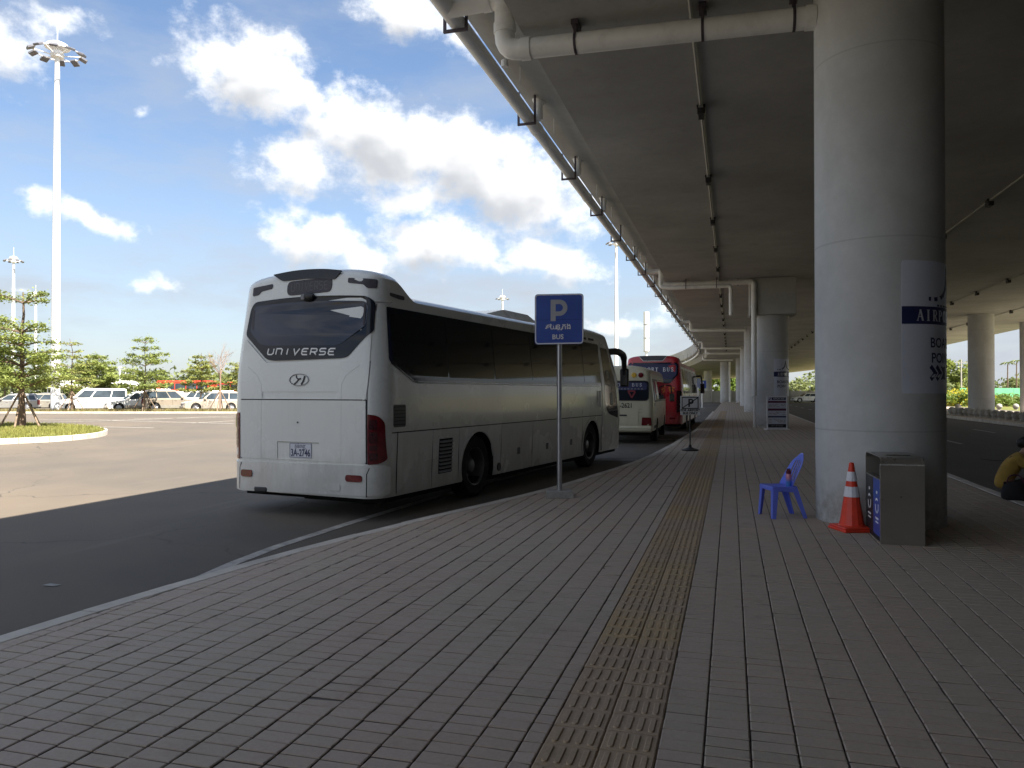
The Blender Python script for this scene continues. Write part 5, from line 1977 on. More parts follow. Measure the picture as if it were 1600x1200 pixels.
# ------------------------------------------------------------------ cars
def car(name, label, category, loc, rz, L=4.7, W=1.85, H=1.72, paint='beige_car', hood=0.29, rearglass=0.98, belt=1.02, sill=0.30, lower=None, hoodz=0.98, wr=0.36, wheels=(0.19, 0.79), van=False, group=None, tail='lamp_red', detail=True):
    """front towards +x of its own axes; y to its left"""
    t = thing(name, label, category, loc, rz, group)
    x0, x1 = -L / 2, L / 2
    hw = W / 2
    wx = (x1 - wheels[0] * L, x1 - wheels[1] * L)
    a = wr + 0.07
    nose = sill + 0.12
    out = [(x0 + .06, sill + .02), (x0, sill + .25), (x0 + .03, belt - .02), (x0 + .12, belt)]
    hx = x1 - hood * L
    out += [(hx, belt), (hx + .05, belt - .01), (x1 - .30, hoodz - .10), (x1 - .10, hoodz - .22), (x1, hoodz - .45), (x1 - .02, nose), (x1 - .10, sill)]
    def archpts(cx):
        return [(cx + a * math.cos(R(k)), max(sill, wr + a * math.sin(R(k)))) for k in range(0, 181, 20)]
    out += [(wx[0] + a, sill)] + archpts(wx[0])[1:-1] + [(wx[0] - a, sill), (wx[1] + a, sill)] + archpts(wx[1])[1:-1] + [(wx[1] - a, sill)]
    mb = MB()
    n = len(out)
    cx_ = (x0 + x1) / 2
    rings = []
    for (y, k, dz) in ((-hw, .985, 0.0), (-hw * .93, 1.0, .0), (hw * .93, 1.0, .0), (hw, .985, .0)):
        rings.append([(cx_ + (x - cx_) * k, y * (1.0 if z > sill + .1 else .97), z - (0.05 if abs(y) == hw and z > belt - .1 else 0)) for x, z in out])
    n = len(out)
    mb.loft(rings)
    mb.build('body', M[paint], t, smooth=35)
    MB().box(x0 + .15, x1 - .15, -hw * .9, hw * .9, sill - .06, sill + .35).build('underfloor', M['dark'], t)
    # cabin: lower ring on the belt line, upper ring at the roof
    wsx = hx + .02
    rx0 = x0 + (.10 if van else .12)
    top_f, top_r = wsx - (0.85 if van else 0.80), x0 + (0.18 if van else .42)
    b0, b1 = belt - .02, H - .05
    yb, yt = hw - .05, hw - .22
    lo = [(rx0, -yb, b0), (wsx, -yb, b0), (wsx, yb, b0), (rx0, yb, b0)]
    hi = [(top_r, -yt, b1), (top_f, -yt, b1), (top_f, yt, b1), (top_r, yt, b1)]
    hi2 = [(top_r + .15, -yt + .12, H), (top_f - .25, -yt + .12, H), (top_f - .25, yt - .12, H), (top_r + .15, yt - .12, H)]
    cb = MB().loft([lo, hi, hi2]).build('cabin', M[paint], t, smooth=50)
    def quad_fn(p00, p10, p01, p11):
        P = [Vector(p) for p in (p00, p10, p01, p11)]
        nrm = (P[1] - P[0]).cross(P[2] - P[0]).normalized()
        def f(u, v, d):
            q = (P[0] * (1 - u) + P[1] * u) * (1 - v) + (P[2] * (1 - u) + P[3] * u) * v
            return tuple(q + nrm * d)
        return f
    ff = quad_fn(lo[2], lo[1], hi[2], hi[1])
    if (Vector(ff(0, 0, 1)) - Vector(ff(0, 0, 0))).x < 0: ff = quad_fn(lo[1], lo[2], hi[1], hi[2])
    panel('windscreen', rect(.05, .95, .10, .93, .04), ff, .012, M['glass_car'], t)
    fr_ = quad_fn(lo[0], lo[3], hi[0], hi[3])
    if (Vector(fr_(0, 0, 1)) - Vector(fr_(0, 0, 0))).x > 0: fr_ = quad_fn(lo[3], lo[0], hi[3], hi[0])
    panel('rear_window', rect(.08, .92, .12, .88, .05), fr_, .012, M['glass_car'], t)
    for s in (-1, 1):
        i, j = (0, 1) if s < 0 else (3, 2)
        fs = quad_fn(lo[i], lo[j], hi[i], hi[j])
        if (Vector(fs(0, 0, 1)) - Vector(fs(0, 0, 0))).y * s < 0:
            g = quad_fn(lo[j], lo[i], hi[j], hi[i])
            fs = (lambda gg: (lambda u, v, d: gg(1 - u, v, d)))(g)
        splits = ((.04, .31), (.335, .64), (.665, .95)) if not van else ((.03, .30), (.32, .66), (.69, .93))
        for (u0, u1) in splits:
            panel('side_window', rect(u0, u1, .10, .86, .03), fs, .010, M['glass_car'], t)
        bx = (wsx - .25)
        MB().box(bx - .12, bx + .08, s * (hw + .02) - .10, s * (hw + .02) + .10, belt + .02, belt + .18, .03).build('mirror', M[paint], t)
        fy = s * hw
        sf = lambda u, v, d, fy=fy, s=s: (u, fy + s * (d - .002), v)
        for x in (wx[0] - a - .12, (wx[0] + wx[1]) / 2 - .05):
            mb = MB(); stroke2d(mb, [(x, sill + .12), (x, belt - .06)], .014, sf, -.01, .004); mb.build('door_seam', M['dark'], t)
        for x in ((wx[0] + wx[1]) / 2 + .10, (wx[0] + wx[1]) / 2 - .95):
            mb = MB(); stroke2d(mb, [(x, belt - .14), (x + .18, belt - .14)], .035, sf, -.01, .03); mb.build('door_handle', M[paint], t)
        if lower:
            mb = MB()
            stroke2d(mb, [(wx[1] + a + .02, sill + .14), (wx[0] - a - .02, sill + .14)], .26, sf, -.02, .02)
            mb.build('cladding', M[lower], t)
        for x in wx:
            w = MB()
            h = .11
            Mx = Matrix.Translation((x, s * (hw - .12), wr)) @ Matrix.Rotation(-math.pi / 2 * s, 4, 'X')
            w.lathe([(wr * .64, -h), (wr * .92, -h), (wr, -h * .7), (wr, h * .7), (wr * .93, h), (wr * .66, h), (wr * .64, h * .8)], 24, M=Mx, caps=False)
            wo = w.build('wheel', M['rubber'], t, smooth=35)
            r_ = MB().lathe([(wr * .655, h * .95), (wr * .60, h * .8), (wr * .55, h * .35), (wr * .2, h * .5), (wr * .16, h * .9), (.0001, h * .95)], 20, M=Mx, caps=False)
            for k in range(6):
                an = 2 * math.pi * k / 6
                r_.tube([Mx @ Vector((wr * .15 * math.cos(an), wr * .15 * math.sin(an), h * .8)), Mx @ Vector((wr * .6 * math.cos(an), wr * .6 * math.sin(an), h * .8))], wr * .07, 5)
            r_.build('rim', M['alloy'], wo, smooth=35)
        hl = MB().box(x1 - .30, x1 - .03, s * hw - s * .02 if s > 0 else -hw + .0, 0, 0, 0)
        y_in, y_out = s * (hw - .52), s * (hw - .03)
        zt = hoodz - .20
        MB().loft([[(x1 - .03, y_in, zt - .20), (x1 - .03, y_in, zt - .02), (x1 - .12, y_in, zt + .01), (x1 - .12, y_in, zt - .2)],
                   [(x1 - .16, y_out, zt - .18), (x1 - .16, y_out, zt - .01), (x1 - .34, y_out, zt + .02), (x1 - .34, y_out, zt - .18)]]).build('headlight', M['lamp_clear'], t)
        MB().box(x0 - .012, x0 + .20, s * (hw - .02) - .09, s * (hw - .02) + .02 if s > 0 else s * (hw - .02) + .09, belt - .42, belt + .02, .02).build('tail_lamp', M[tail], t)
        MB().lathe([(.0001, 0), (.07, 0), (.07, .03), (.0001, .035)], 12, M=Matrix.Translation((x1 - .05, s * (hw - .32), sill + .18)) @ Matrix.Rotation(math.pi / 2, 4, 'Y')).build('fog_lamp', M['lamp_clear'], t)
    MB().box(x1 - .06, x1 + .018, -hw + .60, hw - .60, hoodz - .46, hoodz - .24, .02).build('grille', M['slatgrey'], t)
    MB().box(x1 - .18, x1 + .05, -hw + .04, hw - .04, sill + .02, sill + .26, .06).build('bumper', M[lower or paint], t)
    MB().box(x0 - .06, x0 + .16, -hw + .04, hw - .04, sill + .02, sill + .30, .06).build('bumper', M[lower or paint], t)
    MB().box(x1 + .045, x1 + .06, -.2, .2, sill + .12, sill + .24).build('number_plate', M['plate'], t)
    MB().box(x0 - .075, x0 - .06, -.2, .2, sill + .14, sill + .26).build('number_plate', M['plate'], t)
    if not van:
        for s in (-1, 1):
            MB().tube([(top_r + .3, s * (yt - .08), H + .02), (top_f - .4, s * (yt - .08), H + .02)], .022, 6).build('roof_rail', M['steel'], t)
    return t


def park(px, D, dy=0.0):
    x, y = cam_pt(px, D)
    return (x, y, ROAD_Z)


G = 'cars parked behind the verge'
A0 = R(180 + 15.9)          # faces left across the picture
car('parked_van', 'white passenger van parked facing left, leftmost of the row behind the verge', 'van', park(146, 66.3), A0 + R(28), L=5.4, W=1.92, H=1.98, paint='white_car', hood=.20, belt=1.12, hoodz=1.08, wr=.34, van=True, group=G, wheels=(.18, .80))
car('parked_car', 'white and beige SUV in front of the white van, facing left', 'car', park(212, 65.0), A0 + R(36), L=4.6, W=1.82, H=1.68, paint='white_car', lower='tan_car', group=G)
car('parked_car', 'bronze SUV seen from its tail with red lamps, parked facing right', 'car', park(268, 66.0), R(15.9 + 30), L=4.8, W=1.88, H=1.86, paint='tan_car', belt=1.10, hoodz=1.04, wr=.38, lower='lowgrey', group=G)
car('parked_car', 'pale champagne SUV nearest the coach, facing left behind a bare tree', 'car', park(331, 64.8), A0 + R(34), L=4.7, W=1.82, H=1.72, paint='beige_car', group=G)
car('parked_car', 'small white car showing between bronze and champagne SUVs', 'car', park(300, 80), A0 + R(25), L=4.5, W=1.8, H=1.8, paint='white_car', group=G)
car('parked_car', 'dark grey car behind the island tree trunk at far left', 'car', park(20, 68), A0 + R(20), L=4.5, W=1.8, H=1.5, paint='silver', belt=.95, hoodz=.92, group=G)
car('parked_car', 'silver car at the left picture edge, partly behind the island tree', 'car', park(62, 69), A0 + R(20), L=4.5, W=1.8, H=1.55, paint='lowgrey', belt=.95, hoodz=.92, group=G)
car('parked_car', 'tiny white car beyond the traffic lanes at the far wall', 'car', (*cam_pt(1260, 121), ROAD_Z), A0, L=4.4, W=1.75, H=1.5, paint='white_car', belt=.95, hoodz=.92)


def far_bus(px, D, L, H, label, stripe):
    x, y = cam_pt(px, D)
    t = thing('far_coach', label, 'bus', (x, y, ROAD_Z), A0, 'red coaches far across the car park')
    MB().box(-L / 2, L / 2, -1.25, 1.25, .35, H, .15).build('body', M['orange_red'], t)
    for s in (-1, 1):
        y_ = s * 1.255
        for k in range(int((L - 1) / 1.6)):
            x_ = -L / 2 + .5 + k * 1.6
            MB().box(x_, x_ + 1.45, y_ - .012, y_ + .012, H - 1.25, H - .4).build('side_window', M['glass_car'], t)
        MB().box(-L / 2 + .1, L / 2 - .1, y_ - .008, y_ + .008, .5, H - 1.5).build('side_panel', M[stripe], t)
        for x_ in (-L / 2 + 2.6, L / 2 - 2.2):
            MB().lathe([(.5, -.14), (.5, .14), (.3, .15), (.0001, .12)], 16, M=Matrix.Translation((x_, s * 1.15, .5)) @ Matrix.Rotation(-math.pi / 2 * s, 4, 'X')).build('wheel', M['rubber'], t)
    MB().box(L / 2 - .01, L / 2 + .02, -1.1, 1.1, 1.3, H - .3).build('windscreen', M['glass_car'], t)
    return t
far_bus(292, 112, 8.0, 3.3, 'red coach with white and blue side, far behind the bronze SUV', 'white')
far_bus(342, 118, 8.5, 3.2, 'red coach with purple side, far behind the champagne SUV', 'purple')
ORD = ['first', 'second', 'third', 'fourth', 'fifth', 'sixth', 'seventh', 'eighth', 'ninth', 'tenth', 'eleventh', 'twelfth', 'thirteenth', 'fourteenth', 'fifteenth', 'sixteenth', 'seventeenth', 'eighteenth', 'nineteenth', 'twentieth', 'twenty-first', 'twenty-second', 'twenty-third', 'twenty-fourth', 'twenty-fifth', 'twenty-sixth']
# ------------------------------------------------------------------ unseen terminal: added to block light from right of and behind the camera
def terminal():
    t = thing('terminal_light_block', 'long unseen terminal with dark glass front, added right of the view to block light', 'building', (24.6, -20, 0))
    P = lambda o: at_parent(o, t)
    P(MB().box(24.9, 60, -110, 36, -0.2, 18.0).build('wall', M['wall'], None))
    for k in range(36):
        y = -109.5 + k * 4.04
        P(MB().box(24.6, 24.8, y, y + 3.9, 0.3, 5.6).build('window', M['glass'], None))
    P(MB().box(24.3, 24.9, -110, 36, 5.7, 6.3, .03).build('ledge', M['wall'], None))
    P(MB().box(23.9, 61, -111, 37, 18.0, 18.6, .03).build('roof', M['concrete'], None))


terminal()
far_side = thing('wing_light_block', 'unseen concrete wing added behind the camera to block light', 'building', (14, -62, 0))  # unseen wing, added to cut the light from behind
at_parent(MB().box(-6, 24, -72, -52, -0.2, 6.3).build('wall', M['wall']), far_side)
for k in range(9):
    at_parent(MB().box(-5.5 + k * 3.2, -2.6 + k * 3.2, -51.95, -51.85, 0.3, 4.8).build('window', M['glass']), far_side)

# ------------------------------------------------------------------ light masts
def mast_parts(t, H, r0, r1, ring, n=10, seed=0, detail=True):
    rng = random.Random(seed)
    pole = MB().tube([(0, 0, -0.2), (0, 0, H * .33), (0, 0, H * .66), (0, 0, H)], [r0, r0 * .8 + r1 * .2, (r0 + r1) / 2, r1], 12)
    po = pole.build('pole', M['mast'], t, smooth=40)
    for k in (.35, .62):
        rr = r0 + (r1 - r0) * k + .02
        MB().tube([(0, 0, H * k), (0, 0, H * k + .12)], rr, 12).build('pole_joint', M['mast'], po)
    MB().box(-r0 * 1.5, r0 * 1.5, -r0 * 1.5, r0 * 1.5, -.2, .04).build('base_plate', M['block'], t)
    hd = MB()
    z = H - .7
    pts = [(ring * math.cos(2 * math.pi * k / 24), ring * math.sin(2 * math.pi * k / 24), z + .15) for k in range(25)]
    hd.tube(pts, .05, 6, caps=False)
    for k in range(6):
        a = 2 * math.pi * k / 6
        hd.tube([(r1 * math.cos(a), r1 * math.sin(a), z - .1), (ring * math.cos(a), ring * math.sin(a), z + .15)], .045, 5)
    hd.lathe([(r1 + .3, z - .25), (r1 + .34, z - .05), (r1 + .3, z + .25)], 12)
    hd.build('lamp_ring', M['mast'], t)
    MB().lathe([(ring * .55, z + .55), (ring * .55, z + .62), (ring * .45, z + .85), (ring * .28, z + 1.0), (.08, z + 1.08), (.0001, z + 1.09)], 16).build('cap', M['mast'], t, smooth=50)
    MB().tube([(0, 0, z + 1.0), (0, 0, z + 2.9)], .035, 6).build('lightning_rod', M['mast'], t)
    for k in range(n):
        a = 2 * math.pi * (k + .3) / n
        c = Matrix.Translation((ring * 1.08 * math.cos(a), ring * 1.08 * math.sin(a), z + .1)) @ Matrix.Rotation(a, 4, 'Z') @ Matrix.Rotation(R(28 + rng.uniform(-8, 8)), 4, 'Y')
        m = MB()
        m.box(-.28, .34, -.30, .30, -.10, .10, .04, M=c)
        m.build('floodlight', M['floodlight'], t)


MG = 'high mast lights round the car park'
def mast(px, D, H, r0, r1, ring, label, n=8, seed=0):
    x, y = cam_pt(px, D)
    t = thing('light_mast', label, 'light mast', (x, y, ROAD_Z), random.Random(seed).random() * 6, MG)
    mast_parts(t, H, r0, r1, ring, n, seed)


mast(86.5, 64, 30.6, .36, .18, 1.75, 'tallest white high mast light rising behind the island tree', 10, 1)
mast(20, 160, 29.6, .42, .22, 1.5, 'white high mast light above the island tree at far left', 8, 2)
mast(55, 205, 28.0, .42, .22, 1.5, 'shorter looking mast light between the left mast and the tallest one', 8, 3)
mast(785, 223, 29.3, .45, .25, 1.6, 'small far mast light rising behind the white coach roof', 8, 4)
mast(963, 141, 29.6, .40, .22, 1.5, 'white mast light between the coach front and the viaduct edge', 8, 5)
x, y = cam_pt(1010, 200)
t = thing('telecom_mast', 'telecom mast with stacked white cylinder shrouds above the red bus', 'mast', (x, y, ROAD_Z))
MB().tube([(0, 0, -.2), (0, 0, 22.4)], [.42, .30], 12).build('pole', M['mast'], t, smooth=40)
for k in range(3):
    MB().lathe([(.2, 12.2 + k * 3.5), (.72, 12.25 + k * 3.5), (.72, 15.5 + k * 3.5), (.2, 15.55 + k * 3.5)], 16).build('shroud', M['tent'], t, smooth=40)
    MB().lathe([(.78, 12.1 + k * 3.5), (.78, 12.2 + k * 3.5)], 16).build('flange', M['steel'], t)
for px, D in ((187, 150), (196, 160)):
    x, y = cam_pt(px, D)
    t = thing('lamp_post', 'thin pale lamp post among the far trees, %s of two' % ('left' if px < 190 else 'right'), 'lamp post', (x, y, ROAD_Z), group='far lamp posts')
    MB().tube([(0, 0, 0), (0, 0, 6.5)], .12, 6).build('pole', M['mast'], t)
    MB().box(-.5, .5, -.12, .12, 6.4, 6.55).build('lamp_head', M['mast'], t)

# ------------------------------------------------------------------ trees
def leaf_quads(P, s, rng, flat=0.5):
    """one leaf-clump quad at each point"""
    n = len(P)
    nr = rng.normal(0, 1, (n, 3))
    nr[:, 2] = np.abs(nr[:, 2]) + flat * 2
    nr /= np.linalg.norm(nr, axis=1)[:, None]
    a = rng.normal(0, 1, (n, 3))
    a -= nr * np.sum(a * nr, 1)[:, None]
    a /= np.linalg.norm(a, axis=1)[:, None]
    b = np.cross(nr, a)
    sz = s * rng.uniform(0.6, 1.3, n)[:, None]
    V = np.stack([P - a * sz, P + b * sz * .5, P + a * sz, P - b * sz * .5], 1)
    # a slight fold
    V[:, 1] += nr * sz * .15
    V[:, 3] += nr * sz * .15
    return V


def layered_tree(name, label, category, loc, H, spread, tiers, leaves, leaf, seed, mat='leaf', trunk_r=.09, stakes=True, group=None, bare_top=0.0, first=.35, cone=.55, droop=0.0, bark='bark', gap=None):
    """a tree whose branches stand out in flat tiers from a straight trunk"""
    rng = np.random.default_rng(seed)
    t = thing(name, label, category, loc, 0, group)
    tr = MB()
    npt = 7
    wob = rng.normal(0, .03, (npt, 2))
    tp = [(wob[k, 0] * k * .4, wob[k, 1] * k * .4, H * k / (npt - 1) - (0.15 if k == 0 else 0)) for k in range(npt)]
    tr.tube(tp, [trunk_r * (1 - .8 * k / (npt - 1)) * (1.35 if k == 0 else 1) for k in range(npt)], 8)
    tr.build('trunk', M[bark], t, smooth=50)
    br = MB()
    pts = []
    for i in range(tiers):
        f = first + (1 - first) * (i + .3 * rng.random()) / tiers
        z = H * f
        if f > 1 - bare_top: continue
        if gap and gap[0] < f < gap[1]: continue
        rad = spread * (1 - cone * (f - first) / (1 - first)) * rng.uniform(.85, 1.15)
        nb = max(4, int(7 - 3 * (f - first) / (1 - first)))
        a0 = rng.uniform(0, 6.28)
        for k in range(nb):
            a = a0 + 6.283 * k / nb + rng.normal(0, .22)
            L = rad * rng.uniform(.65, 1.12)
            up = L * rng.uniform(.12, .28) - droop * L
            base = np.array([np.interp(z, [p[2] for p in tp], [p[0] for p in tp]), np.interp(z, [p[2] for p in tp], [p[1] for p in tp]), z])
            tip = base + np.array([L * math.cos(a), L * math.sin(a), up])
            mid = (base + tip) / 2 + np.array([0, 0, up * .25])
            br.tube([tuple(base), tuple(mid), tuple(tip)], [trunk_r * .32, trunk_r * .2, trunk_r * .06], 5)
            # side twigs in the plane of the tier, with flat sprays of leaves
            nt = max(3, int(L * 3.2))
            for j in range(nt):
                q = .25 + .75 * (j + rng.random()) / nt
                p0 = base * (1 - q) + tip * q + np.array([0, 0, up * .25 * 4 * q * (1 - q)])
                sa = a + rng.choice([-1, 1]) * rng.uniform(.5, 1.2)
                sl = L * .34 * (1.15 - q * .6) * rng.uniform(.6, 1.2)
                p1 = p0 + np.array([sl * math.cos(sa), sl * math.sin(sa), sl * rng.uniform(0, .25)])
                br.tube([tuple(p0), tuple(p1)], [trunk_r * .10, trunk_r * .03], 4, caps=False)
                m = max(3, int(leaves * sl))
                s_ = rng.uniform(.1, 1.08, m)[:, None]
                pp = p0 * (1 - s_) + p1 * s_
                pp = pp + rng.normal(0, 1, (m, 3)) * np.array([.16, .16, .10]) * (spread / 2.2)
                pts.append(pp)
            m = int(leaves * .35)
            pts.append(tip + rng.normal(0, 1, (max(2, m), 3)) * np.array([.12, .12, .05]) * (spread / 2.2))
    br.build('branches', M[bark], t)
    P = np.concatenate(pts)
    V = leaf_quads(P, leaf, rng)
    cr = mesh_obj('crown', np_mesh('crown', V.reshape(-1, 3), np.arange(len(P) * 4).reshape(-1, 4)), M[mat], t)
    if stakes:
        for k in range(4):
            a = rng.uniform(0, .6) + 6.283 * k / 4
            top = (0.06 * math.cos(a), .06 * math.sin(a), 1.62)
            bot = (1.05 * math.cos(a), 1.05 * math.sin(a), -.08)
            MB().tube([bot, top], [.042, .036], 7).build('stake', M['stake'], t)
        MB().tube([(0, 0, 1.5), (0, 0, 1.68)], .10, 8).build('stake_tie', M['stake'], t)
    return t


TG = 'young staked trees round the car park'
x, y = cam_pt(34, 33.6)
layered_tree('shade_tree', 'big layered tree with staked trunk on the round grass island', 'tree', (x, y, -.05), 5.95, 2.15, 9, 150, .07, 11, trunk_r=.15, first=.29, cone=.45, group=TG, gap=(.76, .87))
x, y = cam_pt(-52, 36.5)
layered_tree('shade_tree', 'dense tree cut by the left picture edge', 'tree', (x, y, -.05), 5.2, 2.3, 7, 110, .075, 13, trunk_r=.12, first=.3, cone=.4, group=TG)
rows = [(112, 61.5, 5.9, 1.75, 'thin yellowish tree just right of the tallest mast', 'leaf_young', 30, 21, .11),
        (151, 72.0, 5.1, 2.6, 'bushy dark green tree behind the white van', 'leaf', 110, 22, .12),
        (226, 61.5, 6.0, 2.35, 'tiered green tree staked between white SUV and bronze SUV', 'leaf', 70, 23, .105),
        (314, 70.0, 5.2, 1.9, 'yellow green tree left of the bare tree', 'leaf_young', 70, 25, .11),
        (372, 72.0, 4.4, 2.0, 'yellow green tree partly behind the left edge of the coach', 'leaf_young', 70, 26, .11)]
for (px, D, H, sp, lab, mt, lv, sd, lf) in rows:
    x, y = cam_pt(px, D)
    layered_tree('shade_tree', lab, 'tree', (x, y, -.1), H, sp, 7, lv, lf, sd, mt, trunk_r=.075, stakes=D < 65, group=TG, first=.28, cone=.62)


def bare_tree(label, loc, H, seed):
    rng = random.Random(seed)
    t = thing('bare_tree', label, 'tree', loc)
    MB().tube([(0, 0, -.1), (.03, 0, H * .3), (0, .02, H * .55)], [.075, .06, .045], 7).build('trunk', M['twig'], t)
    br = MB()
    def grow(p, d, L, r, k):
        q = p + d * L
        br.tube([p, q], [r, r * .6], 4, caps=False)
        if k == 0: return
        for _ in range(3 if k > 1 else 4):
            a = Vector((rng.gauss(0, .45), rng.gauss(0, .45), rng.uniform(-.1, .5)))
            grow(p + d * L * rng.uniform(.55, 1), (d + a).normalized(), L * rng.uniform(.5, .8), r * .6, k - 1)
    for _ in range(9):
        a = rng.uniform(0, 6.28)
        grow(Vector((0, .02, H * rng.uniform(.42, .56))), Vector((.62 * math.cos(a), .62 * math.sin(a), 1)).normalized(), H * .16, .02, 3)
    br.build('branches', M['twig'], t)
    for k in range(4):
        a = .4 + 6.283 * k / 4
        MB().tube([(.95 * math.cos(a), .95 * math.sin(a), -.05), (.05 * math.cos(a), .05 * math.sin(a), 1.7)], .04, 6).build('stake', M['stake'], t)
    return t
x, y = cam_pt(344, 61.2)
bare_tree('leafless reddish tree held by stakes, in front of the champagne SUV', (x, y, -.1), 6.2, 3)


def bush(name, label, category, loc, r, h, n, leaf, seed, mat, group=None, trunk=None, kind=None):
    """a loose crown of leaf clumps over a short stem"""
    rng = np.random.default_rng(seed)
    t = thing(name, label, category, loc, 0, group)
    lumps = rng.normal(0, 1, (14, 3)) * np.array([r * .42, r * .42, h * .22]) + np.array([0, 0, h * .58])
    rad = rng.uniform(.25, .5, 14) * min(r, h)
    i = rng.integers(0, 14, n)
    d = rng.normal(0, 1, (n, 3)); d /= np.linalg.norm(d, axis=1)[:, None]
    P = lumps[i] + d * (rad[i] * rng.uniform(.6, 1.05, n))[:, None]
    P[:, 2] = np.abs(P[:, 2])
    V = leaf_quads(P, leaf, rng, .2)
    mesh_obj('crown', np_mesh('crown', V.reshape(-1, 3), np.arange(n * 4).reshape(-1, 4)), M[mat], t)
    MB().tube([(0, 0, -.3), (0, 0, h * .6)], [max(.08, h * .03), .05], 6).build('trunk', M['bark'], t)
    return t


# far trees behind the car park (left), seen as a low line with separate crowns
rng = random.Random(9)
FG = 'distant trees behind the car park'
for k in range(26):
    px = -60 + k * 18 + rng.uniform(-8, 8)
    D = rng.uniform(150, 210)
    x, y = cam_pt(px, D)
    bush('far_tree', 'distant tree of the row behind the car park, %s from the left' % ORD[k], 'tree', (x, y, -.2), rng.uniform(3, 5), rng.uniform(4.5, 7.0), 420, .55, 100 + k, 'leaf_far', FG)
for k in range(18):
    x, y = cam_pt(425 + k * 36 + rng.uniform(-10, 10), rng.uniform(165, 215))
    bush('far_tree', 'distant tree standing in the row that the coaches hide', 'tree', (x, y, -.2), rng.uniform(3, 5), rng.uniform(4.0, 5.6), 380, .55, 700 + k, 'leaf_far', 'distant trees hidden by the coaches')
# bright trees beyond the wall at the far end of the pavement
for k, (px, D, r, h) in enumerate([(1148, 205, 4.4, 6.6), (1112, 202, 4.6, 8.6), (1126, 208, 5.0, 9.2), (1158, 206, 4.2, 6.2), (1168, 210, 4.2, 6.4), (1092, 204, 4.6, 7.4)]):
    x, y = cam_pt(px, D)
    bush('wall_tree', 'bright green tree beyond the wall at the pavement end, ' + ('right of the slim pillar', 'just left of the slim pillar', 'behind the slim pillar', 'second right of the slim pillar', 'farthest right by the pillar row', 'leftmost, behind the red bus')[k], 'tree', (x, y, -.2), r, h, 1200, .5, 200 + k, 'leaf_bright', 'bright trees beyond the wall')
for k in range(20):
    px = 1225 + k * 22 + rng.uniform(-6, 6)
    D = rng.uniform(175, 215)
    x, y = cam_pt(px, D)
    bush('field_tree', 'low tree along the far field edge at right, %s from the left' % ORD[k], 'tree', (x, y, -.2), rng.uniform(3.2, 4.8), rng.uniform(4.0, 6.2), 520, .5, 300 + k, 'leaf_far', 'distant trees along the field')
x, y = cam_pt(1494, 190)
bush('round_tree', 'taller dark round tree left of the power pole across the field', 'tree', (x, y, -.2), 3.6, 9.6, 1500, .5, 41, 'leaf')
for k, (px, h) in enumerate(((1574, 7.8), (1588, 8.2))):
    x, y = cam_pt(px, 160)
    t = thing('palm_tree', '%s of two small distant palms above the green hoarding' % ('left' if k == 0 else 'right'), 'palm tree', (x, y, -.2), 0, 'distant palms')
    MB().tube([(0, 0, 0), (.1, 0, h)], [.16, .1], 6).build('trunk', M['bark'], t)
    fr = MB()
    for j in range(12):
        a = j * .55
        pts_ = [(.1, 0, h)] + [(.1 + q * 1.5 * math.cos(a), q * 1.5 * math.sin(a), h + .5 * q - 1.0 * q * q) for q in (.35, .7, 1.0)]
        fr.tube(pts_, [.05, .12, .10, .03], 4)
    fr.build('fronds', M['leaf_far'], t)
# flowering shrubs, hoarding, power pole on the right
rng = random.Random(21)
for k in range(16):
    px = 1466 + k * 8.2
    D = 92 + rng.uniform(-3, 6)
    x, y = cam_pt(px, D)
    yellow = px < 1545
    bush('flowering_shrub', ('yellow flowering shrub beyond the bollards, %s from the left' % ORD[k]) if yellow else 'low green shrub below the hoarding, %s from the left' % ORD[k], 'shrub', (x, y, -.2), 1.5, 1.75 if px < 1520 else 1.15, 700, .16, 500 + k, 'flower' if yellow and k % 4 else 'leaf_bright', 'yellow shrubs beyond the bollards' if yellow else 'green shrubs below the hoarding')
sheet('lawn', [cam_pt(1380, 70), cam_pt(1900, 70), cam_pt(1900, 128), cam_pt(1380, 128)], -0.19, M['grass'])
a, b = cam_pt(1500, 118), cam_pt(1720, 122)
t = thing('hoarding', 'long green site hoarding at the edge of the field', 'hoarding', (*a, -.2))
d_ = Vector((b[0] - a[0], b[1] - a[1], 0)); n_ = 8
for k in range(n_):
    p, q = d_ * (k / n_), d_ * ((k + .985) / n_)
    nn = Vector((-d_.y, d_.x, 0)).normalized() * .04
    MB().loft([[p, q, q + nn, p + nn], [p + Vector((0, 0, 2.3)), q + Vector((0, 0, 2.3)), q + nn + Vector((0, 0, 2.3)), p + nn + Vector((0, 0, 2.3))]]).build('panel', M['hoarding'], t)
x, y = cam_pt(1502, 150)
t = thing('power_pole', 'concrete power pole with crossarm standing in the field', 'power pole', (x, y, -.2))
MB().tube([(0, 0, 0), (0, 0, 8.0)], [.17, .11], 8).build('pole', M['wall'], t)
MB().box(-1.1, 1.1, -.06, .06, 7.4, 7.52).build('crossarm', M['wall'], t)
for s in (-.95, -.3, .3, .95):
    MB().tube([(s, 0, 7.5), (s, 0, 7.8)], .05, 6).build('insulator', M['slatgrey'], t)
# power line far left
pa, pb = cam_pt(240, 190), cam_pt(420, 190)
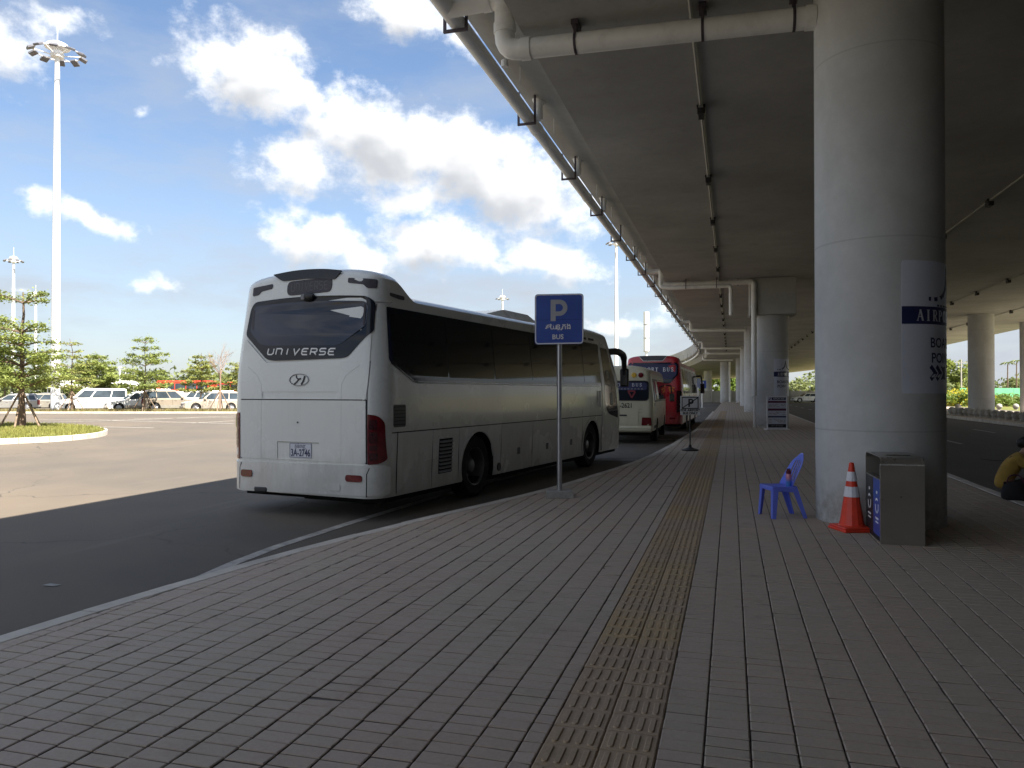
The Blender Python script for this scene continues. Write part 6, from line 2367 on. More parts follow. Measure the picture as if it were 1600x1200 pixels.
# tents far left
for k, (px, D, w) in enumerate(((115, 120, 6), (168, 130, 8), (185, 128, 7), (355, 140, 6))):
    x, y = cam_pt(px, D)
    t = thing('canvas_tent', ('pale canvas tent far behind the yellowish tree', 'long pale tent roof far behind the dark bushy tree', 'pale tent roof right of the long far tent', 'pale tent roof far behind the bare tree')[k], 'tent', (x, y, ROAD_Z), YAW, 'pale tents across the car park')
    MB().loft([[(-w / 2, -2, 2.3), (w / 2, -2, 2.3), (w / 2, 2, 2.3), (-w / 2, 2, 2.3)], [(-w / 2 + .8, -.05, 3.5), (w / 2 - .8, -.05, 3.5), (w / 2 - .8, .05, 3.5), (-w / 2 + .8, .05, 3.5)]]).build('canopy', M['tent'], t)
    for sx in (-1, 1):
        for sy in (-1, 1):
            MB().tube([(sx * (w / 2 - .1), sy * 1.9, 0), (sx * (w / 2 - .1), sy * 1.9, 2.4)], .05, 6).build('leg', M['steel'], t)

# wall across the far end
t = thing('boundary_wall', 'low beige panel wall closing the far end beyond the pavement', 'wall', (*cam_pt(1050, 124), -.2))
o_ = Vector((*cam_pt(1050, 124), 0)); e_ = Vector((*cam_pt(1420, 124), 0))
d_ = (e_ - o_); n_ = 12
nn = Vector((-d_.y, d_.x, 0)).normalized()
for k in range(n_):
    p, q = d_ * ((k + .03) / n_), d_ * ((k + .97) / n_)
    z0, z1 = Vector((0, 0, 0)), Vector((0, 0, 1.85))
    MB().loft([[p + z0, q + z0, q + nn * .12 + z0, p + nn * .12 + z0], [p + z1, q + z1, q + nn * .12 + z1, p + nn * .12 + z1]]).build('panel', M['wall'], t)
for k in range(n_ + 1):
    p = d_ * (k / n_)
    MB().box(p.x - .13, p.x + .13, p.y - .16, p.y + .16, 0, 1.95).build('post', M['wall'], t)

# ball bollards on the traffic island
def ball(r):
    prof = [(r * .62, 0.0), (r * .66, .05), (r * .55, .07)]
    n = 12
    for k in range(1, n + 1):
        a = -math.pi / 2 * .62 + (math.pi / 2 * 1.62) * k / n
        prof.append((max(.0001, r * math.cos(a)), .07 + r * .82 + r * math.sin(a)))
    return MB().lathe(prof, 20).mesh('ball_bollard', 40)
bm_ = ball(.24)
bm_.materials.append(M['block'])
base = None
for k in range(16):
    o = bpy.data.objects.new('ball_bollard', bm_)
    COL.objects.link(o)
    o.location = (14.45, 41.6 + k * 1.12, .012)
    tag(o, 'concrete ball bollard of the close row on the island kerb, %s from the right' % ORD[k], 'bollard', 'close row of ball bollards')
for k, px in enumerate((1474, 1497, 1561, 1587)):
    o = bpy.data.objects.new('ball_bollard', bm_)
    COL.objects.link(o)
    x, y = cam_pt(px, 66)
    o.location = (x, y, .012)
    tag(o, 'concrete ball bollard of the sparse sunny row near the lawn, %s from the left' % ORD[k], 'bollard', 'sparse row of ball bollards')
# ------------------------------------------------------------------ signs
def sign_axes():
    return Vector((math.cos(YAW), math.sin(YAW), 0)), Vector((0, 0, 1))


def khmer_line(parent, items, fn, z, h, mat):
    """letters set one by one: (character, x, dz, scale)"""
    for ch, x, dz, k in items:
        text(ch, h * k, lambda a, b, d, x=x, dz=dz: fn(a + x, b + z + dz, d), mat, parent, d=0.0045, name='lettering', bold=0.002)


def bus_sign():
    x, y = cam_pt(874, 11.3)
    t = thing('bus_parking_sign', 'blue square parking sign reading P and BUS on grey post', 'sign', (x, y, 0))
    hx, z0, z1 = 0.358, 2.245, 2.985
    ax, az = sign_axes()
    ax = (ax + Vector((0, 0, 0.018))).normalized()
    MB().tube([(0, 0, 0.09), (0, 0, 2.30)], 0.038, 16).build('post', M['steel'], t, smooth=50)
    base = MB()
    base.loft([[(-.21, -.13, 0.0), (.19, -.15, 0.0), (.20, .14, 0.0), (-.19, .15, 0.0)], [(-.20, -.125, .085), (.185, -.14, .095), (.19, .13, .09), (-.18, .14, .088)],
               [(-.18, -.105, .10), (.165, -.12, .108), (.17, .11, .105), (-.16, .12, .102)]])
    base.build('base', M['block'], t, rot=(0, 0, YAW + .05))
    org = Vector((0, 0, (z0 + z1) / 2)) + Vector((math.sin(YAW), -math.cos(YAW), 0)) * 0.05 + ax * (-0.005)
    n = ax.cross(az).normalized()
    fn = plane_fn(org, ax, az, n)
    hz = (z1 - z0) / 2
    b = panel('sign_board', rpoly([(-hx, -hz), (hx, -hz), (hx, hz), (-hx, hz)], .055, 6), fn, 0.0, M['signblue'], t, back=-0.022)
    mb = MB()
    stroke2d(mb, rpoly([(-hx + .012, -hz + .012), (hx - .012, -hz + .012), (hx - .012, hz - .012), (-hx + .012, hz - .012)], .05, 6), 0.017, fn, -0.001, 0.003, closed=True)
    mb.build('sign_border', M['signwhite'], b)
    mb = MB()
    mb.prism(rect(-.125, -.052, -.03, .285), fn, 0.0005, 0.003)
    stroke2d(mb, [(-.06, .252), (0.0, .252)] + arc(.0, .165, .088, .087, 90, -90, 14) + [(0.0, .078), (-.06, .078)], .066, fn, 0.0005, 0.0032)
    mb.build('letter', M['signgrey'], b)
    mb = MB(); mb.prism(rect(-hx + .03, hx - .03, -.012, -.008), fn, 0.0, 0.0012)
    mb.build('sheet_joint', M['navy'], b)
    khmer_line(b, [('រ', -.19, 0, 1), ('ថ', -.145, 0, 1), ('យ', -.085, 0, 1), ('ន', -.015, 0, 1), ('ត', -.012, -.06, .6), ('ក', .07, 0, 1), ('រ', .028, -.03, .8), ('ង', .14, 0, 1)], fn, -.115, .115, M['signwhite'])
    text('BUS', .098, lambda a, c, d: fn(a - .02, c - .265, d), M['signwhite'], b, d=.004, bold=.002)
    for s in (-.2, .2):
        MB().box(-.05, .05, .0, .06, z0 + hz + s - .02, z0 + hz + s + .02).build('clamp', M['steel'], t, rot=(0, 0, YAW))
    return t


bus_sign()


def bus_only_sign():
    x, y = cam_pt(1078, 20.2)
    t = thing('bus_only_sign', 'small white crossed P sign reading FOR AIRPORT BUS ONLY', 'sign', (x, y, 0))
    ax, az = sign_axes()
    MB().tube([(0, 0, .05), (0, 0, 1.0)], .02, 10).build('post', M['black'], t)
    MB().lathe([(.22, 0), (.22, .03), (.12, .06), (.05, .09), (.03, .16), (.0001, .17)], 20).build('base', M['black'], t)
    fn = plane_fn(Vector((math.sin(YAW), -math.cos(YAW), 0)) * .035 + Vector((0, 0, 1.185)), ax, az)
    b = panel('sign_board', rect(-.255, .255, -.25, .25, .012), fn, 0.0, M['signwhite'], t, back=-.018)
    mb = MB()
    stroke2d(mb, rect(-.215, .205, -.075, .215), .022, fn, 0, .003, closed=True)
    stroke2d(mb, [(-.20, -.06), (.19, .20)], .022, fn, 0, .0032)
    mb.prism(rect(-.05, -.01, -.035, .175), fn, 0, .0034)
    stroke2d(mb, [(-.03, .158), (.02, .158)] + arc(.02, .108, .05, .05, 90, -90, 8) + [(-.03, .058)], .034, fn, 0, .0036)
    mb.build('crossed_letter', M['black'], b)
    text('FOR AIRPORT', .082, lambda a, c, d: fn(a, c - .125, d), M['black'], b, d=.0035, bold=.003)
    text('BUS ONLY', .082, lambda a, c, d: fn(a, c - .205, d), M['black'], b, d=.0035, bold=.003)


bus_only_sign()
x, y = cam_pt(1097, 70)
t = thing('parking_sign', 'small far blue P sign on pale post beyond the red bus', 'sign', (x, y, 0), YAW)
MB().tube([(0, 0, 0), (0, 0, 1.85)], .06, 8).build('post', M['mast'], t)
MB().box(-.18, .18, -.18, .18, 0, .1, .02).build('base', M['block'], t)
fn = plane_fn((0, -.05, 2.2), (1, 0, 0), (0, 0, 1))
b = panel('sign_board', rect(-.36, .36, -.36, .36, .05), fn, 0, M['signblue'], t, back=-.03)
mb = MB(); mb.prism(rect(-.13, -.05, -.1, .27), fn, 0, .004)
stroke2d(mb, [(-.05, .24), (.02, .24)] + arc(.02, .155, .085, .085, 90, -90, 8) + [(-.05, .07)], .06, fn, 0, .0045); mb.build('letter', M['signwhite'], b)
x, y = cam_pt(1090.5, 64)
t = thing('parking_sign', 'edge-on far blue sign beside the red bus mirror', 'sign', (x, y, 0), YAW + R(55))
MB().tube([(0, 0, 0), (0, 0, 1.9)], .06, 8).build('post', M['mast'], t)
MB().box(-.36, .36, -.08, -.05, 1.9, 2.65).build('sign_board', M['signblue'], t)


def info_stand():
    x, y = cam_pt(1214, 31.5)
    t = thing('information_stand', 'freestanding white notice board with maroon bands before the square headed pillar', 'notice board', (x, y, 0))
    ax, az = sign_axes()
    fn = plane_fn(Vector((0, 0, 0)), ax, az)
    b = MB()
    for s in (-1, 1):
        b.prism(rect(s * .40 - .015, s * .40 + .015, 0, 1.36), fn, -.03, .012)
    b.prism(rect(-.415, .415, 1.34, 1.37), fn, -.03, .012)
    b.build('frame', M['signwhite'], t)
    ft = MB()
    ft.prism(rect(-.50, .48, 0.0, .03), fn, -.16, .16)
    ft.build('base', M['signwhite'], t)
    p = panel('notice', rect(-.385, .385, .06, 1.335), fn, 0.0, M['banner'], t, back=-.012)
    def band(z0, z1, m, x0=-.37, x1=.37):
        panel('print_band', rect(x0, x1, z0, z1), fn, .003, M[m], p, back=0.0)
    band(1.21, 1.31, 'navy', -.22, .36)
    band(1.09, 1.17, 'maroon'); band(.77, .86, 'maroon'); band(.49, .55, 'navy'); band(.08, .22, 'black')
    mb = MB()
    stroke2d(mb, [(-.34, 1.22), (-.29, 1.24), (-.27, 1.31)], .03, fn, 0, .003)
    mb.build('logo', M['navy'], p)
    text('AIRPORT BUS', .085, lambda a, c, d: fn(a + .07, c + 1.26, d), M['signwhite'], p, d=.005, sx=.9)
    mb = MB()
    rr = random.Random(3)
    for z in (1.02, .98, .94, .70, .66, .62, .42, .38, .34, .30):
        xx = -.33
        while xx < .33:
            w = rr.uniform(.05, .16)
            if rr.random() < .75: stroke2d(mb, [(xx, z), (min(.34, xx + w), z)], .017, fn, 0, .0022)
            xx += w + .04
    mb.build('small_print', M['lowgrey'], p)
    text('AIRPORT BUS SCHEDULE', .045, lambda a, c, d: fn(a, c + .15, d), M['signgrey'], p, d=.005)


info_stand()


def wrap_banner(cx, cy, r, a_left, width, z0, z1, label, arrow, parent_mat='banner'):
    """printed film wrapped round a pillar; a_left = bearing of its left edge, seen from outside"""
    t = thing('wrap_banner', label, 'banner', (cx, cy, 0), group='printed banners on the pillars')
    def fn(a, b, d):
        an = a_left + a / r
        return ((r + d) * math.cos(an), (r + d) * math.sin(an), b)
    H = z1 - z0
    cuts = [width * k / 40 for k in range(1, 40)]
    s = panel('film', rect(0, width, z0, z1, .03), fn, .004, M[parent_mat], t, ca=cuts, back=.001)
    zb0, zb1 = z1 - H * .478, z1 - H * .345
    nb = panel('name_band', rect(0.002, width - .002, zb0, zb1), fn, .0055, M['navy'], t, ca=cuts, back=.001)
    mb = MB()
    n = 11
    word = 'AIRPORT BUS'
    x0 = min(.16, width * .14)
    serif_word(mb, word, fn, x0, x0 + (width - 2 * x0), zb0 + (zb1 - zb0) * .18, (zb1 - zb0) * .64, .004, .0075)
    mb.build('lettering', M['silver_print'], nb)
    cxm = width * .5
    # emblem: a rising swoosh above a short line of print
    mb = MB()
    ze = z1 - H * .30
    pts = [(cxm - .42, ze + .02), (cxm - .30, ze + .02), (cxm - .18, ze + .05), (cxm - .09, ze + .12), (cxm - .03, ze + .25), (cxm + .0, ze + .40)]
    stroke2d(mb, pts, .045, fn, .003, .006)
    stroke2d(mb, [(cxm - .14, ze + .07), (cxm - .05, ze + .16), (cxm + .0, ze + .38), (cxm + .05, ze + .16), (cxm + .14, ze + .07)], .05, fn, .003, .0062)
    stroke2d(mb, [(cxm + .42, ze + .02), (cxm + .30, ze + .02), (cxm + .18, ze + .05), (cxm + .09, ze + .12), (cxm + .03, ze + .25)], .045, fn, .003, .0064)
    for k in range(9):
        stroke2d(mb, [(cxm - .28 + k * .065, ze - .05), (cxm - .24 + k * .065, ze - .05)], .022, fn, .003, .006)
    mb.build('logo', M['navy'], t)
    sub = [k * .04 - .8 for k in range(40)]
    text('BOARDING', H * .105, lambda a, b, d: fn(a + cxm + .0, b + z1 - H * .62, d), M['navy'], t, d=.006, bold=.003, sub=sub)
    text('POINT', H * .105, lambda a, b, d: fn(a + cxm - H * .105 * 1.0, b + z1 - H * .735, d), M['navy'], t, d=.006, bold=.003, sub=sub)
    mb = MB()
    za, ha = z1 - H * .845, H * .05
    if arrow == 'right':
        xs = width * .235
        for k in range(2):
            stroke2d(mb, [(xs + k * .10, za + ha), (xs + .08 + k * .10, za), (xs + k * .10, za - ha)], .05, fn, .003, .006)
        mb.prism([(xs + .19 + q, zz) for q, zz in ((0, za + ha), (.06, za), (0, za - ha), (.12, za - ha), (.12, za + ha))], fn, .003, .006)
        mb.prism(rect(xs + .31, xs + .60, za - ha, za + ha), fn, .003, .0062)
    else:
        xs = width * .42
        mb.prism([(xs, za), (xs + .14, za + ha * 1.6), (xs + .14, za + ha * .7), (xs + .5, za + ha * .7), (xs + .5, za - ha * .7), (xs + .14, za - ha * .7), (xs + .14, za - ha * 1.6)], fn, .003, .006)
    mb.build('arrow', M['navy'], t)
    return t


# left edge of the film on the near pillar sits where the photograph shows it
def pillar_bearing(px, cx, cy, r):
    """angle on the pillar's outline where the sight line through px first meets it"""
    k = math.atan((px - 800) / 1200) - YAW
    dx, dy = math.sin(k), math.cos(k)
    b = dx * cx + dy * cy
    c = cx * cx + cy * cy - r * r
    tt = b - math.sqrt(max(0, b * b - c))
    return math.atan2(dy * tt - cy, dx * tt - cx)


wrap_banner(1.72, 10.15, PR, pillar_bearing(1409, 1.72, 10.15, PR), 1.5, 1.53, 3.02, 'pale banner on the nearest pillar reading AIRPORT and BOARDING POINT', 'right')
wrap_banner(1.75, 35.95, PR, pillar_bearing(1209, 1.75, 35.95, PR), 1.15, 1.35, 2.98, 'dim banner with left arrow on the square headed pillar', 'left')


def bearing_fix():
    pass


# ------------------------------------------------------------------ chair, bottle, cone, bin
def chair():
    X, Y = 3.37, 9.58
    x, y = X * math.cos(YAW) - Y * math.sin(YAW), X * math.sin(YAW) + Y * math.cos(YAW)
    t = thing('plastic_chair', 'blue plastic chair facing left with a bottle on its seat', 'chair', (x, y, 0), YAW + R(5))
    # faces -x; y is depth
    def grid(fn, nu, nv, thick, keep=None, mat='chair', name='seat'):
        vs = [fn(i / nu, j / nv) for j in range(nv + 1) for i in range(nu + 1)]
        fs = []
        for j in range(nv):
            for i in range(nu):
                if keep and not keep(i, j): continue
                k = j * (nu + 1) + i
                fs.append((k, k + 1, k + nu + 2, k + nu + 1))
        me = bpy.data.meshes.new(name)
        me.from_pydata([tuple(v) for v in vs], [], fs)
        bm = bmesh.new(); bm.from_mesh(me)
        bmesh.ops.delete(bm, geom=[v for v in bm.verts if not v.link_faces], context='VERTS')
        bm.to_mesh(me); bm.free()
        me = apply_mods(me, [('SOLIDIFY', dict(thickness=thick, offset=0.0)), ('SUBSURF', dict(levels=1, render_levels=1))])
        finish(me, 60)
        me.name = name
        return mesh_obj(name, me, M[mat], t)
    # seat: shallow dish, front edge rolled down, wider at the front
    def seat(u, v):
        w = .205 - .02 * u
        yy = (v - .5) * 2
        xx = -.215 + .335 * u
        z = .388 + .006 * (1 - u) - .020 * (1 - yy ** 2) * math.sin(math.pi * min(1, u * 1.05))
        if u < .1: z -= .022 * (1 - u / .1) ** 2
        if abs(yy) > .85: z -= .05 * (abs(yy) - .85) / .15
        return Vector((xx, yy * w, z))
    grid(seat, 10, 10, .007)
    # apron under the rim
    mb = MB()
    for s in (-1, 1):
        mb.loft([[(-.20, s * .198, .385), (-.20, s * .19, .385), (-.20, s * .19, .335), (-.20, s * .198, .335)], [(.10, s * .183, .38), (.10, s * .175, .38), (.10, s * .175, .315), (.10, s * .183, .315)]])
    mb.loft([[(-.212, -.195, .378), (-.205, -.195, .378), (-.205, -.195, .335), (-.212, -.195, .335)], [(-.212, .195, .378), (-.205, .195, .378), (-.205, .195, .335), (-.212, .195, .335)]])
    mb.build('apron', M['chair'], t)
    # back: curved shell leaning back, rounded top, vertical slots
    def back(u, v):
        a = (u - .5) * 2
        h = v
        w = .19 * (1 - .18 * h) * (math.sqrt(max(0.0, 1 - (max(0, h - .55) / .47) ** 2.4)) * .72 + .28)
        xx = .095 + .165 * h ** 1.1 - .055 * a * a * (1 - .45 * h)
        z = .385 + .402 * h - (.05 * a * a * h)
        return Vector((xx, a * w, z))
    grid(back, 13, 14, .007, keep=lambda i, j: not (i in (3, 5, 7, 9) and 2 <= j <= 10), name='backrest')
    def leg(x0, y0, x1, y1, sx, sy, w0=.072, w1=.046):
        mb = MB()
        th = .008
        def L(cx, cy, w, z):
            return [(cx, cy, z), (cx - sx * w, cy, z), (cx - sx * w, cy - sy * th, z), (cx - sx * th, cy - sy * th, z), (cx - sx * th, cy - sy * w, z), (cx, cy - sy * w, z)]
        mb.loft([L(x0, y0, w0, .385), L(x0 + (x1 - x0) * .5, y0 + (y1 - y0) * .5, (w0 + w1) / 2, .19), L(x1, y1, w1, 0.0)])
        mb.build('leg', M['chair'], t)
    leg(-.205, -.195, -.225, -.215, -1, -1)
    leg(-.205, .195, -.225, .215, -1, 1)
    leg(.105, -.178, .225, -.20, 1, -1)
    leg(.105, .178, .225, .20, 1, 1)
    # bottle
    m, nt, p = material('bottle_gradient')
    geo = nt.new('ShaderNodeTexCoord')
    sp = nt.new('ShaderNodeSeparateXYZ')
    nt.l.new(geo.outputs['Object'], sp.inputs[0])
    nt.put(p.inputs['Base Color'], nt.mix(nt.step(sp.outputs[2], .05, .12), (.07, .22, .55), (.55, .22, .30)))
    p.inputs['Roughness'].default_value = .25
    bx = Vector((.045, -.09, 0)); bx.rotate(Matrix.Rotation(YAW, 3, 'Z'))
    b = thing('drink_bottle', 'pink to blue drink bottle with dark red lid standing on the chair', 'bottle', (x + bx.x, y + bx.y, .379))
    MB().lathe([(.030, 0), (.034, .008), (.034, .13), (.031, .15), (.026, .16)], 20).build('bottle_body', m, b, smooth=50)
    MB().lathe([(.031, .16), (.032, .165), (.032, .19), (.024, .195), (.016, .20), (.016, .212), (.0001, .213)], 16).build('lid', simple('lid_maroon', (.10, .008, .02), .35), b, smooth=50)
    MB().tube([(-.02, 0, .195), (-.02, 0, .216), (.012, 0, .22), (.02, 0, .195)], .005, 6).build('carry_loop', M['lamp_dark'], b)


chair()


def cone():
    x, y = cam_pt(1330, 8.62)
    t = thing('traffic_cone', 'orange traffic cone with two white bands at the nearest pillar', 'traffic cone', (x, y, 0), YAW + .12)
    b = MB()
    b.box(-.185, .185, -.185, .185, .0, .028, .008)
    b.box(-.178, .178, -.178, .178, .028, .052, .012)
    b.build('base', M['cone'], t)
    prof = lambda z: .132 - (.132 - .027) * (z - .05) / (.74 - .05)
    m = MB()
    m.lathe([(.150, .050), (.136, .062), (prof(.10), .10), (prof(.74), .735), (.026, .748), (.018, .755), (.0001, .757)], 12)
    m.build('body', M['cone'], t, smooth=20)
    for z0, z1 in ((.375, .49), (.55, .655)):
        MB().lathe([(prof(z0) + .001, z0), (prof(z0) + .0035, z0 + .001), (prof(z1) + .0035, z1 - .001), (prof(z1) + .001, z1)], 12).build('reflective_band', M['band'], t, smooth=20)


cone()


def litter_bin():
    x, y = 1.665, 8.55
    t = thing('litter_bin', 'stainless steel twin litter bin with blue and black compartments', 'litter bin', (x, y, 0), R(1))
    hw, L, H = .205, .80, .885
    # folded shell: front end, top, back end
    def arcp(cy, cz, r, a0, a1, n=6):
        return [(cy + r * math.cos(R(a0 + (a1 - a0) * k / n)), cz + r * math.sin(R(a0 + (a1 - a0) * k / n))) for k in range(n + 1)]
    r = .075
    outer = [(0, 0.0)] + arcp(r, H - r, r, 180, 90) + arcp(L - r, H - r, r, 90, 0) + [(L, 0.0)]
    ri = r - .006
    inner = [(L - .006, 0.0)] + arcp(L - r, H - r, ri, 0, 90) + arcp(r, H - r, ri, 90, 180) + [(.006, 0.0)]
    prof = outer + inner
    n = len(outer)
    mb = MB()
    vs, fs = [], []
    for sx in (-hw, hw):
        for (a, b) in outer: vs.append((sx, a, b))
        for (a, b) in reversed(inner): vs.append((sx, a, b))
    m = 2 * n
    for i in range(n - 1):
        fs.append((i, i + 1, m + i + 1, m + i))
        fs.append((n + i, m + n + i, m + n + i + 1, n + i + 1))
        fs.append((i, n + i, n + i + 1, i + 1))
        fs.append((m + i, m + i + 1, m + n + i + 1, m + n + i))
    fs.append((0, m, m + n, n)); fs.append((n - 1, 2 * n - 1, m + 2 * n - 1, m + n - 1))
    mb.add(vs, fs)
    mb.build('shell', M['inox'], t, smooth=25)
    MB().box(hw - .02, hw - .012, .01, L - .01, .03, H - .01).build('back_panel', M['inox'], t)
    MB().box(-hw + .015, hw - .022, .008, L - .008, .0, .05).build('plinth', M['black'], t)
    z1 = .64
    for (y0, y1, mt, nm) in ((.010, L / 2 - .006, 'bin_blue', 'a'), (L / 2 + .006, L - .010, 'bin_black', 'b')):
        c = MB()
        c.box(-hw + .004, -hw + .016, y0, y1, .055, z1, .003)
        o = c.build('front_panel', M[mt], t)
        MB().box(-hw + .02, hw - .03, y0 + .02, y1 - .02, .06, z1 - .03).build('liner', M['dark'], t)
        MB().box(-hw + .004, -hw + .05, y0, y1, z1, z1 + .012).build('rim', M['inox'], t)
        fn = lambda a, b, d, yc=(y0 + y1) / 2: (-hw + .004 - d, yc - a, b)
        g = MB()
        # recycling arrows and two short lines of print
        for k in range(3):
            a = R(90 + 120 * k)
            p = [(.075 * math.cos(a + q), .36 + .075 * math.sin(a + q)) for q in (R(-38), R(0), R(38))]
            stroke2d(g, p, .018, fn, 0, .002)
            e = (.075 * math.cos(a + R(52)), .36 + .075 * math.sin(a + R(52)))
            g.prism([(p[2][0] * .8, .36 + (p[2][1] - .36) * .75), (p[2][0] * 1.25, .36 + (p[2][1] - .36) * 1.25), e], fn, 0, .0022)
        for k in range(5):
            stroke2d(g, [(-.07 + k * .03, .23), (-.05 + k * .03, .23)], .022, fn, 0, .002)
            stroke2d(g, [(-.07 + k * .03, .19), (-.052 + k * .03, .19)], .016, fn, 0, .002)
        for k in range(2):
            stroke2d(g, [(-.03 + k * .035, .50), (-.01 + k * .035, .50)], .03, fn, 0, .002)
        g.build('recycling_print', M['signwhite'], o)
    for (yy_, nm_) in ((-.002, 'near'), (L - .001, 'far')):
        MB().box(-hw - .001, hw + .001, yy_, yy_ + .003, H - r - .008, H - r + .004).build('fold_highlight', M['highlight_steel'], t)  # folded seam, its highlight painted in as brighter steel
    MB().box(-hw - .002, -hw + .004, .012, .018, .02, H - r).build('edge_highlight', M['highlight_steel'], t)  # near edge highlight, also a strip of brighter steel
    MB().box(-.125, .145, .175, .265, H + .0005, H + .006, .002).build('ash_tray', M['inox'], t)
    MB().box(-.10, .12, .19, .25, H + .006, H + .0075).build('ash_slot', M['dark'], t)


litter_bin()
x, y = cam_pt(1357, 8.75)
tag(MB().lathe([(.0001, 0), (.016, .006), (.018, .02), (.008, .032), (.0001, .034)], 7).build('paper_scrap', M['white'], None, loc=(x, y, .002), rot=(.5, .3, 1)), 'crumpled scrap of paper lying between cone and litter bin', 'litter')
x, y = cam_pt(82, 8.13)
x, y = gp(82, 914)
tag(MB().add([(-.07, -.03, 0), (.06, -.04, 0), (.08, .03, 0), (-.05, .04, 0), (0, 0, .012)], [(0, 1, 4), (1, 2, 4), (2, 3, 4), (3, 0, 4)]).build('plastic_scrap', M['lowgrey'], None, loc=(x, y, ROAD_Z + .006)), 'flat pale scrap lying on the shaded asphalt at far left', 'litter')
x, y = gp(1556, 718)
t = MB().lathe([(.0001, .0), (.36, .0), (.37, -.01), (.37, -.03)], 28).build('manhole_cover', M['steel_lid'], None, loc=(x, y, ROAD_Z + .012))
tag(t, 'dark round manhole cover in the lanes behind the seated person', 'manhole cover')

# ------------------------------------------------------------------ person sitting on the road kerb
def skin_mesh(nodes, edges, root, name, levels=2):
    me = bpy.data.meshes.new(name)
    me.from_pydata([n[0] for n in nodes], edges, [])
    o = bpy.data.objects.new(name, me)
    link(o)
    md = o.modifiers.new('skin', 'SKIN')
    md.use_smooth_shade = True
    sv = me.skin_vertices[0].data
    for i, n in enumerate(nodes):
        r = n[1]
        sv[i].radius = r if isinstance(r, tuple) else (r, r)
        sv[i].use_root = (i == root)
    sb = o.modifiers.new('sub', 'SUBSURF')
    sb.levels = levels
    sb.render_levels = levels
    dg = bpy.context.evaluated_depsgraph_get()
    res = bpy.data.meshes.new_from_object(o.evaluated_get(dg))
    bpy.data.objects.remove(o)
    res.shade_smooth()
    return res


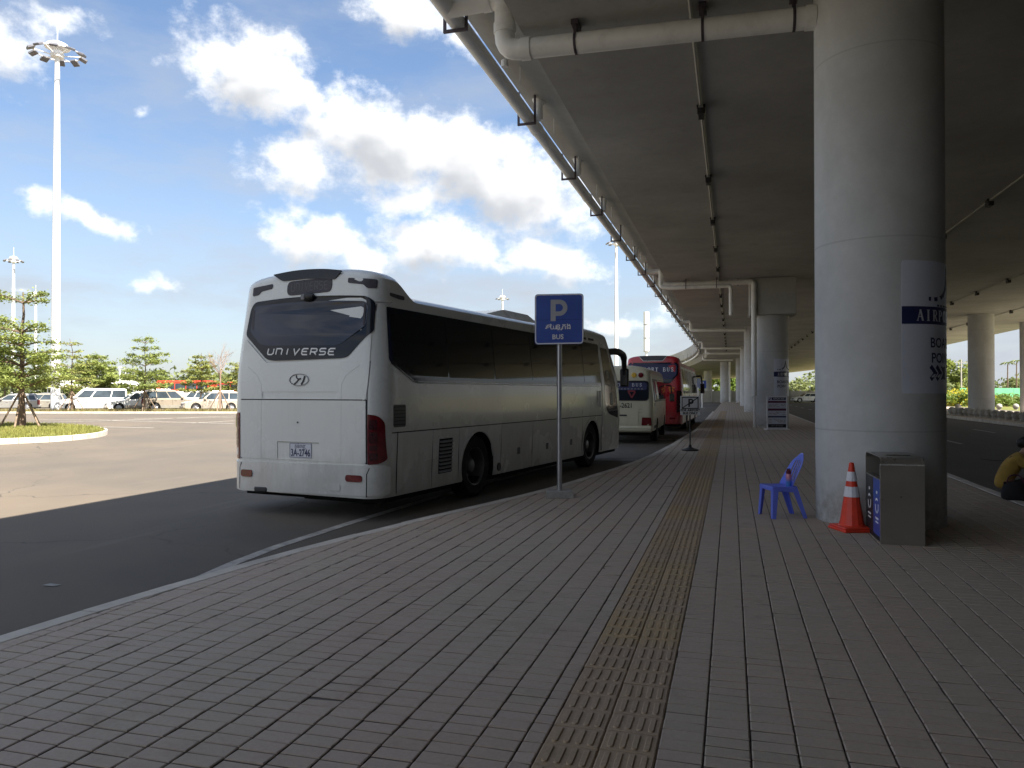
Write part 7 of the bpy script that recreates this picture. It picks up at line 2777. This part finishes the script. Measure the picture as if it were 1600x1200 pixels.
def person():
    # local: +x is the way the person faces (towards the lanes), z = 0 pavement, seat on the kerb edge
    px_, py_ = 3.93, 12.87
    t = thing('person', 'person in mustard top and black trousers sitting bent forward on the road kerb', 'person', (px_, py_, 0), R(-14))
    J = {}
    nodes, edges = [], []
    def nd(k, p, r):
        J[k] = len(nodes); nodes.append((p, r))
    nd('pelvis', (-.06, 0, .12), (.15, .12))
    nd('waist', (-.05, 0, .27), (.135, .105)); nd('chest', (.04, 0, .46), (.15, .115)); nd('upper', (.13, 0, .58), (.13, .10)); nd('neck', (.19, 0, .655), .052); nd('skull0', (.225, 0, .72), .070); nd('skull1', (.25, 0, .79), .088); nd('crown', (.255, 0, .845), .070)
    E_ = [('pelvis', 'waist'), ('waist', 'chest'), ('chest', 'upper'), ('upper', 'neck'), ('neck', 'skull0'), ('skull0', 'skull1'), ('skull1', 'crown')]
    for s, n in ((1, 'L'), (-1, 'R')):
        nd('hip' + n, (.02, s * .10, .10), .095); nd('thigh' + n, (.22, s * .13, .20), .085); nd('knee' + n, (.42, s * .14, .30), .062); nd('calf' + n, (.42, s * .14, .08), .055); nd('ankle' + n, (.40, s * .14, -.09), .038); nd('toe' + n, (.54, s * .15, -.125), .032)
        E_ += [('pelvis', 'hip' + n), ('hip' + n, 'thigh' + n), ('thigh' + n, 'knee' + n), ('knee' + n, 'calf' + n), ('calf' + n, 'ankle' + n), ('ankle' + n, 'toe' + n)]
        if n == 'R':    # the arm on the camera side: elbow on the knee, hand up to the cheek
            nd('sh' + n, (.12, s * .17, .55), .058); nd('el' + n, (.36, s * .20, .40), .043); nd('fa' + n, (.35, s * .15, .52), .036); nd('wr' + n, (.32, s * .10, .63), .026); nd('pa' + n, (.325, s * .095, .675), .030)
        else:
            nd('sh' + n, (.12, s * .17, .55), .058); nd('el' + n, (.30, s * .24, .38), .043); nd('fa' + n, (.42, s * .17, .36), .036); nd('wr' + n, (.50, s * .09, .36), .026); nd('pa' + n, (.55, s * .05, .355), .030)
        E_ += [('upper', 'sh' + n), ('sh' + n, 'el' + n), ('el' + n, 'fa' + n), ('fa' + n, 'wr' + n), ('wr' + n, 'pa' + n)]
    edges = [(J[a], J[b]) for a, b in E_]
    body = mesh_obj('body', skin_mesh(nodes, edges, J['pelvis'], 'body'), M['skin'], t)
    # face: nose, brow, eyes, mouth, ears as part of the head
    f = MB()
    f.loft([[(.325, -.012, .785), (.325, .012, .785), (.328, .008, .80)], [(.352, -.016, .752), (.352, .016, .752), (.342, .0, .765)]])
    f.build('nose', M['skin'], t)
    for s in (-1, 1):
        e = MB().lathe([(.0001, -.012), (.010, -.006), (.012, 0), (.010, .006), (.0001, .012)], 8, M=Matrix.Translation((.325, s * .034, .795)))
        e.build('eye', M['dark'], t)
        MB().lathe([(.0001, -.03), (.016, -.02), (.02, 0), (.016, .02), (.0001, .03)], 10, M=Matrix.Translation((.235, s * .088, .775)) @ Matrix.Scale(.5, 4, (0, 1, 0))).build('ear', M['skin'], t)
    MB().box(.318, .333, -.024, .024, .722, .734, .005).build('mouth', M['lamp_red'], t)
    # hands: palm is on the body; five fingers each
    for s, w, d in ((-1, Vector((.325, -.095, .685)), Vector((-.15, .25, 1))), (1, Vector((.56, .045, .355)), Vector((1, -.3, -.2)))):
        d = d.normalized()
        side = d.cross(Vector((1, 0, 0)) if s < 0 else Vector((0, 0, 1))).normalized()
        hand = MB()
        for k in range(4):
            b0 = w + side * (k - 1.5) * .017
            ln = (.055, .065, .062, .048)[k]
            bend = Vector((-.5, .3, 0)) if s < 0 else Vector((0, 0, -1))
            hand.tube([b0, b0 + d * ln * .5, b0 + d * ln * .85 + bend * ln * .22, b0 + d * ln + bend * ln * .5], [.0085, .0085, .0078, .006], 8)
        b0 = w - d * .03 + side * .026
        hand.tube([b0, b0 + side * .022 + d * .018, b0 + side * .026 + d * .045], [.010, .0095, .007], 8)
        hand.build('hand', M['skin'], t, smooth=60)
    # clothes
    T = [((-.09, 0, .10), (.165, .135)), ((-.065, 0, .27), (.155, .13)), ((.03, 0, .46), (.168, .14)), ((.12, 0, .575), (.145, .115)), ((.165, 0, .635), (.075, .07))]
    S = []
    Eg = [(0, 1), (1, 2), (2, 3), (3, 4)]
    nn = list(T)
    for s, el, fa in ((-1, (.33, -.20, .42), None), (1, (.28, .235, .395), None)):
        i = len(nn)
        nn += [((.12, s * .175, .55), .075), (((.12 + el[0]) / 2, (s * .175 + el[1]) / 2, (.55 + el[2]) / 2 + .005), .066), (el, .060)]
        Eg += [(3, i), (i, i + 1), (i + 1, i + 2)]
    mesh_obj('top', skin_mesh(nn, Eg, 0, 'top'), M['shirt'], t)
    nn = [((-.06, 0, .11), (.16, .135))]
    Eg = []
    for s in (1, -1):
        i = len(nn)
        nn += [((.03, s * .10, .11), .108), ((.22, s * .13, .205), .097), ((.425, s * .14, .305), .076), ((.43, s * .14, .08), .070), ((.41, s * .14, -.05), .058)]
        Eg += [(0, i), (i, i + 1), (i + 1, i + 2), (i + 2, i + 3), (i + 3, i + 4)]
    mesh_obj('trousers', skin_mesh(nn, Eg, 0, 'trousers'), M['trouser'], t)
    for s in (1, -1):
        MB().loft([[(.34, s * .14 - .045, -.148), (.34, s * .14 + .045, -.148), (.34, s * .14 + .035, -.08), (.34, s * .14 - .035, -.08)], [(.46, s * .145 - .048, -.148), (.46, s * .145 + .048, -.148), (.46, s * .145 + .04, -.085), (.46, s * .145 - .04, -.085)],
                   [(.60, s * .15 - .03, -.148), (.60, s * .15 + .03, -.148), (.60, s * .15 + .025, -.12), (.60, s * .15 - .025, -.12)]]).build('shoe', M['black'], t, smooth=50)
    # hair gathered in a bun
    hn = [((.20, 0, .70), .070), ((.205, 0, .78), .098), ((.235, 0, .850), .090), ((.285, 0, .872), .055), ((.12, 0, .80), .062), ((.09, 0, .795), .052)]
    mesh_obj('hair', skin_mesh(hn, [(0, 1), (1, 2), (2, 3), (1, 4), (4, 5)], 1, 'hair'), M['hair'], t)
    # strap of a shoulder bag
    MB().tube([(.14, -.14, .625), (.02, -.12, .60), (-.10, -.06, .44), (-.175, .02, .28)], .011, 6).build('bag_strap', M['maroon'], t)
    b = thing('shoulder_bag', 'dark cloth bag lying against the seated person at the kerb', 'bag', (px_ - .02, py_ - .32, 0), R(-14))
    rings = []
    for (z, k) in ((0.0, .85), (.03, 1.0), (.12, 1.02), (.20, .85), (.25, .5), (.262, .2)):
        rings.append([(.17 * k * math.cos(a) * (1 + .08 * math.sin(3 * a)), .10 * k * math.sin(a) * (1 + .1 * math.cos(2 * a + z * 9)), z) for a in [R(24 * q) for q in range(15)]])
    MB().loft(rings).build('bag_body', M['trouser'], b, smooth=60)
    MB().tube(elbow([(-.1, 0, .24), (-.08, -.02, .36), (.08, -.02, .36), (.1, 0, .24)], .08), .009, 6).build('bag_handle', M['maroon'], b)


person()
